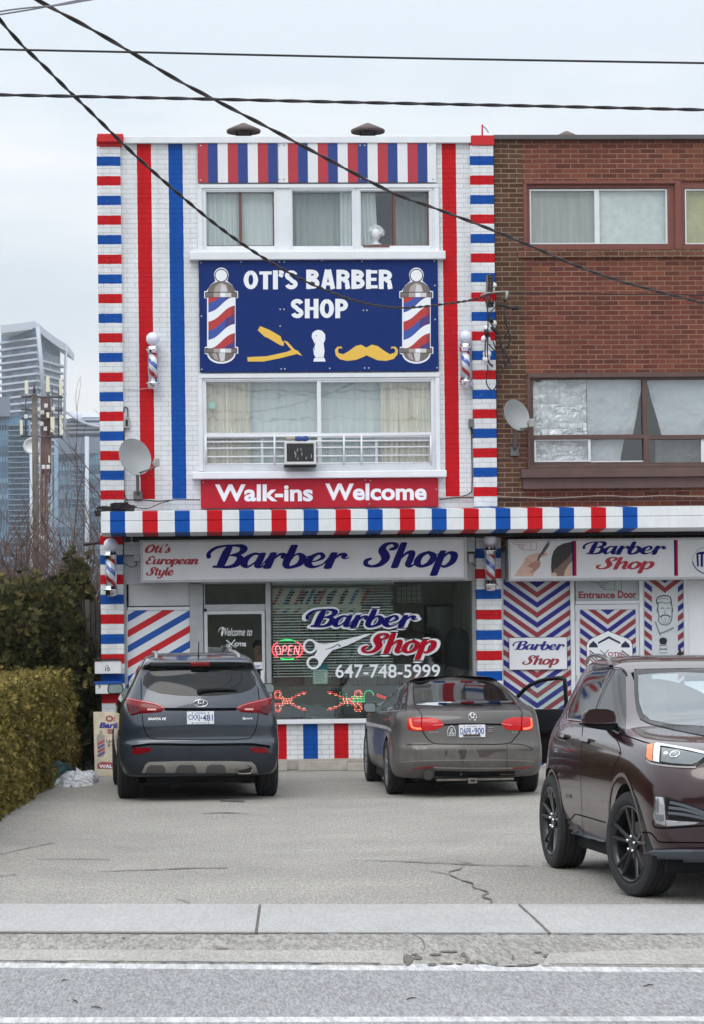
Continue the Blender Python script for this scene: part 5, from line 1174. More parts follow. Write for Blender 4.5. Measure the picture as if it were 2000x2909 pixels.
mb.use(M('faded_grey', srgb(150, 140, 138), .7)); mb.fill([E6(*p) for p in ((795, 1560), (805, 1530), (825, 1520), (818, 1500), (835, 1490), (846, 1505), (840, 1525), (862, 1540), (868, 1680), (850, 1706), (830, 1710), (812, 1690))], lambda p: ob(p.x, p.y))
for k in range(4):
    mb.use([M('faded_red', srgb(160, 60, 70), .7), M('faded_blue', srgb(80, 76, 140), .7)][k % 2]); y = 1570 + 32 * k
    mb.fill([E6(*p) for p in ((804, y + 30), (862, y), (862, y + 18), (806, y + 48))], lambda p: ob(p.x, p.y) + Vector((0, -.002, 0)))
mb.build('pole_picture', None, t)
# ------------------------------------------------------------------ kerb and wheel stops at the foot of the shop
mb = MB(); a = on_wall(752, 2160, -.05); b = on_wall(1356, 2160, -.05)
zk = on_wall(900, 2157, -.05).z
mb.box(a.x, b.x, -.12, SF + .2, 0, zk); mb.build('foundation', concrete, shop, .01)
mb = MB(); mb.box(on_wall(352, 2180, 0).x, a.x - .002, -.02, SF + .2, 0, on_wall(600, 2178, 0).z); mb.build('threshold', concrete, shop)
for i, (p0, p1, lab) in enumerate((((842, 1032, 2168, 2193)), (1036, 1260, 2170, 2200), (640, 838, 2166, 2192))) if False else ():
    pass
for (q0, q1, y0, y1, Yp_, lab) in ((848, 987, 2162, 2192, -.42, 'long worn concrete wheel stop between the blue car and the brown car'), (988, 1100, 2168, 2200, -.62, 'square ended concrete wheel stop half behind the brown car'), (730, 815, 2164, 2186, -.36, 'dark concrete wheel stop half hidden by the blue car')):
    t = thing('wheel_stop', lab, 'wheel stop', (on_wall((q0 + q1) / 2, y1, Yp_).x, Yp_, 0), 0, 'concrete wheel stops at the foot of the shop'); x0 = on_wall(q0, y1, Yp_).x; x1 = on_wall(q1, y1, Yp_).x; zz = on_wall((q0 + q1) / 2, y0, Yp_).z
    mb = MB(); mb.fill([Vector(p) for p in ((0, 0), (.17, 0), (.15, zz), (.02, zz))], lambda p: Vector((x0, Yp_ + p.x, p.y)), Vector((x1 - x0, 0, 0)))
    P2 = [mb.v((x1, Yp_ + a_, b_)) for a_, b_ in ((0, 0), (.17, 0), (.15, zz), (.02, zz))]; mb.f(P2); mb.build('block', concrete, t, .012)
# ------------------------------------------------------------------ inside the shop
x0, x1, z0, z1 = rect(560, 1650, 1352, 2180, .2)
mb = MB(); P = lambda x, y, z: mb.v((x, y, z)); y0, y1 = .23, 3.4; z0 = .01; x0 = on_wall(545, 1900, .2).x
for q in (((x0, y1, z0), (x1, y1, z0), (x1, y1, z1), (x0, y1, z1)), ((x0, y0, z0), (x1, y0, z0), (x1, y1, z0), (x0, y1, z0)), ((x0, y0, z1), (x1, y0, z1), (x1, y1, z1), (x0, y1, z1)), ((x0, y0, z0), (x0, y1, z0), (x0, y1, z1), (x0, y0, z1)), ((x1, y0, z0), (x1, y1, z0), (x1, y1, z1), (x1, y0, z1))): mb.f([P(*p) for p in q])
mb.build('room', M('shop_room', srgb(224, 220, 206), .9, vary=(1.5, .25)), shop)
# venetian blinds
BY_ = .215
t = thing('window_blind', 'white venetian blind hanging inside the big shop window', 'blind', on_wall(1000, 1655, BY_))
blind_m = M('blind_slat', srgb(236, 238, 234), .6, vary=(5, .1))
xa, xb = on_wall(774, 1700, BY_).x, on_wall(1118, 1700, BY_).x
rnd = random.Random(4)
zz = on_wall(900, 1662, BY_).z; zend = on_wall(900, 1925, BY_).z; mb = MB(); k = 0
while zz > zend:
    tl = .003 + .004 * rnd.random(); xr = xb + (rnd.uniform(-.05, .0) if k % 5 else 0)
    a = [mb.v((xa, BY_ - .02, zz - tl)), mb.v((xr, BY_ - .02, zz - tl)), mb.v((xr, BY_ + .02, zz + tl)), mb.v((xa, BY_ + .02, zz + tl))]; mb.f(a)
    b = [mb.v((xa, BY_ - .0205, zz - tl - .004)), mb.v((xr, BY_ - .0205, zz - tl - .004))]; mb.f([a[0], a[1], b[1], b[0]])
    zz -= .038; k += 1
mb.build('slat', blind_m, t)
for px in (790, 900, 1010, 1100): MB().tube([on_wall(px, 1656, BY_ - .022), on_wall(px, 1925, BY_ - .022)], .0022, 5).build('cord', blind_m, t)
MB().box(xa, xb, BY_ - .03, BY_ + .03, on_wall(900, 1660, BY_).z, on_wall(900, 1652, BY_).z).build('head_rail', blind_m, t)
# striped banner behind the blind
t = thing('banner', 'cream banner with slanted red and blue stripes behind the window blind', 'banner', on_wall(900, 1745, .27))
mb = MB().use(M('banner_cream', srgb(244, 236, 214), .7)); fbox(mb, (775, 1672, 1026, 1742), .27, .275)
for k in range(9):
    mb.use([pr_red, pr_blue][k % 2]); x = 772 + 31 * k; mb.art([(x, 1718), (x + 10, 1718), (x + 34, 1674), (x + 22, 1674)], .267); mb.art([(x - 4, 1741), (x + 9, 1741), (x + 24, 1729), (x + 12, 1729)], .267)
mb.use(ink)
for k in range(5): mb.stroke([(818 + 38 * k, 1712, 9), (822 + 38 * k, 1695, 13), (834 + 38 * k, 1682, 8)], .264)
mb.build('cloth', None, t)
# mirrors over the counter at the back of the shop, and a hanging coat on the right
for px, lab in ((1020, 'dim framed mirror on the back wall near the middle of the shop window'), (1270, 'dim framed mirror on the back wall at the right of the shop window')):
    c = on_wall(px, 1800, 3.36); m_ = thing('wall_mirror', lab, 'mirror', (c.x, 3.39, c.z - .4)); MB().box(c.x - .3, c.x + .3, 3.33, 3.36, c.z - .4, c.z + .4).build('mirror_glass', M('dim_mirror', (.55, .6, .6, 1), .08, 1.0), m_); mb = MB(); holes_wall(mb, c.x - .35, c.x + .35, c.z - .45, c.z + .45, 3.31, 3.355, [(c.x - .3, c.x + .3, c.z - .4, c.z + .4)]); mb.build('frame', ink, m_)
c = on_wall(1300, 1900, 1.2); t = thing('coat', 'dark coat hanging inside at the right end of the shop window', 'coat', (c.x, 1.2, .9)); mb = MB()
mb.lathe([(.20, .9), (.19, 1.2), (.17, 1.5), (.19, 1.72), (.13, 1.86), (.05, 1.92)], (c.x, 1.2, 0), 'Z', 18); mb.build('fabric', M('coat_cloth', srgb(52, 56, 60), .9, vary=(7, .3)), t)
# red barber chair
t = thing('barber_chair', 'dark red padded barber chair inside the shop behind the open sign', 'chair', (on_wall(818, 1950, .9).x, .9, 0))
cx = on_wall(818, 1950, .9).x; red_l = M('red_leather', srgb(120, 16, 26), .35, vary=(9, .2))
mb = MB(); mb.box(cx - .22, cx + .22, .95, 1.07, .62, on_wall(818, 1888, .9).z); mb.build('backrest', red_l, t, .05)
mb = MB(); mb.box(cx - .24, cx + .24, .55, .94, .46, .60); mb.build('seat', red_l, t, .04)
for s_ in (-1, 1): MB().box(cx + s_ * .27 - .04, cx + s_ * .27 + .04, .55, 1.0, .66, .74).build('armrest', red_l, t, .02)
MB().lathe([(.26, .02), (.25, .06), (.05, .1), (.05, .455)], (cx, .78, 0), 'Z', 20).build('pedestal', chrome, t)
# shelf with bottles and cloths at the back
t = thing('wall_shelf', 'dim shelves with bottles and towels on the back wall of the shop', 'shelf', (on_wall(960, 1900, 3.1).x, 3.1, .9))
xs0, xs1 = on_wall(850, 1800, 3.1).x, on_wall(1230, 1800, 3.1).x; wood_d = M('dim_wood', srgb(120, 92, 68), .6, vary=(6, .2))
for zz in (1.05, 1.45, 1.85): MB().box(xs0, xs1, 2.95, 3.35, zz, zz + .03).build('board', wood_d, t)
rnd = random.Random(12)
for zz in (1.08, 1.48, 1.88):
    x = xs0 + .05
    while x < xs1 - .1:
        h = rnd.uniform(.1, .28); c = rnd.choice([srgb(200, 190, 170), srgb(180, 120, 60), srgb(90, 130, 150), srgb(210, 210, 205), srgb(140, 40, 40)])
        MB().lathe([(1e-4, 0), (.035, 0), (.035, h * .7), (.014, h * .8), (.014, h), (1e-4, h)], (x, 3.1, zz), 'Z', 10).build('bottle', M('bottle_%d' % (int(c[0] * 1000)), c, .3), t); x += rnd.uniform(.09, .22)
t = thing('cork_board', 'pale notice board with a dark grid on the right side of the shop window', 'board', on_wall(1160, 1700, .6))
mb = MB().use(M('board_pale', srgb(150, 148, 138), .8, vary=(4, .2))); fbox(mb, (1126, 1662, 1200, 1712), .6, .61); mb.use(ink)
for k in range(6): fbox(mb, (1126 + 14 * k, 1662, 1127.6 + 14 * k, 1712), .596, .5995)
for k in range(4): fbox(mb, (1126, 1664 + 14 * k, 1200, 1665.4 + 14 * k), .592, .5955)
mb.build('grid_panel', None, t)
t = thing('notice', 'pale green notice sheet taped inside the window under the scissors', 'notice', on_wall(910, 1943, SF + .08)); mb = MB()
mb.use(M('notice_green', srgb(170, 196, 190), .7)); fbox(mb, (889, 1888, 931, 1943), SF + .075, SF + .078); mb.use(M('notice_teal', srgb(40, 130, 150), .6)); fbox(mb, (900, 1888, 931, 1902), SF + .072, SF + .0748)
mb.use(M('notice_text', srgb(110, 130, 128), .7))
for k in range(6): fbox(mb, (896, 1908 + 5 * k, 926 - (k * 7 % 9), 1909.6 + 5 * k), SF + .072, SF + .0748)
mb.use(M('notice_paper', srgb(200, 214, 206), .7)); fbox(mb, (893, 1904, 928, 1940), SF + .0735, SF + .0749)
mb.build('sheet', None, t)
# neon OPEN sign
t = thing('neon_sign', 'glowing oval neon sign reading OPEN inside the shop window', 'sign', on_wall(816, 1875, SF + .1))
NY = SF + .10
neon_r = M('neon_red', (1, .1, .12), .4, emit=srgb(255, 70, 84), es=2.2); neon_g = M('neon_green', (.1, .8, .3), .4, emit=srgb(60, 235, 120), es=1.2); neon_p = M('neon_pink', (1, .5, .5), .4, emit=srgb(255, 130, 138), es=2.2)
ex, ey, rx, ry = 816.5, 1845.5, 43, 28
arc = lambda a0, a1: [on_wall(ex + rx * cos(R(a)), ey - ry * sin(R(a)), NY) for a in range(a0, a1 + 1, 6)]
for nm, a0, a1, m in (('red_tube', 62, 236, neon_r), ('red_tube', 304, 412, neon_r), ('green_tube', 56, 126, neon_g), ('green_tube', 242, 300, neon_g)):
    if nm == 'red_tube' and a0 == 62: a0 = 130
    MB().tube(arc(a0, a1), .009, 8).build(nm, m, t)
mb = MB()
def nst(P): mb.tube([on_wall(x, y, NY - .01) for x, y in P], .0062, 7)
nst([(790 + 7 * cos(a) + 3.5 * -sin(a) * .55, 1847 - 13 * sin(a)) for a in [2 * pi * k / 16 for k in range(17)]])
nst([(801, 1860), (805, 1834), (812, 1834), (815, 1840), (812, 1847), (804, 1848)]); nst([(822, 1833), (818, 1861)]); nst([(822, 1834), (831, 1834)]); nst([(818, 1860), (829, 1860)]); nst([(820, 1847), (828, 1847)]); nst([(835, 1860), (839, 1834)]); nst([(839, 1835), (847, 1859)]); nst([(847, 1860), (851, 1834)])
mb.build('open_letters', neon_p, t)
MB().box(*[on_wall(816 - 46, 1846, NY + .03).x, on_wall(816 + 46, 1846, NY + .03).x], NY + .03, NY + .035, on_wall(816, 1877, NY).z, on_wall(816, 1815, NY).z).build('back_plate', M('dark_clear', srgb(40, 42, 44), .3), t)
# scrolling LED panel
t = thing('led_display', 'dark scrolling LED panel showing red and green scissors at the window bottom', 'display', on_wall(960, 2035, SF + .1))
LYd = SF + .095
a = rect(772, 1948, 1340, 2034, LYd + .004); MB().box(a[0], a[1], LYd + .004, LYd + .05, a[2], a[3]).build('panel', M('led_panel', srgb(54, 60, 60), .5, vary=(60, .25)), t)
led = {'r': M('led_red', (.9, .1, .08), .5, emit=srgb(255, 60, 50), es=2.6), 'g': M('led_green', (.1, .8, .3), .5, emit=srgb(50, 225, 130), es=2.0), 'w': M('led_core', (1, .8, .6), .5, emit=srgb(255, 180, 150), es=3.0)}
pat = ["..rrrr........................", ".rwrrwr...............rrrr....", ".wr..rw............rrrrww.....", ".rr..wr..........rrww.........", ".rwrrwrwr.....rrrr............", "..rrrrwrwrwrwrwr..............", ".......rwrwrwrw...............", ".......wrwrwrwr...............", "..rrrrrwrwrwrwrwr.............", ".rwrrwrwr.....rrrr............", ".rr..wr..........rrww.........", ".wr..rw............rrrrww.....", ".rwrrwr...............rrrr....", "..rrrr........................"]
dots = {'r': [], 'g': [], 'w': []}
for j, row in enumerate(pat):
    for i, ch in enumerate(row):
        if ch != '.':
            dots[ch].append((776 + i * 3.75, 1962 + j * 4.6)); dots[ch if i > 9 else ('r' if (i + j) % 3 else 'w')].append((1032 - i * 4.05, 1961 + j * 4.6))
for i in range(9):
    for j in range(4): dots['g'].append((1003 + i * 4, 1979 + j * 4.8))
for k in range(10): a_ = pi * k / 9; dots['g'].append((1048 - 13 * cos(a_), 1974 - 12 * sin(a_)))
for k in range(5): dots['g'].append((966, 1968 + 9 * k)); dots['g'].append((984 + k, 1972 + 8 * k))
for k in range(14): dots['r'].append((1072 + 4 * (k % 7), 1972 + (k % 7) * 1.5 + 5 * (k // 7))); dots['r'].append((1074 + 4 * (k % 4), 2000 - (k % 4) + 4 * (k // 4)))
for kk, nm in (('r', 'red_dots'), ('g', 'green_dots'), ('w', 'bright_dots')):
    mb = MB()
    for i, (x, y) in enumerate(dots[kk]):
        p = on_wall(x, y, LYd - .0004 * ({'r': 0, 'g': 1, 'w': 2}[kk])); r_ = .0060
        mb.f([mb.v((p.x + r_ * cos(a_), p.y, p.z + r_ * sin(a_))) for a_ in [pi * 2 * q / 6 for q in range(6)]])
    o = mb.build(nm, led[kk], t); o['kind'] = 'stuff'
# ------------------------------------------------------------------ person behind the door
def skinned(name, joints, bones, mat_of, root=0, sub=2):
    me = bpy.data.meshes.new('tmp'); me.from_pydata([j[0] for j in joints], bones, []); o = bpy.data.objects.new('tmp', me); COL.objects.link(o)
    o.modifiers.new('s', 'SKIN'); sm = o.modifiers.new('u', 'SUBSURF'); sm.levels = sm.render_levels = sub
    for i, j in enumerate(joints):
        d = me.skin_vertices[0].data[i]; r_ = j[1]; d.radius = (r_, r_) if not isinstance(r_, tuple) else r_; d.use_root = (i == root)
    bpy.context.view_layer.update(); m2 = bpy.data.meshes.new_from_object(o.evaluated_get(_dg())); bpy.data.objects.remove(o); bpy.data.meshes.remove(me)
    for p in m2.polygons: p.use_smooth = True
    m2.name = name; o = bpy.data.objects.new(name, m2); COL.objects.link(o); return o
PX = on_wall(735, 1850, .62); zt_ = on_wall(735, 1822, .62).z
t = thing('person', 'person in a dark shirt with short dark hair standing behind the glass door', 'person', (PX.x, .62, 0))
hz = 1.60; bx = 0
J = [((0, 0, .95), (.15, .11)), ((0, 0, 1.15), (.15, .10)), ((0, .01, 1.36), (.17, .11)), ((0, .01, 1.46), (.07, .06)), ((0, -.01, 1.54), (.055, .055)), ((0, -.02, 1.63), (.078, .09)), ((0, -.01, 1.71), (.072, .085)),
     ((.19, .01, 1.40), .06), ((.25, -.02, 1.14), .046), ((.20, -.24, 1.06), .036), ((.17, -.32, 1.08), (.04, .022)),
     ((-.19, .01, 1.40), .06), ((-.25, .0, 1.13), .046), ((-.24, -.10, .90), .036), ((-.235, -.14, .81), (.022, .04)),
     ((.09, 0, .86), .095), ((.10, -.01, .48), .062), ((.10, .02, .09), .045), ((.11, -.12, .04), .036),
     ((-.09, 0, .86), .095), ((-.10, -.01, .48), .062), ((-.10, .02, .09), .045), ((-.11, -.12, .04), .036)]
Bn = [(0, 1), (1, 2), (2, 3), (3, 4), (4, 5), (5, 6), (2, 7), (7, 8), (8, 9), (9, 10), (2, 11), (11, 12), (12, 13), (13, 14), (0, 15), (15, 16), (16, 17), (17, 18), (0, 19), (19, 20), (20, 21), (21, 22)]
o = skinned('body', J, Bn, None); skin_m = M('skin', srgb(176, 132, 112), .5); shirt = M('dark_shirt', srgb(36, 36, 52), .85, vary=(10, .2)); trousers = M('dark_trousers', srgb(30, 32, 40), .85); hair_m = M('dark_hair', srgb(26, 22, 22), .6)
for m in (skin_m, shirt, trousers): o.data.materials.append(m)
for p in o.data.polygons:
    c = p.center; p.material_index = 2 if c.z < .93 else (1 if c.z < 1.46 and not (c.z < 1.12 and (c.y < -.12 or c.x < -.2)) else 0)
o.parent = t
def hand(c, d, side):                                       # five separate short chains from the palm
    J2 = [(Vector(c), .024), (Vector(c) + d * .05, .022)]; B2 = [(0, 1)]; u = d.orthogonal().normalized(); n = 1
    for k in range(4):
        b = Vector(c) + d * .06 + u * (k - 1.5) * .02; e1 = b + d * (.03 + .004 * (1.5 - abs(k - 1.5))); e2 = e1 + d * .018 + d.cross(u) * .012
        i = len(J2); J2 += [(b, .009), (e1, .0085), (e2, .0075)]; B2 += [(1, i), (i, i + 1), (i + 1, i + 2)]
    i = len(J2); J2 += [(Vector(c) + d * .02 + u * .035 * side, .01), (Vector(c) + d * .05 + u * .05 * side, .009)]; B2 += [(0, i), (i, i + 1)]
    return J2, B2
for c, d, s_ in (((.17, -.33, 1.08), Vector((-.5, -.6, .3)).normalized(), 1), ((-.235, -.15, .80), Vector((.05, -.25, -1)).normalized(), -1)):
    J2, B2 = hand(c, d, s_); o = skinned('hand', [(tuple(a_), b_) for a_, b_ in J2], B2, None, 0, 1); o.data.materials.append(skin_m); o.parent = t
mb = MB(); mb.ball((0, .012, 1.70), .098, 20, (.92, 1.06, .85)); mb.bm.verts.ensure_lookup_table()
for v in mb.bm.verts:
    if v.co.y < -.045 and v.co.z < 1.725: v.co.y = -.045
    if v.co.z < 1.655: v.co.z = 1.655
mb.build('hair', hair_m, t, local=True)
mb = MB(); mb.use(M('lips', srgb(140, 84, 80), .5)); mb.ball((0, -.098, 1.595), .018, 8, (1.3, .4, .35)); mb.use(skin_m); mb.ball((0, -.112, 1.64), .016, 8, (.8, 1, 1.4))
mb.use(M('eye_dark', srgb(24, 20, 20), .3))
for s_ in (-1, 1): mb.ball((.03 * s_, -.092, 1.665), .011, 8, (1.2, .6, .7)); 
mb.use(skin_m)
for s_ in (-1, 1): mb.ball((.082 * s_, .0, 1.64), .022, 8, (.4, .8, 1.3))
mb.build('face', None, t, local=True)
# ------------------------------------------------------------------ overhead wires
wire_m = M('cable_black', srgb(34, 30, 36), .6); wire_b = M('cable_brown', srgb(62, 48, 50), .6)
dd = lambda x, y: (x * 1.2531, y * 1.2531)
def px_path(pts, d0, d1, n=10):
    P = cat([dd(*p) for p in pts], n); xa, xb = P[0].x, P[-1].x
    return [at_depth(p.x, p.y, 1 / ((1 - (p.x - xa) / (xb - xa)) / d0 + ((p.x - xa) / (xb - xa)) / d1)) for p in P]
def plain_wire(name, label, path, r, m): return tag(MB().tube(path, r, 8).build(name, m), label, 'cable', 'overhead cables')
def resample(path, step):
    out = [path[0]]; acc = 0
    for a, b in zip(path, path[1:]):
        L = (b - a).length; t = step - acc
        while t < L: out.append(a + (b - a) * (t / L)); t += step
        acc = (acc + L) % step
    out.append(path[-1]); return out
def twisted(name, label, path, r, off, pitch, m, strands=2, m2=None):
    t = thing(name, label, 'cable', path[0], 0, 'overhead cables')
    P = resample(path, pitch / 9); fr = []
    for k in range(strands):
        L = []
        for i, p in enumerate(P):
            tg = (P[min(i + 1, len(P) - 1)] - P[max(i - 1, 0)]).normalized(); a = tg.cross(UP).normalized(); b = a.cross(tg); an = 2 * pi * (i / 9) + 2 * pi * k / strands
            L.append(p + (a * cos(an) + b * sin(an)) * off)
        MB().tube(L, r, 6).build('strand', m2 if (m2 and k) else m, t)
    return t
plain_wire('overhead_cable', 'thin dark overhead cable stretched highest across the sky', px_path([(-160, 107), (0, 112), (290, 118), (650, 126), (1000, 133), (1596, 143), (1760, 145)], 21, 21.4), .0088, wire_m)
twisted('overhead_cable', 'thick twisted overhead cable, the lower of the two level ones', px_path([(-160, 211), (0, 215), (400, 223), (800, 232), (1200, 240), (1596, 249), (1760, 252)], 20.6, 21.2), .0088, .0055, .45, wire_m)
twisted('service_cable', 'black twisted service cable sagging from the upper left to the wall mast', px_path([(-120, -110), (-50, -20), (0, 45), (50, 102), (100, 150), (150, 200), (200, 248), (300, 346), (400, 435), (500, 517), (600, 586), (700, 641), (800, 680), (870, 695), (930, 697), (1000, 690), (1075, 679), (1112, 666)], 20, 36.2, 8), .0085, .0085, .62, wire_m, 2)
twisted('service_cable', 'dark twisted cable crossing the facade from the top left to the right edge', px_path([(-90, -112), (0, -54), (85, 0), (200, 62), (300, 120), (400, 180), (500, 233), (600, 285), (700, 338), (800, 391), (900, 441), (1000, 477), (1100, 515), (1200, 556), (1300, 600), (1400, 635), (1500, 663), (1596, 687), (1750, 722)], 20, 34.5, 8), .0095, .009, .9, wire_m, 2, wire_b)
for lab, P in (('pale grey cable cutting the upper left corner of the sky', [(-120, 62), (-40, 42), (0, 33), (90, 18), (200, -4)]), ('thin pale cable in the upper left corner above a similar one', [(-120, 48), (0, 26), (60, 18), (130, 12), (190, 2), (260, -10)])):
    plain_wire('overhead_cable', lab, px_path(P, 19, 19.6), .0062, M('cable_grey', srgb(120, 118, 128), .6))
# ------------------------------------------------------------------ service mast with its tangle on the pilaster corner
t = thing('service_mast', 'rusty service mast with insulators and tangled black cables on the pilaster corner', 'service mast', on_wall(1392, 1100, -.1))
Q = lambda x, y: (1300 + x / 6.138, 760 + y / 6.138); MY = -.16
q = lambda x, y, o=0: on_wall(*Q(x, y), MY - o)
MB().tube([q(525, 130), q(525, 480), q(540, 700)], .022, 8).build('mast', M('rust_grey', srgb(104, 92, 88), .7, vary=(14, .3)), t)
for i, (x, y) in enumerate(((570, 160), (580, 215), (585, 265), (575, 330), (580, 400), (580, 600), (590, 650))):
    c = q(x, y, .03); MB().lathe([(.012, -.035), (.034, -.025), (.036, -.005), (.02, .0), (.034, .012), (.030, .03), (.012, .035)], c, 'Z', 12).build('insulator', M('brown_ceramic', srgb(52, 36, 40), .3), t)
for (x, y, r_) in ((640, 310, .035), (500, 1065, .05), (560, 1075, .04), (470, 1245, .05), (525, 1260, .045), (515, 1510, .06), (500, 1600, .055), (635, 970, .04)):
    MB().ball(q(x, y, .02), r_, 14).build('white_ball', plaster, t)
MB().tube([q(400, 490, .05), q(480, 455, .05), q(560, 440, .05), q(700, 425, .05), q(860, 415, .05)], .012, 8).build('clamp_bar', M('galvanised', srgb(160, 160, 156), .5, .4), t)
MB().tube([q(860, 410, .05), q(860, 500, .05), q(820, 590, .05)], [.026, .02, .018], 8).build('clamp', MATS['galvanised'], t)
for P, w_ in (([(660, 640), (780, 660), (900, 700)], .018), ([(940, 720), (1000, 700), (1060, 715)], .03), ([(800, 540), (835, 580), (840, 560)], .024), ([(500, 1080), (515, 1200)], .032), ([(580, 880), (600, 960)], .026), ([(590, 1030), (700, 1150)], .026), ([(570, 580), (620, 640)], .028)):
    MB().tube([q(x, y, .06) for x, y in P], w_, 8).build('splice', black_pl, t)
for P in ([(440, 500), (500, 620), (525, 780), (530, 1000), (510, 1150), (480, 1400), (490, 1560), (560, 1680), (610, 1740)], [(530, 1200), (520, 1400), (530, 1600), (580, 1690), (620, 1710)], [(660, 680), (580, 780), (540, 860), (560, 940), (640, 1060), (720, 1200), (740, 1350), (720, 1500), (700, 1650), (690, 1850), (680, 2020)],
          [(850, 640), (815, 800), (830, 960), (880, 1080), (920, 1200), (915, 1320), (860, 1410), (800, 1440)], [(845, 900), (860, 1040), (900, 1160), (905, 1300), (850, 1400)], [(720, 1240), (760, 1350), (800, 1450), (880, 1560), (925, 1680), (890, 1750), (810, 1760)],
          [(740, 1260), (780, 1480), (820, 1700), (770, 1800), (720, 1960), (700, 2060)], [(790, 1440), (860, 1560), (885, 1640), (830, 1710)], [(520, 1700), (525, 1800), (500, 1960), (520, 2060), (590, 2140), (640, 2120), (680, 2040)], [(530, 900), (590, 990), (700, 1140), (740, 1260)],
          [(540, 1330), (600, 1400), (660, 1460)], [(620, 1290), (650, 1380), (670, 1440)], [(760, 1240), (840, 1170), (860, 1120), (830, 1240)]):
    MB().tube(cat([q(x, y, .07 + .012 * sin(i * 1.7)) for i, (x, y) in enumerate(P)], 6), .0085, 6).build('cable', wire_m, t)
tag(MB().tube([q(870, 450, .04)] + [on_wall(1460 + 40 * k, 832.5 + .45 * k + 1.2 * sin(k), -.12) for k in range(18)], .008, 6).build('wall_cable', wire_m), 'straight black cable running along the red brick wall from the mast', 'cable', 'cables along the walls')
tag(MB().tube(cat([on_wall(x, y, -.05) for x, y in ((1248, 1417), (1290, 1412), (1340, 1411), (1405, 1409), (1440, 1412), (1500, 1414), (1560, 1416), (1640, 1412), (1720, 1408), (1800, 1412), (1880, 1408), (1960, 1410), (2080, 1410))], 6), .008, 6).build('wall_cable', M('cable_pale', srgb(150, 138, 128), .7)), 'sagging pale cable along the brick wall just above the canopy', 'cable', 'cables along the walls')
tag(MB().tube(cat([on_wall(x, y, -.05) for x, y in ((1248, 1419), (1300, 1414), (1380, 1416), (1405, 1418), (1470, 1418), (1560, 1419), (1680, 1417), (1800, 1419), (2080, 1418))], 6), .007, 6).build('wall_cable', wire_m), 'thin black cable under the pale one just above the canopy', 'cable', 'cables along the walls')
tag(MB().tube(cat([on_wall(x, y, -.05) for x, y in ((345, 1432), (360, 1421), (400, 1420), (450, 1424), (500, 1420), (568, 1420))], 6), .008, 6).build('wall_cable', wire_m), 'black cable hanging across the white wall between the left dish and the red board', 'cable', 'cables along the walls')
tag(MB().tube(cat([on_wall(x, y, -.08) for x, y in ((352, 1424), (380, 1440), (420, 1444), (455, 1430), (480, 1424))], 6), .006, 6).build('wall_cable', wire_m), 'short black cable looping below the left satellite dish', 'cable', 'cables along the walls')
tag(MB().tube([on_wall(350, 1104.5, -.01), on_wall(395, 1106, -.012), on_wall(420, 1103, -.03)], .0035, 5).build('wall_cable', M('cable_white', srgb(196, 198, 200), .6)), 'thin white wire leading to the foot of the upper left barber pole', 'cable', 'cables along the walls')
t = thing('roof_pipe', 'thin red painted pipe stub standing on the right pilaster cap', 'pipe', on_wall(1370, 385, 0)); MB().tube([on_wall(1370, 395, .02), on_wall(1370, 354, .02)], .012, 8).build('pipe', red_trim, t); MB().tube([on_wall(1371, 357, .02), on_wall(1380, 365, .02), on_wall(1388, 377, .02)], .006, 6).build('wire', black_pl, t)
# ------------------------------------------------------------------ greenery on the left
def leaf_mat(name, stops, rough=.75):
    t = NT(name); g = t.n('ShaderNodeNewGeometry'); c = t.ramp(g.outputs['Random Per Island'], stops)
    c = t.vary(c, 2.2, .28)
    return t.set(c, rough, spec=.2)
hedge_leaf = leaf_mat('trimmed_hedge_leaf', [(0, srgb(76, 72, 32)), (.35, srgb(124, 112, 54)), (.7, srgb(154, 134, 74)), (.9, srgb(112, 110, 54)), (1, srgb(68, 70, 36))])
cedar_leaf = leaf_mat('cedar_leaf', [(0, srgb(40, 46, 26)), (.4, srgb(66, 68, 38)), (.75, srgb(88, 84, 48)), (1, srgb(112, 100, 58))])
core_m = M('hedge_core', srgb(34, 32, 20), .95, vary=(6, .3)); bark = M('bark', srgb(84, 72, 64), .9, vary=(12, .3)); bark_red = M('shrub_bark', srgb(104, 86, 80), .9, vary=(9, .25))
def spray(mb, p, out, size, rnd, blades=3):
    u = out.orthogonal().normalized(); v = out.cross(u); a = rnd.uniform(0, 2 * pi); s = u * cos(a) + v * sin(a)
    tip = (out * rnd.uniform(.5, 1) + Vector((rnd.uniform(-.5, .5), rnd.uniform(-.5, .5), rnd.uniform(-.2, .8)))).normalized()
    c = mb.v(p)
    for k in range(blades):
        d = (tip + s * (k - (blades - 1) / 2) * .65).normalized() * size * rnd.uniform(.7, 1.2); w = d.cross(tip.cross(s)).normalized() * size * .16 if d.cross(tip.cross(s)).length > 1e-6 else s * size * .16
        mb.f([c, mb.v(p + d * .55 + w), mb.v(p + d), mb.v(p + d * .55 - w)])
# trimmed hedge running from the building towards the street
rnd = random.Random(11)
HA, HB = on_ground(232, 2192), on_ground(4, 2338); HB = HA + (HB - HA) * 1.55
dirn = (HB - HA); dirn.z = 0; L = dirn.length; dirn.normalize(); side = Vector((dirn.y, -dirn.x, 0));
if side.x > 0: side = -side
t = thing('trimmed_hedge', 'clipped yellow green hedge running along the left edge of the parking lot', 'hedge', HA)
HH = at_depth(200, 1904, 36.0).z
def hshape(u, a):                                           # a: 0 base .. 1 top edge .. 2 across the top
    wob = .10 * noise.noise((u * .9, a * 2.1, 3.1)) + .06 * noise.noise((u * 2.6, a * 5, 8))
    if a <= 1: p = HA + dirn * u + side * (.10 * (1 - a) ** 2 * 0 + .16 * a ** 3 - wob + .10 * (1 - a)) + UP * (HH * a)
    else: p = HA + dirn * u + side * (.16 + 1.7 * (a - 1)) + UP * (HH + wob * .7)
    return p
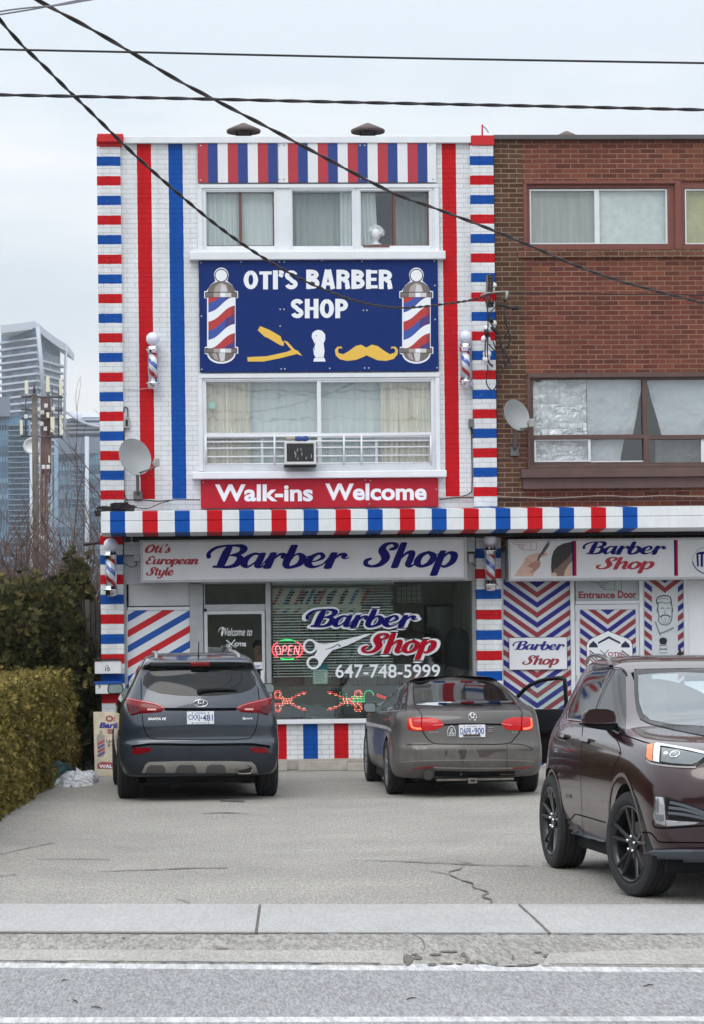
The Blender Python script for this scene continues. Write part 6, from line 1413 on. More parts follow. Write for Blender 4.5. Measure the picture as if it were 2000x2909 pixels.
mb = MB(); g = [[mb.v(hshape(L * i / 40 + .02, 2 * k / 16) + side * .09 - UP * .05 * (k > 7)) for k in range(17)] for i in range(41)]
for i in range(40):
    for k in range(16): mb.f([g[i][k], g[i + 1][k], g[i + 1][k + 1], g[i][k + 1]])
ga = [mb.v(hshape(.02, 2 * k / 16) + side * .09) for k in range(9)]
e0 = mb.v(HA + side * 2); mb.f(ga + [mb.v(HA + side * 1.9 + UP * HH), e0])
mb.build('branches', core_m, t)
mb = MB()
for n in range(36000):
    u = rnd.uniform(0, L); a = rnd.uniform(0, 2) if rnd.random() < .2 else rnd.random() ; p = hshape(u, a)
    if a <= 1: p = p + side * rnd.uniform(-.02, .1); out = -side
    else: p = p - UP * rnd.uniform(0, .06); out = UP
    spray(mb, p, out, rnd.uniform(.03, .062), rnd, 3)
for n in range(1800):                                        # the end towards the building
    p = HA + side * rnd.uniform(0, 1.6) + UP * rnd.uniform(0, HH) - dirn * rnd.uniform(-.06, .04); spray(mb, p, -dirn, .07, rnd, 3)
mb.build('foliage', hedge_leaf, t)
def cedar(name, label, base, h, rx, ry, seed, n=5200, leaf=cedar_leaf, sz=(.05, .11), flat=.55):
    rnd = random.Random(seed); t = thing(name, label, 'shrub', base, 0, 'dark cedar shrubs behind the hedge'); B = Vector(base)
    mb = MB(); mb.tube([B, B + UP * h * .5, B + UP * h * .85 + Vector((.1, 0, 0))], [.07, .05, .02], 7)
    for k in range(14):
        a = rnd.uniform(0, 2 * pi); z = rnd.uniform(.15, .8) * h; e = Vector((cos(a) * rx, sin(a) * ry, .35)) * rnd.uniform(.5, .95); mb.tube([B + UP * z, B + UP * z + e * .6, B + UP * z + e + UP * .2], [.025, .016, .006], 5)
    mb.build('trunk', bark, t)
    def env(dv):
        q = 1 + .30 * noise.noise((dv.x * 1.7 + seed, dv.y * 1.7, dv.z * 2.2)) + .20 * noise.noise((dv.x * 4 + seed, dv.y * 4, dv.z * 5)); return q
    mb = MB()
    for k in range(int(n * 2.0)):
        a = rnd.uniform(0, 2 * pi); z = rnd.uniform(-1, 1); r_ = (1 - abs(z) ** 2.4) ** .5; dv = Vector((cos(a) * r_, sin(a) * r_, z))
        q = env(dv) * (rnd.random() ** .35); p = B + Vector((dv.x * rx * q, dv.y * ry * q, h * flat + dv.z * h * (1 - flat) * q))
        if p.z < .1: continue
        spray(mb, p, (dv + UP * .4).normalized(), rnd.uniform(*sz), rnd, 4)
    mb.build('crown', leaf, t); return t
def gpt(px, d): p = at_depth(px, HZ, d); return (p.x, p.y, 0)
cedar('cedar_shrub', 'dark green cedar nearest the building, leaning over the fence', gpt(205, 38.2), 2.95, .42, .8, 1, 4200)
cedar('cedar_shrub', 'broad dark cedar in the middle of the left edge above the hedge', gpt(105, 36.8), 2.6, .62, .9, 2, 6500)
cedar('cedar_shrub', 'dark cedar cut by the left edge of the photo', gpt(-10, 36.0), 2.55, .6, .9, 3, 5200)
cedar('cedar_shrub', 'low dark cedar growing between hedge and fence', gpt(222, 37.2), 2.15, .30, .5, 5, 2600, flat=.45)
cedar('cedar_shrub', 'dark cedar filling the gap behind the hedge top', gpt(160, 38.6), 2.5, .5, .7, 7, 4200)
# bare shrubs
def bare(label, base, h, seed, n=9, spread=.6, m=bark_red, r0=.026):
    rnd = random.Random(seed); mb = MB(); B = Vector(base)
    def grow(p, d, l, r, dep):
        P = [p]; q = p.copy(); dd_ = d.copy()
        for k in range(4):
            dd_ = (dd_ + Vector((rnd.uniform(-.22, .22), rnd.uniform(-.22, .22), rnd.uniform(-.08, .14)))).normalized(); q = q + dd_ * l / 4; P.append(q.copy())
        mb.tube(P, [r, r * .9, r * .8, r * .7, r * .5], 4, caps=False)
        if dep > 0:
            for k in range(rnd.choice((2, 3, 3, 4))):
                i = rnd.randint(1, 4); nd = (dd_ + Vector((rnd.uniform(-.9, .9), rnd.uniform(-.9, .9), rnd.uniform(-.1, .7)))).normalized(); grow(P[i], nd, l * rnd.uniform(.45, .75), r * .6, dep - 1)
    for k in range(n):
        a = rnd.uniform(0, 2 * pi); d = Vector((cos(a) * spread, sin(a) * spread, 1)).normalized(); grow(B + Vector((rnd.uniform(-.3, .3), rnd.uniform(-.3, .3), 0)), d, h * rnd.uniform(.45, .62), r0, 3)
    t = thing('bare_shrub', label, 'shrub', base, 0, 'leafless shrubs behind the cedars'); mb.build('branches', m, t); return t
bare('leafless reddish shrub close to the canopy end', gpt(245, 42), 4.3, 21, 22, .5)
bare('leafless twiggy shrub in front of the cell tower', gpt(140, 43), 4.2, 22, 24, .6)
bare('leafless shrub at the left edge behind the cedars', gpt(20, 44), 4.0, 23, 22, .6)
bare('tall thin leafless shrub between the pole and the shop', gpt(190, 45), 4.6, 24, 20, .5)
bare('tangled grey leafless shrub behind the utility pole', gpt(80, 46), 4.2, 25, 24, .7)
# fence, pipe, snow, tarp
t = thing('wooden_fence', 'dark weathered board fence in the gap between hedge and shop', 'fence', on_wall(262, 2170, .5)); fm = M('fence_wood', srgb(62, 56, 58), .85, vary=(5, .3)); fm2 = M('fence_wood_pale', srgb(92, 84, 84), .85, vary=(5, .3))
x = on_wall(228, 1900, .5).x; k = 0; rnd = random.Random(6); xe = on_wall(286, 1900, .5).x
while x < xe:
    w = .075; mb = MB(); mb.box(x, min(x + w - .012, xe), .5 - rnd.uniform(0, .03), .53, .02, on_wall(260, 1700 + rnd.uniform(0, 14), .5).z); mb.build('board', fm2 if k % 3 == 1 else fm, t); x += w; k += 1
tag(MB().tube([on_wall(238, 1547, .6), on_wall(262, 1543, .55), on_wall(287, 1540, .5)], .026, 10).build('drain_pipe', M('pipe_brown', srgb(60, 40, 48), .5)), 'short dark pipe sticking out of the shop side above the cedars', 'pipe')
snow_m = NT('old_snow'); snow_c = snow_m.mix(snow_m.ramp(snow_m.noise(9, 6, .7, stretch=(1, 1, 3)), [(.4, (0, 0, 0)), (.56, (1, 1, 1))]), srgb(150, 150, 152), srgb(228, 232, 238)); snow_mat = snow_m.set(snow_c, .6, normal=snow_m.bump(snow_m.noise(22, 5), .8, .03))
c0 = on_ground(212, 2228); mb = MB(); G = []
for i in range(31):
    row = []
    for k in range(25):
        u, v = i / 15 - 1, k / 12 - 1; r2 = (u * u + v * v); hgt = max(0, 1 - r2) ** .8 * .17 * (1 + .6 * noise.noise((u * 2.4, v * 2.4, 4))) + .02 * noise.noise((u * 7, v * 7, 1)); sk = .1 * noise.noise((u * 2, v * 2, 9))
        row.append(mb.v((c0.x + u * .27 + sk, c0.y + .35 + v * 1.0 + sk, max(-.01, hgt - .012))))
    G.append(row)
for i in range(30):
    for k in range(24): mb.f([G[i][k], G[i + 1][k], G[i + 1][k + 1], G[i][k + 1]], True)
tag(mb.build('snow_pile', snow_mat), 'small dirty heap of old snow at the foot of the hedge', 'snow pile')
mb = MB(); tb = on_ground(150, 2232); rnd = random.Random(9); G = []
for i in range(12):
    row = []
    for k in range(8): row.append(mb.v((tb.x - .06 + .25 * i / 11 + .06 * noise.noise((i * .5, k * .6, 2)), tb.y + 1.1 * i / 11 - .1 + .1 * noise.noise((i * .4, k * .5, 7)), .30 * k / 7 * (1 - .35 * abs(i - 5) / 6) + .03 * noise.noise((i, k, 3)))))
    G.append(row)
for i in range(11):
    for k in range(7): mb.f([G[i][k], G[i + 1][k], G[i + 1][k + 1], G[i][k + 1]])
o = mb.build('tarp', M('teal_tarp', srgb(24, 84, 84), .5, vary=(9, .3))); tag(o, 'small strip of teal tarp poking out under the hedge', 'tarp'); o.modifiers.new('thick', 'SOLIDIFY').thickness = .004
rnd = random.Random(31)
leaf_b = M('dead_leaf', srgb(96, 74, 54), .9)
# ------------------------------------------------------------------ utility pole and cell tower
t = thing('utility_pole', 'weathered wooden utility pole in front of the cell tower', 'utility pole', gpt(104, 105)); pole_m = M('pole_wood', srgb(104, 99, 92), .9, vary=(3, .25))
A, B = at_depth(98, 1118, 105), at_depth(105, 1800, 105); B.z = 0; MB().tube([B, (A + B) / 2, A], [.145, .13, .115], 14).build('shaft', pole_m, t)
MB().tube([at_depth(97, 1118, 105), at_depth(98, 1085, 105)], .05, 6).build('pole_top', M('steel_dark', srgb(90, 90, 96), .5, .4), t)
for dx, dy in ((-38, 6), (24, 10)): MB().tube([at_depth(98, 1122, 104.8), at_depth(98 + dx, 1122 + dy, 104.8)], .03, 6).build('cross_arm', MATS['steel_dark'], t)
G2 = lambda x, y: (x / 2.9025, 860 + y / 2.9025); TD = 118
t = thing('cell_tower', 'lattice cell tower hung with pale antenna panels and brown cables', 'cell tower', gpt(130, TD)); lat = M('lattice_steel', srgb(170, 176, 182), .5, .3, vary=(2, .15)); cab = M('tower_cable', srgb(116, 92, 90), .7, vary=(3, .3)); pan = M('antenna_panel', srgb(222, 222, 200), .5); steel_d = MATS['steel_dark']
tp = lambda x, y, d=0: at_depth(*G2(x, y), TD + d)
for x in (332, 418):
    for d in (-.3, .3): b = tp(x, 2600, d); b.z = 0; MB().tube([b, tp(x, 745, d)], .035, 6).build('leg', lat, t)
mb = MB()
for k in range(40):
    y = 760 + 45 * k
    if y > 2400: break
    mb.tube([tp(332, y, -.3), tp(418, y + 45, -.3)], .02, 4); mb.tube([tp(418, y, -.3), tp(332, y + 45, -.3)], .02, 4); mb.tube([tp(332, y, -.3), tp(418, y, -.3)], .018, 4)
mb.build('lattice', lat, t)
rnd = random.Random(17); mb = MB()
for k in range(13):
    x = 340 + 6 * k; y1 = rnd.choice((1480, 1520, 2300)); mb.tube([tp(x + rnd.uniform(-4, 4), y, -.36) for y in range(760 + rnd.randint(0, 60), y1, 120)], .045, 5)
mb.build('cable_bundle', cab, t)
for (xa, ya, xb, yb) in ((205, 642, 234, 756), (381, 612, 411, 740), (490, 628, 514, 766), (166, 968, 188, 1090), (418, 942, 451, 1070), (492, 926, 514, 1092), (383, 905, 408, 950), (322, 1260, 332, 1320), (400, 1260, 412, 1320)):
    A = tp((xa + xb) / 2, yb, -.7); B = tp((xa + xb) / 2, ya, -.7); w = (xb - xa) / 2.9025 * TD / FPX / 2; MB().box(A.x - w, A.x + w, A.y - .08, A.y + .06, A.z, B.z).build('antenna', pan, t, .02)
for y in (772, 880, 955, 1100):
    MB().tube([tp(175, y, -.6), tp(520, y + 8, -.6)], .045, 6).build('platform_bar', steel_d, t)
for x in (180, 212, 395, 430, 484, 505): MB().tube([tp(x, 700 if x > 200 else 940, -.62), tp(x, 1100, -.62)], .03, 6).build('antenna_mount', steel_d, t)
for (x, y) in ((320, 880), (350, 905), (380, 850), (440, 875), (345, 1000), (375, 1040), (215, 940), (360, 1355), (398, 1355), (350, 1940)):
    A = tp(x, y, -.75); MB().box(A.x - .075, A.x + .075, A.y - .1, A.y, A.z - .09, A.z + .09).build('radio_unit', M('radio_white', srgb(214, 216, 218), .5), t, .02)
A = tp(258, 1180, -.8); MB().lathe([(1e-4, .12), (.24, .1), (.36, 0), (.36, .03), (1e-4, .16)], A, 'Y', 20).build('microwave_drum', MATS['radio_white'], t)
# ------------------------------------------------------------------ high rises far away
def win_mat(name, base, dark_, light, cw, ch, r=.3):
    t = NT(name); q = t.xyz(); cb = t.n('ShaderNodeCombineXYZ'); s_ = t.math('ADD', q.outputs['X'], t.math('MULTIPLY', q.outputs['Y'], 1.3)); t.t.links.new(s_, cb.inputs[0]); t.t.links.new(q.outputs['Z'], cb.inputs[1])
    b = t.n('ShaderNodeTexBrick'); t.l(cb, 0, b, 'Vector'); b.offset = 0; b.inputs['Scale'].default_value = 1; b.inputs['Brick Width'].default_value = cw; b.inputs['Row Height'].default_value = ch; b.inputs['Mortar Size'].default_value = .12; b.inputs['Bias'].default_value = -.1
    for k, v in (('Color1', dark_), ('Color2', light), ('Mortar', base)): b.inputs[k].default_value = v
    c = t.vary(b.outputs['Color'], .05, .15)
    return t.set(c, r)
slab_w = M('tower_slab', srgb(196, 202, 214), .6, vary=(.05, .08)); tw_glass = win_mat('tower_glass', srgb(50, 72, 104), srgb(18, 34, 64), srgb(96, 128, 160), 1.7, 1.42); tw_blue = win_mat('tower_blue', srgb(84, 118, 146), srgb(8, 30, 60), srgb(158, 196, 214), 1.5, 1.75); tw_navy = win_mat('tower_navy', srgb(64, 104, 138), srgb(6, 30, 64), srgb(126, 172, 202), 1.5, 1.75); pent = M('tower_crown', srgb(112, 124, 140), .6, vary=(.04, .1))
def prism(mb, plan, z0, z1, top=None):
    a = [mb.v((p.x, p.y, z0)) for p in plan]; b = [mb.v((p.x, p.y, (z1 if top is None else top[i]))) for i, p in enumerate(plan)]; n = len(plan)
    for i in range(n): mb.f([a[i], a[(i + 1) % n], b[(i + 1) % n], b[i]])
    mb.f(b); mb.f(a[::-1])
def zat(px, py, d): return at_depth(px, py, d).z
def grow_plan(plan, k):
    c = sum((Vector((p.x, p.y, 0)) for p in plan), Vector()) / len(plan); return [Vector((p.x, p.y, 0)) + (Vector((p.x, p.y, 0)) - c).normalized() * k for p in plan]
HZ0 = HZ
pl = lambda L: [at_depth(x, HZ, d) for x, d in L]
# swoop roofed tower
D1 = 1100
t = thing('high_rise', 'tall pale balconied tower with a swooping pointed roof', 'high rise', gpt(95, D1), 0, 'far apartment towers')
plan = pl([(13, D1 + 18), (112, D1), (180, D1 + 30), (90, D1 + 50)]); zt = zat(100, 940, D1)
mb = MB(); prism(mb, plan, 0, zat(60, 938, D1), [zat(20, 938, D1), zat(110, 930, D1), zat(180, 975, D1), zat(90, 950, D1)]); mb.build('wall', tw_glass, t)
z = 20.0; fl = 0
while z < zat(60, 945, D1):
    q = grow_plan(plan, 2.2 if fl % 4 else 2.8)
    if z > zat(100, 1005, D1): q = [q[0], q[1], plan[1] + (plan[2] - plan[1]) * .06, plan[3]]
    mb = MB(); prism(mb, q, z, z + .75); o = mb.build('floor_slab', slab_w, t); z += 2.9; fl += 1
RF = [(2, 924, 0), (30, 921, 2), (65, 917, 4), (98, 912, 6), (112, 922, 6), (128, 936, 9), (146, 950, 14), (166, 964, 20), (190, 978, 26)]
mb = MB(); top = [at_depth(x, y, D1 + d - 4) for x, y, d in RF]; a = [mb.v(p) for p in top]; b = [mb.v(p - UP * 3.2) for p in top]; a2 = [mb.v(p + FWD * 30 - UP * 1) for p in top]; b2 = [mb.v(p + FWD * 30 - UP * 4) for p in top]
for i in range(len(top) - 1):
    mb.f([a[i], a[i + 1], b[i + 1], b[i]]); mb.f([a[i], a[i + 1], a2[i + 1], a2[i]]); mb.f([b[i], b[i + 1], b2[i + 1], b2[i]]); mb.f([a2[i], a2[i + 1], b2[i + 1], b2[i]])
mb.f([a[0], b[0], b2[0], a2[0]]); mb.f([a[-1], b[-1], b2[-1], a2[-1]]); mb.build('roof', slab_w, t)
mb = MB(); mb.tube([at_depth(107, 928, D1 - 5), at_depth(116, 1020, D1 - 5), at_depth(124, 1120, D1 - 5)], .9, 6); mb.build('edge_fin', slab_w, t); MB().tube([at_depth(188, 980, D1 + 22), at_depth(184, 1100, D1 + 22), at_depth(183, 1250, D1 + 22)], .6, 6).build('edge_fin', slab_w, t)
def slab_tower(label, plan_px, top_y, dd_, m, steps=(), side=None, floor=1.75):
    t = thing('high_rise', label, 'high rise', gpt(plan_px[1][0], dd_), 0, 'far apartment towers'); plan = pl(plan_px); zt = zat(plan_px[1][0], top_y, dd_)
    mb = MB(); prism(mb, plan, 0, zt); mb.build('wall', m, t)
    for (xa, xb, y, dpt) in steps:
        q = pl([(xa, dd_ + 4), (xb, dd_ + 3), (xb, dd_ + dpt), (xa, dd_ + dpt)]); mb = MB(); prism(mb, q, zt + .02, zat(xa, y, dd_)); mb.build('penthouse', pent, t)
    x0, x1 = plan_px[0][0], plan_px[1][0]; n = int((x1 - x0) / 8.5); fd = lambda x: plan_px[0][1] + (plan_px[1][1] - plan_px[0][1]) * (x - x0) / (x1 - x0)
    rnd = random.Random(int(dd_)); px_m = FPX / dd_
    pb = MB(); lb = MB(); db = MB()
    for k in range(n):
        x = x0 + 8.5 * k; d = fd(x)
        if x < -20 or x > 292: continue
        A = at_depth(x, HZ, d - .5); B = at_depth(x + 2.0, HZ, d - .5); pb.box(A.x, B.x, A.y, A.y + .6, 0, zt - .5)
        z = 12.0
        while z < zt - 2:
            q = rnd.random(); A = at_depth(x + 2.6, HZ, d - .12); B = at_depth(x + 7.8, HZ, d - .12)
            if q < .20: lb.box(A.x, B.x, A.y, A.y + .3, z + .25, z + 1.35)
            elif q < .62: db.box(A.x, B.x, A.y, A.y + .3, z + .2, z + 1.4)
            z += 1.75
    for mb_, nm, mt in ((pb, 'facade_pier', M('facade_pier', srgb(84, 122, 154), .6)), (lb, 'pale_window', M('pale_window', srgb(186, 214, 226), .4)), (db, 'dark_window', M('dark_window', srgb(10, 26, 50), .3))): o = mb_.build(nm, mt, t); o['kind'] = 'stuff'
    if side:
        for xa, xb in side:
            z = 8.0; mb = MB()
            while z < zt - 3:
                q = pl([(xa, dd_ - 2.0), (xb, dd_ - 2.0), (xb, dd_ + 6), (xa, dd_ + 6)]); prism(mb, q, z, z + .28); z += floor
            o = mb.build('balcony', M('balcony_slab', srgb(120, 142, 164), .6), t); o['kind'] = 'stuff'
    return t
slab_tower('dark blue glass apartment tower cut by the left edge of the photo', [(-160, 900), (88, 880), (94, 930), (-150, 940)], 1180, 880, tw_navy, [(-150, 36, 1127, 40)], [(28, 88)])
t3 = slab_tower('blue grey apartment tower next to the shop with stacked balconies', [(146, 1000), (330, 985), (335, 1030), (150, 1040)], 1286, 985, tw_blue, [(168, 330, 1241, 30)], [(206, 246)])
for xx in (247, 160): MB().tube([at_depth(xx, 1240 if xx > 200 else 1245, 980), at_depth(xx, 1800, 980)], .8, 6).build('white_pier', MATS['balcony_slab'] if xx < 200 else slab_w, t3)
MB().tube([at_depth(90, 1240, 872), at_depth(90, 1800, 872)], .7, 6).build('corner_pier', slab_w, bpy.data.objects['high_rise.001'])
# curved roof block behind
D4 = 1150; t = thing('high_rise', 'tower with a curved white roof partly hidden by the shop', 'high rise', gpt(240, D4), 0, 'far apartment towers')
mb = MB(); prism(mb, pl([(204, D4 + 5), (330, D4), (330, D4 + 40), (204, D4 + 40)]), 0, zat(240, 1185, D4)); mb.build('wall', tw_glass, t)
for y in (1190, 1202, 1214, 1226): mb = MB(); prism(mb, pl([(192, D4 - 2), (330, D4 - 3), (330, D4 + 30), (192, D4 + 30)]), zat(240, y, D4) - .8, zat(240, y, D4)); mb.build('floor_slab', slab_w, t)
RF = [(186, 1172), (205, 1186), (225, 1198), (250, 1208), (275, 1213), (330, 1215)]; RT = [(186, 1171), (210, 1171), (240, 1172), (262, 1173), (276, 1176), (330, 1184)]
mb = MB(); a = [mb.v(at_depth(x, y, D4 - 5)) for x, y in RF]; b = [mb.v(at_depth(x, y - 4, D4 - 5)) for x, y in RF]; a2 = [mb.v(at_depth(x, y, D4 + 25)) for x, y in RT]
for i in range(5): mb.f([a[i], a[i + 1], b[i + 1], b[i]]); mb.f([b[i], b[i + 1], a2[i + 1], a2[i]]); 
mb.f([a2[0], *a, a2[-1], *a2[-2:0:-1]]) if False else None
o = mb.build('roof', slab_w, t); o.modifiers.new('thick', 'SOLIDIFY').thickness = .8
mb = MB(); prism(mb, pl([(240, D4 - 1), (330, D4 - 1), (330, D4 + 20), (240, D4 + 20)]), zat(250, 1200, D4), zat(250, 1186, D4)); mb.build('penthouse', pent, t)
# low pale houses and sheds seen through the twigs
for i, (x0, x1, y, d, c, lab) in enumerate(((-30, 60, 1640, 130, srgb(190, 196, 204), 'low pale building behind the twigs at the left edge'), (70, 170, 1655, 150, srgb(168, 160, 156), 'low beige building behind the twigs and pole'))):
    t = thing('low_building', lab, 'building', gpt((x0 + x1) / 2, d), 0, 'low buildings beyond the shrubs'); zt = zat(x0, y, d); P = pl([(x0, d), (x1, d), (x1, d + 8), (x0, d + 8)]); mb = MB(); prism(mb, P, 0, zt); mb.build('wall', M('low_wall_%d' % i, c, .8, vary=(.5, .2)), t)
    mb = MB(); prism(mb, grow_plan(P, .4), zt + .02, zt + .3); mb.build('roof', coping_metal, t)
# trees along the far side of the street, behind the camera: what the windows and the cars mirror
rnd = random.Random(44); mb = MB()
for k in range(9000):
    x = rnd.uniform(-70, 70); hmax = 6.0 + 2.6 * noise.noise((x * .09, 1.3, 0)) + 1.6 * noise.noise((x * .4, 4.3, 0)); z = rnd.uniform(0, 1) ** 1.1 * max(hmax, 2); y = -72 + rnd.uniform(-3, 3)
    a = rnd.uniform(-.7, .7); l = rnd.uniform(.4, 1.3); w = rnd.uniform(.03, .12) * (1.6 if z < 2.5 else 1); d = Vector((sin(a) * l, rnd.uniform(-.3, .3), cos(a) * l)); s_ = Vector((w, 0, -w * .3)); p = Vector((x, y, z))
    mb.f([mb.v(p - s_), mb.v(p + s_), mb.v(p + d + s_ * .4), mb.v(p + d - s_ * .4)])
zs_ = [6.2 + 2.4 * noise.noise((x * .09, 1.3, 0)) + 1.0 * noise.noise((x * .35, 7, 0)) + .35 * noise.noise((x * 1.3, 2, 0)) for x in range(-70, 71)]; lo_ = [mb.v((x, -76, 0)) for x in range(-70, 71)]; hi_ = [mb.v((x, -76, z)) for x, z in zip(range(-70, 71), zs_)]
for i in range(140): mb.f([lo_[i], lo_[i + 1], hi_[i + 1], hi_[i]])  # solid backing sheet, added unseen to darken and smooth the reflections
tag(mb.build('tree_line', M('far_trees', srgb(70, 66, 62), .95, vary=(.3, .3))), kind='stuff')
# ------------------------------------------------------------------ air
mb = MB(); mb.box(-1500, 1500, -320, 1950, -1.1, 190)
hz_m = bpy.data.materials.new('haze'); hz_m.use_nodes = True; ht = hz_m.node_tree; ht.nodes.clear(); ho = ht.nodes.new('ShaderNodeOutputMaterial'); hp = ht.nodes.new('ShaderNodeVolumePrincipled'); hp.inputs['Color'].default_value = (.86, .93, 1, 1); hp.inputs['Density'].default_value = .0002; hp.inputs['Anisotropy'].default_value = .2; ht.links.new(hp.outputs[0], ho.inputs['Volume'])
tag(mb.build('haze', hz_m), kind='stuff')
# ------------------------------------------------------------------ vehicles
def paint(name, base, dust, z0, z1, amt, metal=.35, rough=.32, coat=1.0, clean=None):
    t = NT(name); q = t.xyz()
    k = t.n('ShaderNodeMapRange'); t.t.links.new(q.outputs['Z'], k.inputs['Value']); k.inputs['From Min'].default_value = z1; k.inputs['From Max'].default_value = z0; k.inputs['To Min'].default_value = 0; k.inputs['To Max'].default_value = amt
    n = t.noise(3.2, 6, .62); n2 = t.noise(14, 5, .7, stretch=(1, 1, .35))
    f = t.math('MULTIPLY', k.outputs[0], t.ramp(t.math('ADD', t.math('MULTIPLY', n, .6), t.math('MULTIPLY', n2, .4)), [(.38, (.45,) * 3), (.6, (1,) * 3)]))
    if clean:                                               # cleaner towards the nose
        kk = t.n('ShaderNodeMapRange'); t.t.links.new(q.outputs['Y'], kk.inputs['Value']); kk.inputs['From Min'].default_value = clean[1]; kk.inputs['From Max'].default_value = clean[0]; kk.inputs['To Min'].default_value = .01; kk.inputs['To Max'].default_value = 1
        f = t.math('MULTIPLY', f, kk.outputs[0])
    c = t.mix(f, base, dust)
    r = t.math('ADD', t.math('MULTIPLY', f, .55), rough)
    t.b.inputs['Coat Roughness'].default_value = .04
    return t.set(c, r, t.math('MULTIPLY', t.math('SUBTRACT', 1.0, f), metal), coat=t.math('MULTIPLY', t.math('SUBTRACT', 1.0, f), coat))
car_glass = M('car_glass', srgb(14, 17, 20), .04, ior=1.42)
rubber = M('tyre_rubber', srgb(38, 38, 41), .85, vary=(20, .2), bump=(90, .3)); arch_dark = M('wheel_well', srgb(14, 14, 16), .95)
trim_black = M('car_trim_black', srgb(22, 23, 26), .55, vary=(8, .15), spec=.15); gloss_black = M('car_gloss_black', srgb(9, 9, 12), .15, spec=.3); seam_m = M('panel_gap', srgb(9, 9, 11), .85, spec=.05)
silver_p = M('silver_plastic', srgb(150, 148, 145), .4, .3, vary=(6, .12)); dull_p = M('dull_plastic', srgb(84, 82, 82), .55, vary=(6, .15)); plate_w = M('plate_white', srgb(226, 230, 236), .4, vary=(20, .05)); plate_b = M('plate_blue', srgb(50, 66, 140), .5)
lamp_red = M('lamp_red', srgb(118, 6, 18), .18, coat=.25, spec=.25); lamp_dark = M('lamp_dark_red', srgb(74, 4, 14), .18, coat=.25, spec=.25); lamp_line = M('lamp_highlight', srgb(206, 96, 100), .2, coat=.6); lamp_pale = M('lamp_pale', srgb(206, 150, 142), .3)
class Car:
    def __init__(s, name, label, loc, rotz): s.e = thing(name, label, 'car', loc, rotz, None); s.m = s.e.matrix_basis.copy(); s.i = s.m.inverted(); s.o = s.i @ CAMP
    def shell(s, slices, axles, arch_r, paint_m, arch_w=.34, extra=()):
        rows = []; mb = MB()
        for sl in slices:
            z, w, yr, yf = sl[:4]; rb, rc, fb, fc = (list(sl[4:]) + [.10, .16, .22, .35][len(sl) - 4:])
            a, b = yr + rb + rc, yf - fb - fc
            H = [(0, yr), (.38, yr + rb * .12), (.68, yr + rb * .42), (.875, yr + rb * .82 + rc * .05), (.965, yr + rb + rc * .38), (.995, a)]
            H += [(1, a + (b - a) * k) for k in (.2, .5, .8)]
            H += [(.995, b), (.965, yf - fb - fc * .38), (.875, yf - fb * .82 - fc * .05), (.68, yf - fb * .42), (.38, yf - fb * .12), (0, yf)]
            P = [(w * x, y) for x, y in H]; P += [(-x, y) for x, y in P[-2:0:-1]]
            rows.append([mb.v((x, y, z)) for x, y in P])
        for A, B in zip(rows, rows[1:]):
            n = len(A)
            for k in range(n): mb.f([A[k], A[(k + 1) % n], B[(k + 1) % n], B[k]])
        mb.f(rows[0][::-1]); mb.f(rows[-1])
        me = bpy.data.meshes.new('tmp'); bmesh.ops.recalc_face_normals(mb.bm, faces=mb.bm.faces); mb.bm.to_mesh(me); mb.bm.free()
        o = bpy.data.objects.new('tmp', me); COL.objects.link(o); u = o.modifiers.new('u', 'SUBSURF'); u.levels = u.render_levels = 2
        me.materials.append(paint_m); me.materials.append(arch_dark); bpy.context.view_layer.update()
        solid = bpy.data.meshes.new_from_object(o.evaluated_get(_dg()))
        s.bvh = BVHTree.FromPolygons([v.co.copy() for v in solid.vertices], [tuple(p.vertices) for p in solid.polygons])
        cut = []
        for y, zc in axles:
            for sd in (-1, 1):
                c = MB(); c.lathe([(arch_r, -arch_w), (arch_r, .3)] if sd > 0 else [(arch_r, -.3), (arch_r, arch_w)], (sd * s.half, y, zc), 'X', 40, False); q = c.build('tmp_cut', arch_dark); q.data.materials.clear(); q.data.materials.append(paint_m); q.data.materials.append(arch_dark)
                for p in q.data.polygons: p.material_index = 1
                m = o.modifiers.new('b', 'BOOLEAN'); m.operation = 'DIFFERENCE'; m.object = q; m.solver = 'EXACT'; cut.append(q)
        for c in extra:
            q = c.build('tmp_cut', arch_dark); q.data.materials.clear(); q.data.materials.append(paint_m); q.data.materials.append(arch_dark)
            for p in q.data.polygons: p.material_index = 1
            m = o.modifiers.new('b', 'BOOLEAN'); m.operation = 'DIFFERENCE'; m.object = q; m.solver = 'EXACT'; cut.append(q)
        bpy.context.view_layer.update(); me2 = bpy.data.meshes.new_from_object(o.evaluated_get(_dg())); bpy.data.objects.remove(o)
        for q in cut: bpy.data.objects.remove(q)
        me2.name = 'body'; s.body = bpy.data.objects.new('body', me2); COL.objects.link(s.body); s.body.parent = s.e
        for p in me2.polygons: p.use_smooth = True
        me2.set_sharp_from_angle(angle=R(38))
    def hit(s, px, py):
        d = (s.i.to_3x3() @ ray(px, py)).normalized(); h = s.bvh.ray_cast(s.o, d)
        if h[0] is None:
            dist = (Vector((0, 1, .9)) - s.o).length; h = s.bvh.find_nearest(s.o + d * dist)
        p, n = h[0], h[1]
        if n.dot(d) > 0: n = -n
        return p, n
    def at(s, px, py, y=None, x=None):                       # photo pixel on a plane of the car's own axes
        d = s.i.to_3x3() @ ray(px, py); t = ((y - s.o.y) / d.y) if y is not None else ((x - s.o.x) / d.x); return s.o + d * t
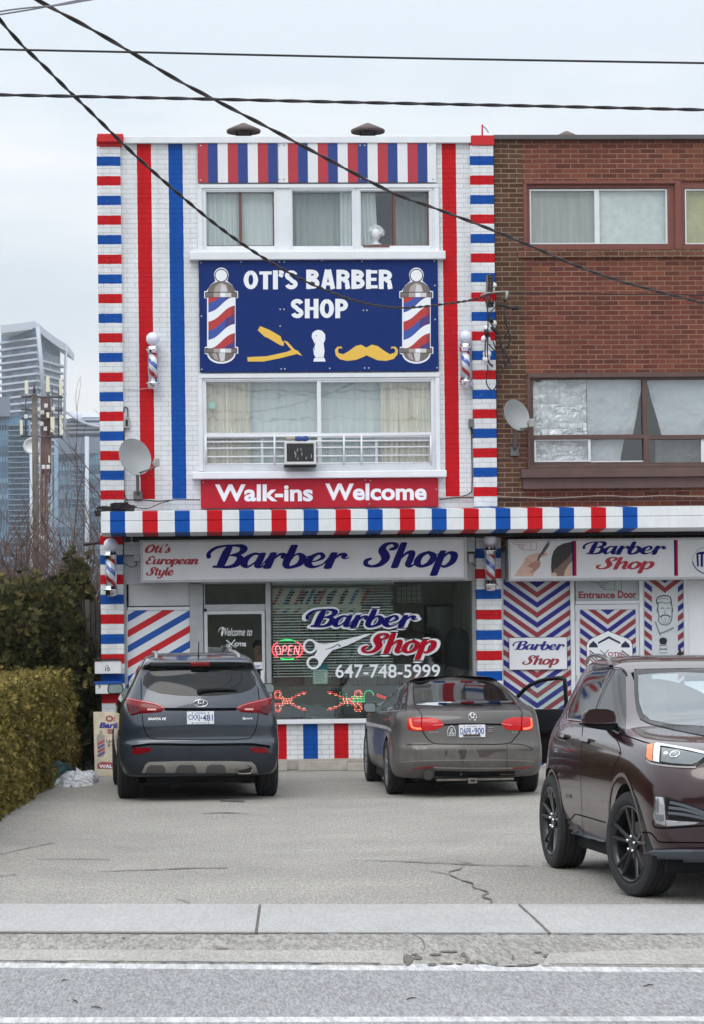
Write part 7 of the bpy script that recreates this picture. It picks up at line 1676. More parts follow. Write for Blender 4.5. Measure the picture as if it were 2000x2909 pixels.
    def decal(s, name, mat, pts, off=.005, bulge=0.0, step=8, parent=None, skirt=.012, rnd=0):
        P = [Vector(p) for p in pts]
        if rnd: P = [Vector((q.x, q.y)) for q in cat(P, rnd, True)]
        D = []
        for a, b in zip(P, P[1:] + P[:1]):
            k = max(1, int((b - a).length / step)); D += [a + (b - a) * i / k for i in range(k)]
        n = len(D); inner = []
        inside = lambda q: sum((D[i].y > q.y) != (D[i - 1].y > q.y) and q.x < (D[i - 1].x - D[i].x) * (q.y - D[i].y) / (D[i - 1].y - D[i].y) + D[i].x for i in range(n)) % 2
        x0, x1 = min(p.x for p in D), max(p.x for p in D); y0, y1 = min(p.y for p in D), max(p.y for p in D)
        y = y0 + step * .6
        while y < y1:
            x = x0 + step * .55
            while x < x1:
                q = Vector((x, y))
                if inside(q) and min((q - p).length for p in D) > step * .45: inner.append(q)
                x += step
            y += step
        r = delaunay_2d_cdt(D + inner, [], [list(range(n))], 1, 1e-6); mb = MB(); V = []
        edge = lambda q: min((q - p).length for p in D)
        for q in r[0]:
            p, nn = s.hit(q.x, q.y); h = off + (bulge * min(1, edge(q) / 14) ** .5 if bulge else 0); V.append(mb.v(p + nn * h))
        for t in r[2]: mb.f([V[i] for i in t], True)
        if skirt:
            F = []; Bk = []
            for q in D: p, nn = s.hit(q.x, q.y); F.append(mb.v(p + nn * off)); Bk.append(mb.v(p - nn * skirt))
            for i in range(n): mb.f([F[i], F[(i + 1) % n], Bk[(i + 1) % n], Bk[i]])
        return mb.build(name, mat, parent or s.e, local=True)
    def seam(s, name, pts, w=.007, mat=None, off=.0022, parent=None, smooth=5, closed=False):
        P = cat([Vector((x, y)) for x, y in pts], smooth, closed); H = [s.hit(p.x, p.y) for p in P]; mb = MB(); L = []; N = len(H)
        for i, (p, n) in enumerate(H):
            t = (H[(i + 1) % N if closed else min(i + 1, N - 1)][0] - H[i - 1 if closed else max(i - 1, 0)][0]); a = n.cross(t).normalized() if t.length else Vector((1, 0, 0)); L.append([mb.v(p + n * off + a * w / 2), mb.v(p + n * off - a * w / 2)])
        for i in range(N if closed else N - 1): a, b = L[i], L[(i + 1) % N]; mb.f([a[0], a[1], b[1], b[0]], True)
        return mb.build(name, mat or seam_m, parent or s.body, local=True)
    def wheel(s, x, y, r, w, rim_r, spokes, rim_m, steer=0, nuts=False, name='wheel'):
        sd = 1 if x > 0 else -1; M4 = Matrix.Translation((x, y, r)) @ Matrix.Rotation(steer, 4, 'Z'); h = w / 2
        e = bpy.data.objects.new(name, None); COL.objects.link(e); e.parent = s.e; e.empty_display_size = .1; e.matrix_basis = M4
        prof = [(rim_r, -h * .82), (rim_r + .015, -h * .96), (r - .06, -h * 1.02), (r - .018, -h * .93), (r - .004, -h * .78)]
        for g in (-.5, -.17, .17, .5): prof += [(r, h * (g - .09)), (r - .010, h * (g - .06)), (r - .010, h * (g + .06)), (r, h * (g + .09))]
        prof += [(r - .004, h * .78), (r - .018, h * .93), (r - .06, h * 1.02), (rim_r + .015, h * .96), (rim_r, h * .82)]
        prof += [(rim_r - .02, h * .5), (rim_r - .03, -h * .5), (rim_r, -h * .82)]
        MB().lathe(prof, (0, 0, 0), 'X', 56, True, caps=False).build('tyre', rubber, e, angle=35, local=True)
        mb = MB(); f = sd * h
        mb.lathe([(rim_r + .002, f * .86), (rim_r + .004, f * .93), (rim_r - .012, f * .93), (rim_r - .022, f * .6), (rim_r - .03, f * .0)] if sd > 0 else [(rim_r - .03, 0), (rim_r - .022, f * .6), (rim_r - .012, f * .93), (rim_r + .004, f * .93), (rim_r + .002, f * .86)], (0, 0, 0), 'X', 48, caps=False)
        for k in range(spokes):
            for q in ((-.09, .09) if spokes == 5 else (0,)):
                a = 2 * pi * k / spokes + q * .4 + .3; b = 2 * pi * k / spokes + q * (2.2 if spokes == 5 else 1) + .3
                A = Vector((f * .55, .035 * cos(a), .035 * sin(a))); Bv = Vector((f * .83, (rim_r - .012) * cos(b), (rim_r - .012) * sin(b))); t = (Bv - A).normalized(); sdv = Vector((1, 0, 0)).cross(t).normalized()
                for (w0, w1, dx) in ((.019, .013, 0.0),) if spokes == 5 else ((.026, .034, 0.0),):
                    P = [A + sdv * w0, A - sdv * w0, Bv - sdv * w1, Bv + sdv * w1]; up = Vector((f * .13, 0, 0))
                    lo = [mb.v(p) for p in P]; hi = [mb.v(p + up * .8 - (p - (A if i < 2 else Bv)) * .35) for i, p in enumerate(P)]; mb.f(hi)
                    for i in range(4): mb.f([lo[i], lo[(i + 1) % 4], hi[(i + 1) % 4], hi[i]])
        mb.lathe([(.07, f * .5), (.068, f * .68), (.05, f * .74), (.03, f * .75), (1e-4, f * .75)] if sd > 0 else [(1e-4, f * .75), (.03, f * .75), (.05, f * .74), (.068, f * .68), (.07, f * .5)], (0, 0, 0), 'X', 24)
        mb.build('rim', rim_m, e, local=True)
        MB().lathe([(.16, f * .1), (.16, f * .2)] if sd > 0 else [(.16, f * .2), (.16, f * .1)], (0, 0, 0), 'X', 28).build('brake_disc', M('brake_steel', srgb(120, 116, 114), .5, .6), e, local=True)
        if nuts:
            for k in range(5):
                a = 2 * pi * k / 5 + .2; MB().lathe([(.011, f * .66), (.011, f * .86), (1e-4, f * .9)] if sd > 0 else [(1e-4, f * .9), (.011, f * .86), (.011, f * .66)], (0, .054 * cos(a), .054 * sin(a)), 'X', 8).build('lug_nut', chrome, e, local=True)
        return e
    def plate(s, px, text, tint, y_off=.014):
        (a, b, c, d) = px; P, n = s.hit((a + c) / 2, (b + d) / 2); y = P.y - y_off - .006
        A, B = s.at(a, d, y), s.at(c, b, y); mb = MB(); mb.box(A.x, B.x, y, y + y_off, A.z, B.z); o = mb.build('license_plate', plate_w, s.e, .004, local=True)
        w, h = B.x - A.x, B.z - A.z; mb = MB(); to = lambda u, v: Vector((A.x + u * w, y - .0022, A.z + v * h))
        l, r_ = text.split('-'); words_on(mb, l, (.05, .24, .47, .76), to, bold=.010); words_on(mb, r_, (.58, .24, .95, .76), to, bold=.010); words_on(mb, 'ONTARIO', (.30, .82, .70, .93), to); words_on(mb, 'YOURS TO DISCOVER', (.28, .06, .74, .14), to)
        mb.fill([Vector(p) for p in ((.505, .42), (.545, .42), (.545, .54), (.525, .6), (.505, .54))], lambda p: to(p.x, p.y)); mb.build('plate_number', tint, o, local=True)
        for u in (.2, .8):
            for v in (.1, .9): q = to(u, v); MB().lathe([(1e-4, -.004), (.006, -.003), (.007, 0)], q, 'Y', 8).build('screw', dull_p, o, local=True)
        return o
    def badge(s, cx, cy, rx, ry, strokes, y_off=.012):
        P, n = s.hit(cx, cy); y = P.y - y_off; mb = MB(); ring = [s.at(cx + rx * cos(a), cy + ry * sin(a), y) for a in [2 * pi * k / 28 for k in range(29)]]
        mb.tube(ring, .0055, 6)
        for S_ in strokes: mb.tube([s.at(cx + x * rx, cy + y_ * ry, y) for x, y_ in S_], .0058, 6)
        return mb.build('emblem', chrome, s.e, local=True)
    def words(s, name, txt, px, mat, bold=.0, shear=0, off=.006):
        (a, b, c, d) = px; mb = MB()
        def to(u, v): p, n = s.hit(u, v); return p + n * off
        words_on(mb, txt, (a, d, c, b), to, bold=bold, shear=shear); return mb.build(name, mat, s.e, local=True)
    def mirror(s, label, pts_outer, y, depth, case_m, glass_pts=None, arm=None, mirror_m=None):
        P = [s.at(px, py, y) for px, py in pts_outer]; c = sum(P, Vector()) / len(P); mb = MB(); rows = []
        for k, (sc, dy) in enumerate(((.94, 0), (1.0, .012), (1.0, depth * .45), (.86, depth * .8), (.55, depth))): rows.append([mb.v(Vector((c.x + (p.x - c.x) * sc, y + dy, c.z + (p.z - c.z) * sc))) for p in P])
        n = len(P)
        for A, B in zip(rows, rows[1:]):
            for i in range(n): mb.f([A[i], A[(i + 1) % n], B[(i + 1) % n], B[i]], True)
        mb.f(rows[0][::-1]); mb.f(rows[-1]); o = mb.build('mirror', case_m, s.e, local=True)
        if mirror_m is not None:
            mb = MB(); mb.f([mb.v(Vector((c.x + (p.x - c.x) * .86, y - .002, c.z + (p.z - c.z) * .84))) for p in P]); mb.build('mirror_glass', mirror_m, o, local=True)
        if arm: MB().tube([s.at(*arm[0], y + depth * .5), s.at(*arm[1], y + depth * .5)], .028, 8).build('mirror_arm', case_m, o, local=True)
        return o
mirror_m = M('mirror_glass', srgb(150, 164, 166), .15, .3, vary=(9, .1))
# ------------------------------------------------------------------ blue grey SUV seen from behind
S4 = lambda x, y: (300 + x / 3.069, 1820 + y / 3.069)
SQ = lambda L: [S4(*p) for p in L]
suv = Car('parked_suv', 'dark blue grey SUV seen from behind in front of the shop door', on_ground(561, 2263), R(2.96)); suv.half = .92
suv_p = paint('slate_blue_paint', srgb(42, 52, 66), srgb(86, 84, 82), .3, 1.0, .22, .3)
suv.shell([(.25, .78, -.74, 3.3), (.29, .87, -.88, 3.45, .12, .2), (.42, .905, -.965, 3.6, .13, .2), (.60, .915, -.985, 3.62, .14, .22), (.665, .915, -.97, 3.6, .14, .22), (.69, .91, -.925, 3.58, .12, .24), (.78, .908, -.925, 3.55, .12, .24), (.83, .905, -.945, 3.52, .12, .26), (.98, .895, -.92, 3.4, .13, .28), (1.05, .885, -.895, 3.1, .13, .28),
           (1.12, .865, -.87, 2.5, .13, .28), (1.19, .825, -.83, 2.1, .12, .26), (1.30, .765, -.765, 1.75, .10, .22), (1.42, .705, -.675, 1.4, .09, .18), (1.50, .66, -.615, 1.15, .07, .14), (1.525, .65, -.70, 1.06, .07, .10), (1.565, .625, -.70, .95, .07, .10), (1.61, .60, -.60, .8, .06, .12), (1.648, .54, -.34, .6, .05, .15), (1.672, .40, -.04, .4, .05, .15)],
          [(0, .37), (2.7, .37)], .425, suv_p)
for x in (-.8, .8):
    for y in (0, 2.7): suv.wheel(x, y, .37, .235, .235, 7, silver_p)
gl = suv.decal('rear_window', car_glass, SQ([(400, 248), (620, 254), (1060, 254), (1250, 254), (1300, 320), (1312, 385), (1270, 425), (1180, 455), (980, 478), (830, 482), (640, 478), (470, 458), (370, 425), (325, 380), (335, 310)]), .003)
suv.decal('spoiler', gloss_black, SQ([(392, 193), (600, 188), (1060, 188), (1264, 193), (1300, 258), (1240, 268), (1060, 255), (620, 255), (430, 268), (335, 250)]), .007)
suv.decal('brake_light', lamp_red, SQ([(738, 191), (910, 191), (905, 216), (742, 216)]), .012, step=7)
for L, inner, pale in (([(186, 500), (300, 518), (420, 540), (490, 568), (524, 592), (480, 624), (380, 632), (300, 635), (226, 654), (200, 612), (180, 545)], [(196, 512), (305, 532), (420, 552), (480, 575), (505, 592)], (368, 598, 444, 613)), ([(1448, 490), (1444, 600), (1412, 652), (1340, 630), (1250, 628), (1180, 622), (1136, 592), (1170, 565), (1240, 540), (1330, 518)], [(1440, 504), (1335, 532), (1245, 553), (1178, 574), (1152, 592)], (1210, 596, 1282, 611))):
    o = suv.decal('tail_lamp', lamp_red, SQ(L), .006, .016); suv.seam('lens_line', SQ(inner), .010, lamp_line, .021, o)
    x0, y0, x1, y1 = pale; suv.decal('reverse_lens', lamp_pale, SQ([(x0, y0), (x1, y0), (x1, y1), (x0, y1)]), .024, parent=o, step=6, skirt=.002)
    suv.decal('lens_shade', lamp_dark, SQ([(200, 560), (300, 580), (300, 628), (226, 648)] if L[0][0] < 500 else [(1440, 560), (1345, 580), (1345, 625), (1412, 646)]), .0225, parent=o, step=7, skirt=.001)
suv.seam('lid_gap', SQ([(515, 598), (700, 599), (960, 599), (1140, 597)]), .034)
suv.seam('tailgate_seam', SQ([(308, 330), (310, 420), (312, 520), (318, 640), (335, 760), (375, 835), (450, 858), (830, 864), (1210, 858), (1275, 830), (1312, 760), (1336, 600), (1338, 500), (1325, 400)]), .009)
suv.seam('bumper_gap', SQ([(228, 926), (300, 914), (420, 904), (830, 908), (1240, 904), (1350, 914), (1432, 926)]), .030)
clad = M('suv_cladding', srgb(42, 48, 56), .6, vary=(5, .15), spec=.3)
suv.decal('lower_bumper', clad, SQ([(112, 992), (215, 990), (245, 928), (420, 916), (830, 920), (1240, 916), (1405, 928), (1425, 985), (1500, 985), (1492, 1165), (1330, 1172), (830, 1160), (300, 1172), (140, 1170)]), .003)
suv.decal('reflector', lamp_red, SQ([(250, 933), (404, 935), (380, 968), (330, 984), (222, 988)]), .009, step=7); suv.decal('reflector', lamp_red, SQ([(1250, 932), (1398, 936), (1420, 978), (1295, 976)]), .009, step=7)
sk = suv.decal('skid_plate', silver_p, SQ([(316, 1148), (345, 1082), (375, 1058), (600, 1050), (1100, 1050), (1270, 1056), (1305, 1085), (1326, 1148)]), .012, .006)
for q in ([(350, 1146), (365, 1098), (392, 1080), (500, 1080), (522, 1108), (526, 1146)], [(606, 1146), (625, 1094), (652, 1078), (760, 1078), (786, 1096), (796, 1146)], [(866, 1146), (885, 1092), (912, 1076), (1015, 1076), (1040, 1094), (1050, 1146)]):
    suv.decal('skid_recess', dull_p, SQ(q), .0195, parent=sk, step=7, skirt=.002)
mb = MB(); yx = suv.hit(*S4(1210, 1120))[0].y - .03
E_ = [suv.at(*S4(1210 + 68 * math.copysign(abs(cos(a)) ** .6, cos(a)), 1124 + 38 * math.copysign(abs(sin(a)) ** .6, sin(a))), yx) for a in [2 * pi * k / 28 for k in range(29)]]
mb.tube(E_, .011, 8); mb.build('exhaust_trim', M('exhaust_steel', srgb(120, 112, 108), .3, .8), suv.e, local=True)
mb = MB(); mb.f([mb.v(p + Vector((0, .01, 0))) for p in E_[:-1]]); mb.build('exhaust_hole', dark, suv.e, local=True)
suv.plate((*S4(710, 616), *S4(945, 730)), 'CXXJ-481', plate_b)
suv.badge(*S4(829, 546), 20, 10, [[(-.45, .8), (-.25, -.75)], [(.25, .8), (.45, -.75)], [(-.35, .15), (.35, -.1)]])
suv.words('model_lettering', 'SANTA FE', (*S4(370, 672), *S4(530, 694)), chrome, .03, .2); suv.words('sport_lettering', 'Sport', (*S4(1190, 668), *S4(1280, 692)), chrome, .03, .2)
mb = MB(); W_ = [suv.hit(*S4(x, y)) for x, y in ((818, 440), (830, 446), (940, 436), (1060, 434), (1146, 441))]; W_ = [p + n * .02 for p, n in W_]; mb.tube(W_, [.022, .024, .017, .014, .005], 8); mb.tube([W_[0], W_[0] + Vector((0, .01, -.05))], .03, 8); mb.build('wiper', trim_black, suv.e, local=True)
suv.seam('glass_heater_line', SQ([(1180, 290), (1195, 330), (1160, 380), (1100, 420)]), .004, seam_m, .0045)
# roof rails, antenna, mirrors
for P in ([(378, 112), (392, 106), (410, 122), (432, 160)], [(1218, 160), (1196, 122), (1182, 106), (1166, 110)]):
    y0 = -.35; a = [suv.at(*S4(x, y), y0) for x, y in P]; xx = a[2].x; MB().tube([Vector((xx * .94, -.52, 1.60)), Vector((xx * .92, -.42, 1.645)), Vector((xx * .9, .1, 1.672)), Vector((xx * .9, .8, 1.67)), Vector((xx * .9, 1.1, 1.6))], .021, 8).build('roof_rail', silver_p, suv.e, local=True)
b = suv.at(*S4(810, 150), -.42); tip = suv.at(*S4(812, 12), -.50); MB().lathe([(.038, -.01), (.030, .012), (.012, .03), (1e-4, .032)], b, 'Z', 14).tube([b + Vector((0, 0, .02)), tip], [.007, .005], 6).build('antenna', trim_black, suv.e, local=True)
suv.mirror('', SQ([(18, 400), (30, 380), (120, 374), (150, 380), (158, 420), (150, 458), (60, 466), (28, 462), (16, 440)]), 1.75, .12, trim_black, None, (S4(150, 450), S4(205, 445)), mirror_m)
suv.mirror('', SQ([(1372, 374), (1450, 372), (1470, 388), (1476, 420), (1466, 455), (1430, 462), (1380, 440), (1366, 405)]), 1.75, .12, trim_black, None, (S4(1380, 430), S4(1330, 440)), mirror_m)
# side windows (left flank)
suv.seam('window_line', SQ([(205, 420), (250, 330), (300, 220), (345, 150)]), .05, gloss_black, .004, suv.e)
suv.seam('window_line', SQ([(1400, 420), (1360, 330), (1312, 230), (1262, 150)]), .05, gloss_black, .004, suv.e)
suv.seam('pillar_highlight', SQ([(195, 480), (250, 400), (310, 260), (350, 190)]), .012, silver_p, .004)
# ------------------------------------------------------------------ brown sedan with its passenger door open
J3 = lambda x, y: (980 + x / 2.752, 1860 + y / 2.752)
JQ = lambda L: [J3(*p) for p in L]
sed = Car('parked_sedan', 'dusty grey brown sedan with its right front door standing open', on_ground(1310, 2252), R(1.55)); sed.half = .87
sed_p = paint('brown_grey_paint', srgb(66, 62, 60), srgb(110, 106, 103), .15, 1.05, 1.2, .3, .38, .8)
sed.shell([(.19, .74, -.70, 3.2), (.235, .84, -.86, 3.35, .14, .22), (.34, .87, -.95, 3.42, .15, .24), (.43, .875, -.985, 3.45, .16, .25), (.455, .875, -.975, 3.45, .16, .25), (.57, .875, -.985, 3.44, .16, .25), (.595, .87, -.945, 3.44, .15, .25), (.70, .865, -.925, 3.42, .16, .26), (.82, .855, -.91, 3.35, .16, .28), (.89, .845, -.895, 3.1, .16, .28),
           (.955, .83, -.855, 2.7, .16, .28), (.995, .81, -.79, 2.35, .15, .28), (1.015, .785, -.60, 2.2, .12, .26), (1.03, .76, -.34, 2.1, .08, .22), (1.06, .735, -.22, 2.02, .08, .2), (1.14, .675, .06, 1.75, .07, .18), (1.22, .61, .34, 1.5, .06, .16), (1.285, .545, .58, 1.3, .05, .14), (1.32, .48, .78, 1.18, .05, .14), (1.345, .38, .95, 1.08, .04, .1)],
          [(0, .316), (2.65, .316)], .36, sed_p)
alloy = M('alloy_rim', srgb(158, 158, 158), .4, .5, vary=(9, .2))
for x in (-.775, .775):
    for y in (0, 2.65): sed.wheel(x, y, .316, .205, .215, 10, alloy)
sed.decal('rear_window', car_glass, JQ([(548, 222), (640, 211), (870, 206), (1080, 210), (1150, 226), (1230, 275), (1300, 345), (1328, 388), (1180, 398), (900, 404), (700, 400), (560, 394), (540, 335)]), .003)
sed.seam('window_trim', JQ([(552, 400), (535, 335), (538, 222)]), .016, trim_black); sed.seam('window_trim', JQ([(1155, 224), (1238, 272), (1310, 345), (1338, 398)]), .016, trim_black)
o = sed.decal('parcel_shelf_sticker', M('shelf_grey', srgb(180, 188, 194), .5), JQ([(556, 392), (640, 378), (830, 370), (840, 380), (820, 400), (700, 399)]), .005, step=7, skirt=.001)
lamp_on = M('lamp_lit_red', srgb(150, 10, 20), .2, coat=.25, spec=.3, emit=srgb(255, 40, 44), es=.22); lamp_glow = M('lamp_glow', srgb(255, 90, 60), .3, emit=srgb(255, 104, 70), es=1.4)
for L, glow, split, line in (([(487, 508), (500, 495), (620, 490), (700, 496), (750, 517), (775, 547), (750, 570), (690, 590), (600, 596), (500, 592), (485, 560)], [(514, 505), (520, 540), (528, 566), (560, 578), (604, 580)], [(603, 488), (600, 540), (604, 598)], [(690, 553), (770, 547)]), ([(1220, 540), (1250, 507), (1310, 491), (1440, 488), (1456, 530), (1462, 590), (1370, 593), (1260, 586)], [(1446, 500), (1450, 540), (1448, 566), (1420, 578), (1388, 580)], [(1380, 488), (1376, 540), (1372, 596)], [(1222, 542), (1300, 552)])):
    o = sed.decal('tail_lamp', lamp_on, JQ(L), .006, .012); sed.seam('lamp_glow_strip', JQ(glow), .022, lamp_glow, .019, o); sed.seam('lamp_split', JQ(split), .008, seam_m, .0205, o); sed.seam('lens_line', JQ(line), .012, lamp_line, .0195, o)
sed.seam('lid_gap', JQ([(765, 549), (880, 544), (1110, 544), (1225, 546)]), .02)
sed.seam('lid_seam', JQ([(552, 412), (590, 450), (603, 488)]), .008); sed.seam('lid_seam', JQ([(608, 598), (640, 650), (690, 690), (760, 698), (1000, 700), (1260, 696), (1330, 650), (1370, 594)]), .010); sed.seam('lid_seam', JQ([(1378, 488), (1384, 450), (1350, 405)]), .008)
sed.seam('bumper_seam', JQ([(482, 700), (560, 705), (690, 698)]), .008); sed.seam('bumper_seam', JQ([(1290, 697), (1400, 706), (1470, 740)]), .008); sed.seam('bumper_crease', JQ([(430, 838), (700, 826), (1000, 824), (1300, 824), (1480, 834)]), .012, M('crease_shine', srgb(128, 122, 117), .4, vary=(9, .1)), .0024); sed.seam('tow_cover_seam', JQ([(1268, 700), (1266, 800), (1268, 914)]), .005)
refl = M('reflector_red', srgb(128, 44, 50), .3, coat=.5)
sed.decal('reflector', refl, JQ([(532, 884), (600, 875), (690, 873), (690, 884), (600, 890), (540, 896)]), .006, step=6); sed.decal('reflector', refl, JQ([(1310, 884), (1440, 874), (1452, 884), (1400, 892), (1312, 894)]), .006, step=6)
sed.seam('bumper_strip', JQ([(692, 880), (900, 886), (1100, 886), (1310, 886)]), .02, M('strip_pale', srgb(146, 140, 136), .4, vary=(9, .12)), .004)
wet = M('wet_patch', srgb(66, 58, 54), .3, coat=.6)
for i, L in enumerate(([(890, 745), (950, 742), (945, 790), (925, 850), (905, 840), (900, 790)], [(1030, 742), (1140, 738), (1180, 735), (1255, 738), (1250, 755), (1180, 760), (1130, 790), (1090, 802), (1050, 800), (1045, 770)], [(780, 755), (800, 750), (798, 790), (785, 800)], [(480, 712), (600, 716), (660, 730), (580, 742), (490, 735)], [(1360, 738), (1460, 742), (1455, 752), (1370, 748)])):
    sed.decal('wet_patch', wet, JQ(L), .0018, step=7, skirt=0, rnd=3)
sed.decal('rear_valance', trim_black, JQ([(700, 906), (1000, 912), (1330, 908), (1330, 946), (1000, 952), (700, 948)]), .004)
sed.plate((*J3(892, 546), *J3(1097, 647)), 'DAPR-900', plate_b)
MB().box(*[sed.at(*J3(930, 640), -1.0).x, sed.at(*J3(1062, 640), -1.0).x], sed.hit(*J3(990, 600))[0].y - .027, sed.hit(*J3(990, 600))[0].y - .0215, sed.at(*J3(990, 640), -1.0).z, sed.at(*J3(990, 624), -1.0).z).build('plate_mud', M('mud', srgb(70, 64, 60), .9), sed.e, local=True)
sed.badge(*J3(997, 486), 11.5, 11.5, [[(-.5, .75), (-.15, -.1), (.0, .3), (.15, -.1), (.5, .75)], [(-.75, .4), (-.3, -.8)], [(.75, .4), (.3, -.8)], [(-.3, .8), (0, .1), (.3, .8)]])
mb = MB(); P = [sed.hit(*J3(x, y)) for x, y in ((803, 634), (803, 590), (815, 565), (833, 556), (850, 565), (862, 590), (862, 634), (803, 634))]; mb.tube([p + n * .004 for p, n in P], .005, 5)
for L in ([(818, 632), (822, 610), (833, 600), (845, 610), (848, 632)], [(823, 590), (833, 575), (843, 590), (833, 598), (823, 590)], [(812, 620), (855, 620)]): mb.tube([sed.hit(*J3(*q))[0] + sed.hit(*J3(*q))[1] * .004 for q in L], .006, 5)
mb.build('sticker', M('sticker_white', srgb(200, 204, 208), .5), sed.e, local=True)
sed.words('model_lettering', 'JETTA', (*J3(652, 600), *J3(735, 614)), silver_p, .02); sed.words('trim_lettering', '2.5', (*J3(1302, 600), *J3(1345, 614)), silver_p, .02)
mb = MB(); P = [sed.hit(*J3(x, y)) for x, y in ((1118, 575), (1140, 572), (1160, 577))]
for yy in (572, 588, 602):
    q = [sed.hit(*J3(x, yy)) for x in (1118, 1140, 1162)]; mb.tube([p + n * .003 for p, n in q], .006, 5)
mb.build('badge_lettering', silver_p, sed.e, local=True)
# exhaust, tow bar
c = sed.at(*J3(640, 938), -.86); MB().lathe([(.05, -.16), (.055, -.15), (.05, .25)], c, 'Y', 20).lathe([(.049, -.15), (1e-4, -.10)], c, 'Y', 20).build('exhaust_pipe', M('sooty_steel', srgb(74, 70, 68), .4, .6), sed.e, local=True)
tow = M('tow_steel', srgb(118, 112, 106), .6, .3, vary=(12, .25)); y = -.84
A, B = sed.at(*J3(716, 990), y), sed.at(*J3(1322, 962), y); MB().box(A.x, B.x, y, y + .06, A.z, B.z).build('tow_bar', tow, sed.e, .008, local=True)
A, B = sed.at(*J3(966, 1006), y - .06), sed.at(*J3(1034, 964), y - .06); mb = MB(); holes_wall(mb, A.x, B.x, A.z, B.z, y - .06, y - .002, [(A.x + .022, B.x - .022, A.z + .02, B.z - .02)]); mb.build('tow_receiver', tow, sed.e, local=True)
q = sed.at(*J3(875, 178), .9); MB().lathe([(.05, -.02), (.042, .0), (.016, .03), (.006, .055), (1e-4, .06)], q + Vector((0, 0, 0)), 'Z', 12).build('antenna', trim_black, sed.e, local=True)
# left flank: windows, doors, handles
sed.decal('side_window', car_glass, JQ([(283, 442), (300, 395), (335, 335), (385, 270), (425, 232), (418, 290), (385, 380), (352, 438)]), .003, step=7)
sed.decal('side_window', car_glass, JQ([(358, 437), (392, 380), (425, 290), (434, 226), (462, 218), (468, 260), (452, 330), (425, 434)]), .003, step=7); sed.decal('quarter_window', car_glass, JQ([(432, 432), (458, 330), (472, 270), (484, 262), (482, 320), (468, 390), (455, 430)]), .003, step=6)
sed.seam('window_trim', JQ([(276, 448), (340, 443), (430, 438), (470, 434)]), .012, silver_p, .004); sed.seam('window_trim', JQ([(276, 446), (298, 390), (335, 328), (385, 262), (430, 222), (470, 210), (490, 232), (488, 300), (472, 434)]), .014, trim_black, .004)
sed.seam('door_seam', JQ([(342, 446), (330, 560), (325, 700), (322, 900)]), .007); sed.seam('door_seam', JQ([(262, 460), (255, 600), (250, 860)]), .007); sed.seam('door_seam', JQ([(400, 440), (380, 560), (360, 660)]), .007)
for x in (258, 334): sed.seam('door_handle', JQ([(x - 9, 528), (x + 8, 534)]), .03, sed_p, .03, sed.e)
sed.seam('rocker_trim', JQ([(195, 880), (250, 905), (320, 935)]), .05, silver_p, .004)
sed.mirror('', JQ([(142, 392), (155, 374), (230, 374), (243, 385), (246, 430), (236, 452), (160, 452), (144, 436)]), 1.72, .10, trim_black, None, (J3(236, 440), J3(275, 446)), mirror_m)
sed.mirror('', JQ([(1348, 368), (1380, 372), (1392, 390), (1386, 418), (1362, 410), (1345, 392)]), 1.72, .10, trim_black, None, (J3(1352, 400), J3(1335, 405)), mirror_m)
# the open passenger door
de = bpy.data.objects.new('door', None); COL.objects.link(de); de.parent = sed.e; de.empty_display_size = .1
de.matrix_basis = Matrix.Translation((.85, 1.98, 0)) @ Matrix.Rotation(R(-58), 4, 'Z')      # local +x runs from the hinge to the latch edge
def slab_y(mb, pts, y0, y1):
    a = [mb.v((x, y0, z)) for x, z in pts]; b = [mb.v((x, y1, z)) for x, z in pts]; n = len(pts); mb.f(a); mb.f(b[::-1])
    for i in range(n): mb.f([a[i], a[(i + 1) % n], b[(i + 1) % n], b[i]])
DW = 1.02
de.matrix_basis = Matrix.Translation((.85, 1.98, 0)) @ Matrix.Rotation(R(-90 + 36), 4, 'Z')
mb = MB(); slab_y(mb, [(0, .30), (.06, .25), (DW - .06, .25), (DW, .32), (DW + .01, .90), (DW, .925), (0, .90)], -.05, .0); mb.build('door_card', M('door_card', srgb(16, 16, 22), .55, vary=(5, .2)), de, .012, local=True)
mb = MB(); slab_y(mb, [(0, .30), (.06, .25), (DW - .06, .25), (DW, .32), (DW + .01, .90), (DW, .925), (0, .90)], .004, .06); mb.build('door_skin', sed_p, de, local=True)
mb = MB(); fr_ = [Vector((.02, .0, .91)), Vector((.16, .0, 1.05)), Vector((.36, .0, 1.19)), Vector((.60, .0, 1.265)), Vector((.85, .0, 1.293)), Vector((.965, .0, 1.288)), Vector((.99, 0, 1.25)), Vector((1.005, 0, 1.05)), Vector((1.01, 0, .91))]
mb.tube(cat(fr_, 4), .026, 8); mb.build('door_frame', gloss_black, de, local=True)
mb = MB(); mb.fill([Vector(p) for p in ((.05, .925), (.18, 1.05), (.37, 1.18), (.60, 1.25), (.85, 1.28), (.97, 1.27), (.99, 1.05), (.995, .925))], lambda p: Vector((p.x, .002, p.y))); mb.build('door_glass', glass_m('door_window_glass', (.74, .88, .84, 1), .03), de, local=True)
mb = MB(); slab_y(mb, [(.25, .60), (.80, .62), (.82, .68), (.25, .66)], -.09, -.052); mb.build('armrest', trim_black, de, .012, local=True)
mb = MB(); mb.box(.30, .44, -.064, -.052, .72, .76); mb.build('door_pull', silver_p, de, .004, local=True)
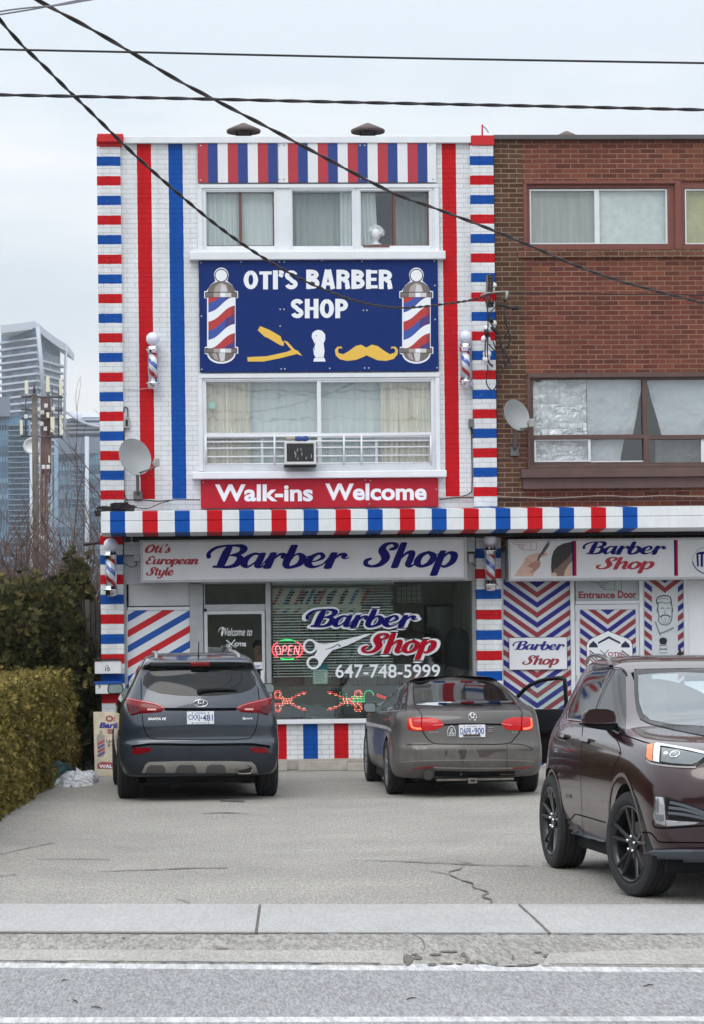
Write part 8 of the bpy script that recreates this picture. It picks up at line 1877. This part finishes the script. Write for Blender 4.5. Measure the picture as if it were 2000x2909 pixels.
# ------------------------------------------------------------------ maroon crossover near the camera, cut by the right edge
E5 = lambda x, y: (1500 + x / 2.9025, 1780 + y / 2.9025)
EQ = lambda L: [E5(*p) for p in L]
WB = 2.35
fp, rp = on_ground(1792, 2546), on_ground(1590, 2472); hv = (fp - rp); hv.z = 0; hv.normalize()
rz = math.atan2(-hv.x, hv.y); rgt = Vector((cos(rz), sin(rz), 0))
cro = Car('crossover', 'dark maroon crossover parked nearest the street with its front towards the road', fp - hv * WB - rgt * .925, rz); cro.half = .93
cro_p = paint('maroon_paint', srgb(40, 0, 11), srgb(112, 105, 108), .28, .72, .8, .15, .22, 1.0, (2.15, 2.6))
cab = MB(); prof = [(-.35, .95, .62), (1.55, .98, .62), (1.74, 1.215, .64), (2.30, 1.26, .64), (1.55, 1.85, .48), (.98, 1.60, .48), (-.35, 1.57, .46)]      # passenger space, open through the windshield
A_ = [cab.v((-w, y, z)) for y, z, w in prof]; B_ = [cab.v((w, y, z)) for y, z, w in prof]; cab.f(A_); cab.f(B_[::-1])
for i in range(len(prof)): cab.f([A_[i], B_[i], B_[(i + 1) % len(prof)], A_[(i + 1) % len(prof)]])
cro.shell([(.27, .80, -.40, 2.95, .16, .3), (.32, .88, -.50, 3.16, .16, .3, .2, .26), (.45, .925, -.58, 3.26, .16, .3, .22, .30), (.60, .945, -.60, 3.30, .16, .32, .24, .34), (.78, .955, -.59, 3.31, .18, .36, .26, .36), (.92, .95, -.57, 3.28, .20, .42, .28, .38), (1.02, .938, -.55, 3.20, .2, .42, .30, .42), (1.08, .922, -.54, 3.08, .2, .42, .32, .46), (1.12, .905, -.52, 2.86, .2, .42, .30, .46), (1.155, .885, -.50, 2.50, .18, .4, .22, .42), (1.185, .865, -.47, 2.15, .16, .4, .12, .34),
           (1.22, .84, -.44, 1.94, .15, .38, .10, .24), (1.34, .775, -.40, 1.62, .12, .32, .10, .20), (1.46, .71, -.36, 1.32, .10, .28, .10, .18), (1.56, .65, -.34, 1.06, .09, .24, .09, .16), (1.63, .59, -.32, .86, .06, .2, .08, .16), (1.672, .50, -.24, .66, .06, .14, .08, .16), (1.695, .36, -.1, .4, .05, .1, .05, .1)],
          [(0, .376), (WB, .376)], .43, cro_p, extra=[cab])
seat_m = M('dark_seat', srgb(46, 46, 50), .8); dash_m = M('dashboard', srgb(34, 34, 38), .7)
for x in (-.36, .36):
    st = MB().box(x - .24, x + .24, .42, .56, .98, 1.36).build('seat', seat_m, cro.e, .06, local=True); MB().box(x - .13, x + .13, .44, .54, 1.40, 1.56).build('headrest', seat_m, st, .04, local=True)
MB().box(-.64, .64, 1.35, 1.72, .98, 1.13).build('dashboard', dash_m, cro.e, .05, local=True)
MB().tube([Vector((.36 * -1 + .18 * cos(a), 1.28 + .06 * sin(a), 1.10 + .17 * sin(a))) for a in [2 * pi * k / 24 for k in range(25)]], .016, 8).build('steering_wheel', dash_m, cro.e, local=True)
MB().box(-.12, .12, 1.02, 1.05, 1.50, 1.56).build('rear_view_mirror', dash_m, cro.e, .01, local=True)
blk_rim = M('black_rim', srgb(30, 31, 35), .32, .3, coat=.4, vary=(14, .15))
cro.wheel(.83, 0, .376, .245, .272, 5, blk_rim, 0, True); cro.wheel(.83, WB, .376, .245, .272, 5, blk_rim, R(12), True); cro.wheel(-.83, 0, .376, .245, .272, 5, blk_rim); cro.wheel(-.83, WB, .376, .245, .272, 5, blk_rim, R(12))
wsh = glass_m('windshield', (.72, .84, .84, 1), .30)
wout = [(872, 372), (905, 362), (1250, 356), (1460, 356), (1900, 362), (2250, 400), (2420, 860), (2000, 890), (1460, 905), (1200, 852), (1010, 805), (925, 765), (893, 690), (878, 560)]; win_ = [(908, 405), (1060, 390), (1250, 382), (1460, 390), (1900, 392), (2200, 430), (2330, 800), (1900, 815), (1460, 826), (1200, 812), (1010, 775), (950, 722), (920, 640), (910, 520)]
o = cro.decal('windshield', wsh, EQ(win_), .006, step=14, skirt=0)
for i in range(14):                                          # black band round the glass
    q = [wout[i], wout[(i + 1) % 14], win_[(i + 1) % 14], win_[i]]; cro.decal('windshield_band', gloss_black, EQ(q), .005, parent=o, step=10, skirt=.004)
cro.decal('side_window', car_glass, EQ([(335, 762), (342, 680), (385, 582), (470, 442), (545, 375), (690, 356), (770, 366), (806, 405), (810, 640), (805, 880), (760, 878), (600, 808), (450, 775)]), .007, step=7)
cro.seam('window_trim', EQ([(322, 768), (335, 680), (380, 575), (466, 434), (545, 365), (690, 345), (775, 356), (815, 400)]), .016, trim_black, .009); cro.seam('window_trim', EQ([(325, 766), (450, 782), (600, 818), (760, 888)]), .014, M('bright_trim', srgb(150, 146, 150), .25, .7), .009)
cro.seam('door_pillar', EQ([(700, 366), (640, 500), (592, 600), (560, 690), (530, 790)]), .055, gloss_black, .0095, cro.e); cro.seam('window_trim', EQ([(682, 372), (620, 510), (575, 630), (555, 700)]), .010, silver_p, .0105); cro.seam('window_trim', EQ([(715, 372), (660, 480), (612, 590), (585, 680)]), .008, silver_p, .0105)
cro.seam('door_seam', EQ([(455, 790), (446, 900), (438, 1100), (436, 1300), (450, 1600), (460, 1700)]), .007); cro.seam('hood_seam', EQ([(745, 882), (850, 915), (980, 958), (1120, 985), (1280, 1008), (1470, 1044)]), .010); cro.seam('fender_seam', EQ([(700, 900), (745, 960), (770, 1050)]), .006)
cro.seam('door_crease', EQ([(296, 1592), (348, 1592), (385, 1552), (420, 1552), (640, 1616)]), .009); cro.seam('door_seam', EQ([(770, 1050), (720, 1130), (690, 1230)]), .006)
lower = M('crossover_grey_plastic', srgb(84, 90, 98), .6, vary=(8, .2))
cro.decal('sill_board', lower, EQ([(318, 1702), (365, 1690), (500, 1722), (640, 1762), (640, 1826), (500, 1790), (335, 1738)]), .020, step=9)
hl = cro.decal('headlight', gloss_black, EQ([(985, 975), (1050, 966), (1250, 1003), (1470, 1047), (1510, 1082), (1440, 1122), (1385, 1156), (1200, 1146), (1020, 1122), (976, 1096), (970, 1050)]), .004, .006)
lens = M('lens_grey', srgb(96, 104, 108), .08, coat=1.0); cro.decal('headlight_lens', lens, EQ([(1108, 1010), (1250, 1028), (1470, 1072), (1400, 1130), (1350, 1146), (1200, 1136), (1105, 1120)]), .0145, parent=hl, step=7, skirt=.001)
cro.decal('turn_lens', M('amber', srgb(226, 120, 36), .25, coat=.8), EQ([(992, 982), (1038, 974), (1034, 1116), (1004, 1104), (984, 1078)]), .0135, parent=hl, step=6, skirt=.001)
drl = M('running_light', srgb(226, 232, 240), .25, coat=.5); cro.decal('light_guide', drl, EQ([(1044, 980), (1095, 985), (1088, 1124), (1042, 1114)]), .0140, parent=hl, step=6, skirt=.001); cro.seam('light_guide', EQ([(1050, 978), (1150, 994), (1300, 1020), (1470, 1056)]), .03, drl, .0155, hl)
cro.seam('headlight_rim', EQ([(980, 1100), (1030, 1132), (1200, 1156), (1385, 1164)]), .014, silver_p, .006)
mb = MB(); p, n = cro.hit(*E5(1215, 1066)); c0 = p + n * .017; u = n.orthogonal().normalized(); v = n.cross(u)
mb.tube([c0 + (u * cos(a) + v * sin(a)) * .034 for a in [2 * pi * k / 24 for k in range(25)]], .005, 6); mb.build('projector_ring', chrome, hl, local=True); MB().ball(c0 - n * .012, .030, 16).build('projector_lens', M('projector', srgb(150, 156, 158), .05, coat=1.0), hl, local=True)
p, n = cro.hit(*E5(1140, 1060)); MB().ball(p + n * .006, .024, 12).build('reflector_bowl', chrome, hl, local=True)
gr = cro.decal('lower_grille', gloss_black, EQ([(1135, 1402), (1260, 1442), (1470, 1520), (1470, 1610), (1300, 1604), (1165, 1592), (1140, 1510)]), .006)
for L in ([(1175, 1448), (1300, 1478), (1470, 1540)], [(1165, 1492), (1300, 1510), (1470, 1562)], [(1160, 1535), (1300, 1550), (1470, 1585)]): cro.seam('grille_slat', EQ(L), .02, lower, .010, gr)
cro.decal('fog_lamp_trim', M('chrome_trim', srgb(190, 192, 196), .18, .8), EQ([(1062, 1402), (1122, 1408), (1136, 1480), (1142, 1600), (1140, 1640), (1066, 1620), (1046, 1565), (1050, 1500)]), .012, .008, step=7)
cro.seam('fog_lamp_line', EQ([(1090, 1410), (1088, 1480), (1086, 1530)]), .008, dull_p, .024, cro.e); cro.decal('fog_lamp', lens, EQ([(1064, 1545), (1128, 1548), (1130, 1605), (1070, 1592)]), .0225, step=6, skirt=.002)
cro.decal('chrome_blade', MATS['chrome_trim'], EQ([(1145, 1594), (1250, 1602), (1412, 1610), (1380, 1626), (1250, 1636), (1150, 1642)]), .014, .004, step=7)
cro.seam('bumper_line', EQ([(1030, 1600), (1040, 1648), (1120, 1662), (1300, 1652), (1470, 1640)]), .012); cro.seam('bumper_line', EQ([(928, 1698), (1010, 1702), (1050, 1745), (1090, 1776), (1250, 1780), (1470, 1782)]), .010)
cro.decal('front_lip', lower, EQ([(968, 1856), (1040, 1842), (1250, 1836), (1480, 1838), (1480, 1950), (1250, 1940), (1080, 1922), (985, 1896)]), .022)
cro.seam('arch_lip', EQ([(668, 1560), (676, 1420), (700, 1300), (745, 1232), (790, 1225), (830, 1280), (880, 1420), (920, 1580), (950, 1740), (966, 1860)]), .030, M('arch_grey', srgb(96, 88, 86), .5, vary=(9, .15)), .005, cro.e)
cro.seam('arch_lip', EQ([(150, 1420), (165, 1250), (195, 1185), (225, 1220), (255, 1320), (280, 1480), (300, 1620), (318, 1720)]), .026, MATS['arch_grey'], .005, cro.e)
cro.seam('fender_vent', EQ([(520, 958), (600, 985), (690, 1015), (755, 1044)]), .022, M('vent_bronze', srgb(120, 106, 96), .3, .5), .006, cro.e)
for x, y in ((290, 898), (488, 935)): cro.seam('door_handle', EQ([(x - 30, y - 8), (x, y), (x + 34, y + 10)]), .035, cro_p, .030, cro.e); cro.seam('handle_shadow', EQ([(x - 34, y + 14), (x, y + 22), (x + 34, y + 28)]), .015, seam_m, .004)
# mud flap, underside
q = cro.at(*E5(1225, 1990), y=WB - .46 + .9); MB().box(.42, .80, WB + .44, WB + .47, .20, .36).build('air_deflector', trim_black, cro.e, .01, local=True)
# roof rails, fin, mirror
for sx in (1, -1): MB().tube(cat([Vector((sx * .60, .66, 1.615)), Vector((sx * .585, .52, 1.668)), Vector((sx * .575, .2, 1.695)), Vector((sx * .56, -.12, 1.685)), Vector((sx * .55, -.30, 1.63))], 5), .017, 8).build('roof_rail', cro_p if sx > 0 else trim_black, cro.e, local=True)
MB().lathe([(.04, -.03), (.034, .0), (.014, .03), (.004, .055), (1e-4, .058)], cro.at(*E5(1254, 240), y=-.1), 'Z', 12).build('antenna', trim_black, cro.e, local=True)
yM = 1.72
mo = cro.mirror('', EQ([(456, 770), (466, 720), (500, 686), (560, 678), (660, 682), (705, 700), (720, 740), (722, 796), (600, 800), (462, 796)]), yM + .02, -.16, cro_p)
P = [cro.at(*E5(x, y), yM) for x, y in ((458, 798), (560, 800), (720, 796), (782, 800), (776, 862), (745, 872), (640, 856), (520, 836), (466, 818))]; mb = MB(); a = [mb.v(p + Vector((0, .012, 0))) for p in P]; b = [mb.v(p + Vector((0, -.16, 0))) for p in P]; mb.f(a); mb.f(b[::-1])
for i in range(len(P)): mb.f([a[i], a[(i + 1) % len(P)], b[(i + 1) % len(P)], b[i]])
mb.build('mirror_base', trim_black, mo, .008, local=True)
MB().tube([cro.at(*E5(740, 840), yM - .06), cro.at(*E5(800, 850), yM - .02)], .05, 8).build('mirror_arm', trim_black, mo, local=True)
# dark underbody boxes, axle and pipe added under all three cars to deepen shade
for c, y0, y1, z in ((suv, -.70, 3.0, .22), (sed, -.62, 2.9, .17), (cro, -.6, 2.6, .24)):
    mb = MB(); mb.box(-.80, .80, y0 + .45, y1 - .9, z - .04, z + .12); mb.box(-.6, .6, y0, y1, z, z + .12); mb.box(-.70, .70, -.06, .06, z + .02, z + .12); mb.tube([(-.3, y0 + .05, z + .02), (-.3, y0 + .6, z + .02)], .10, 10); mb.build('underbody_blocker', arch_dark, c.e, local=True)
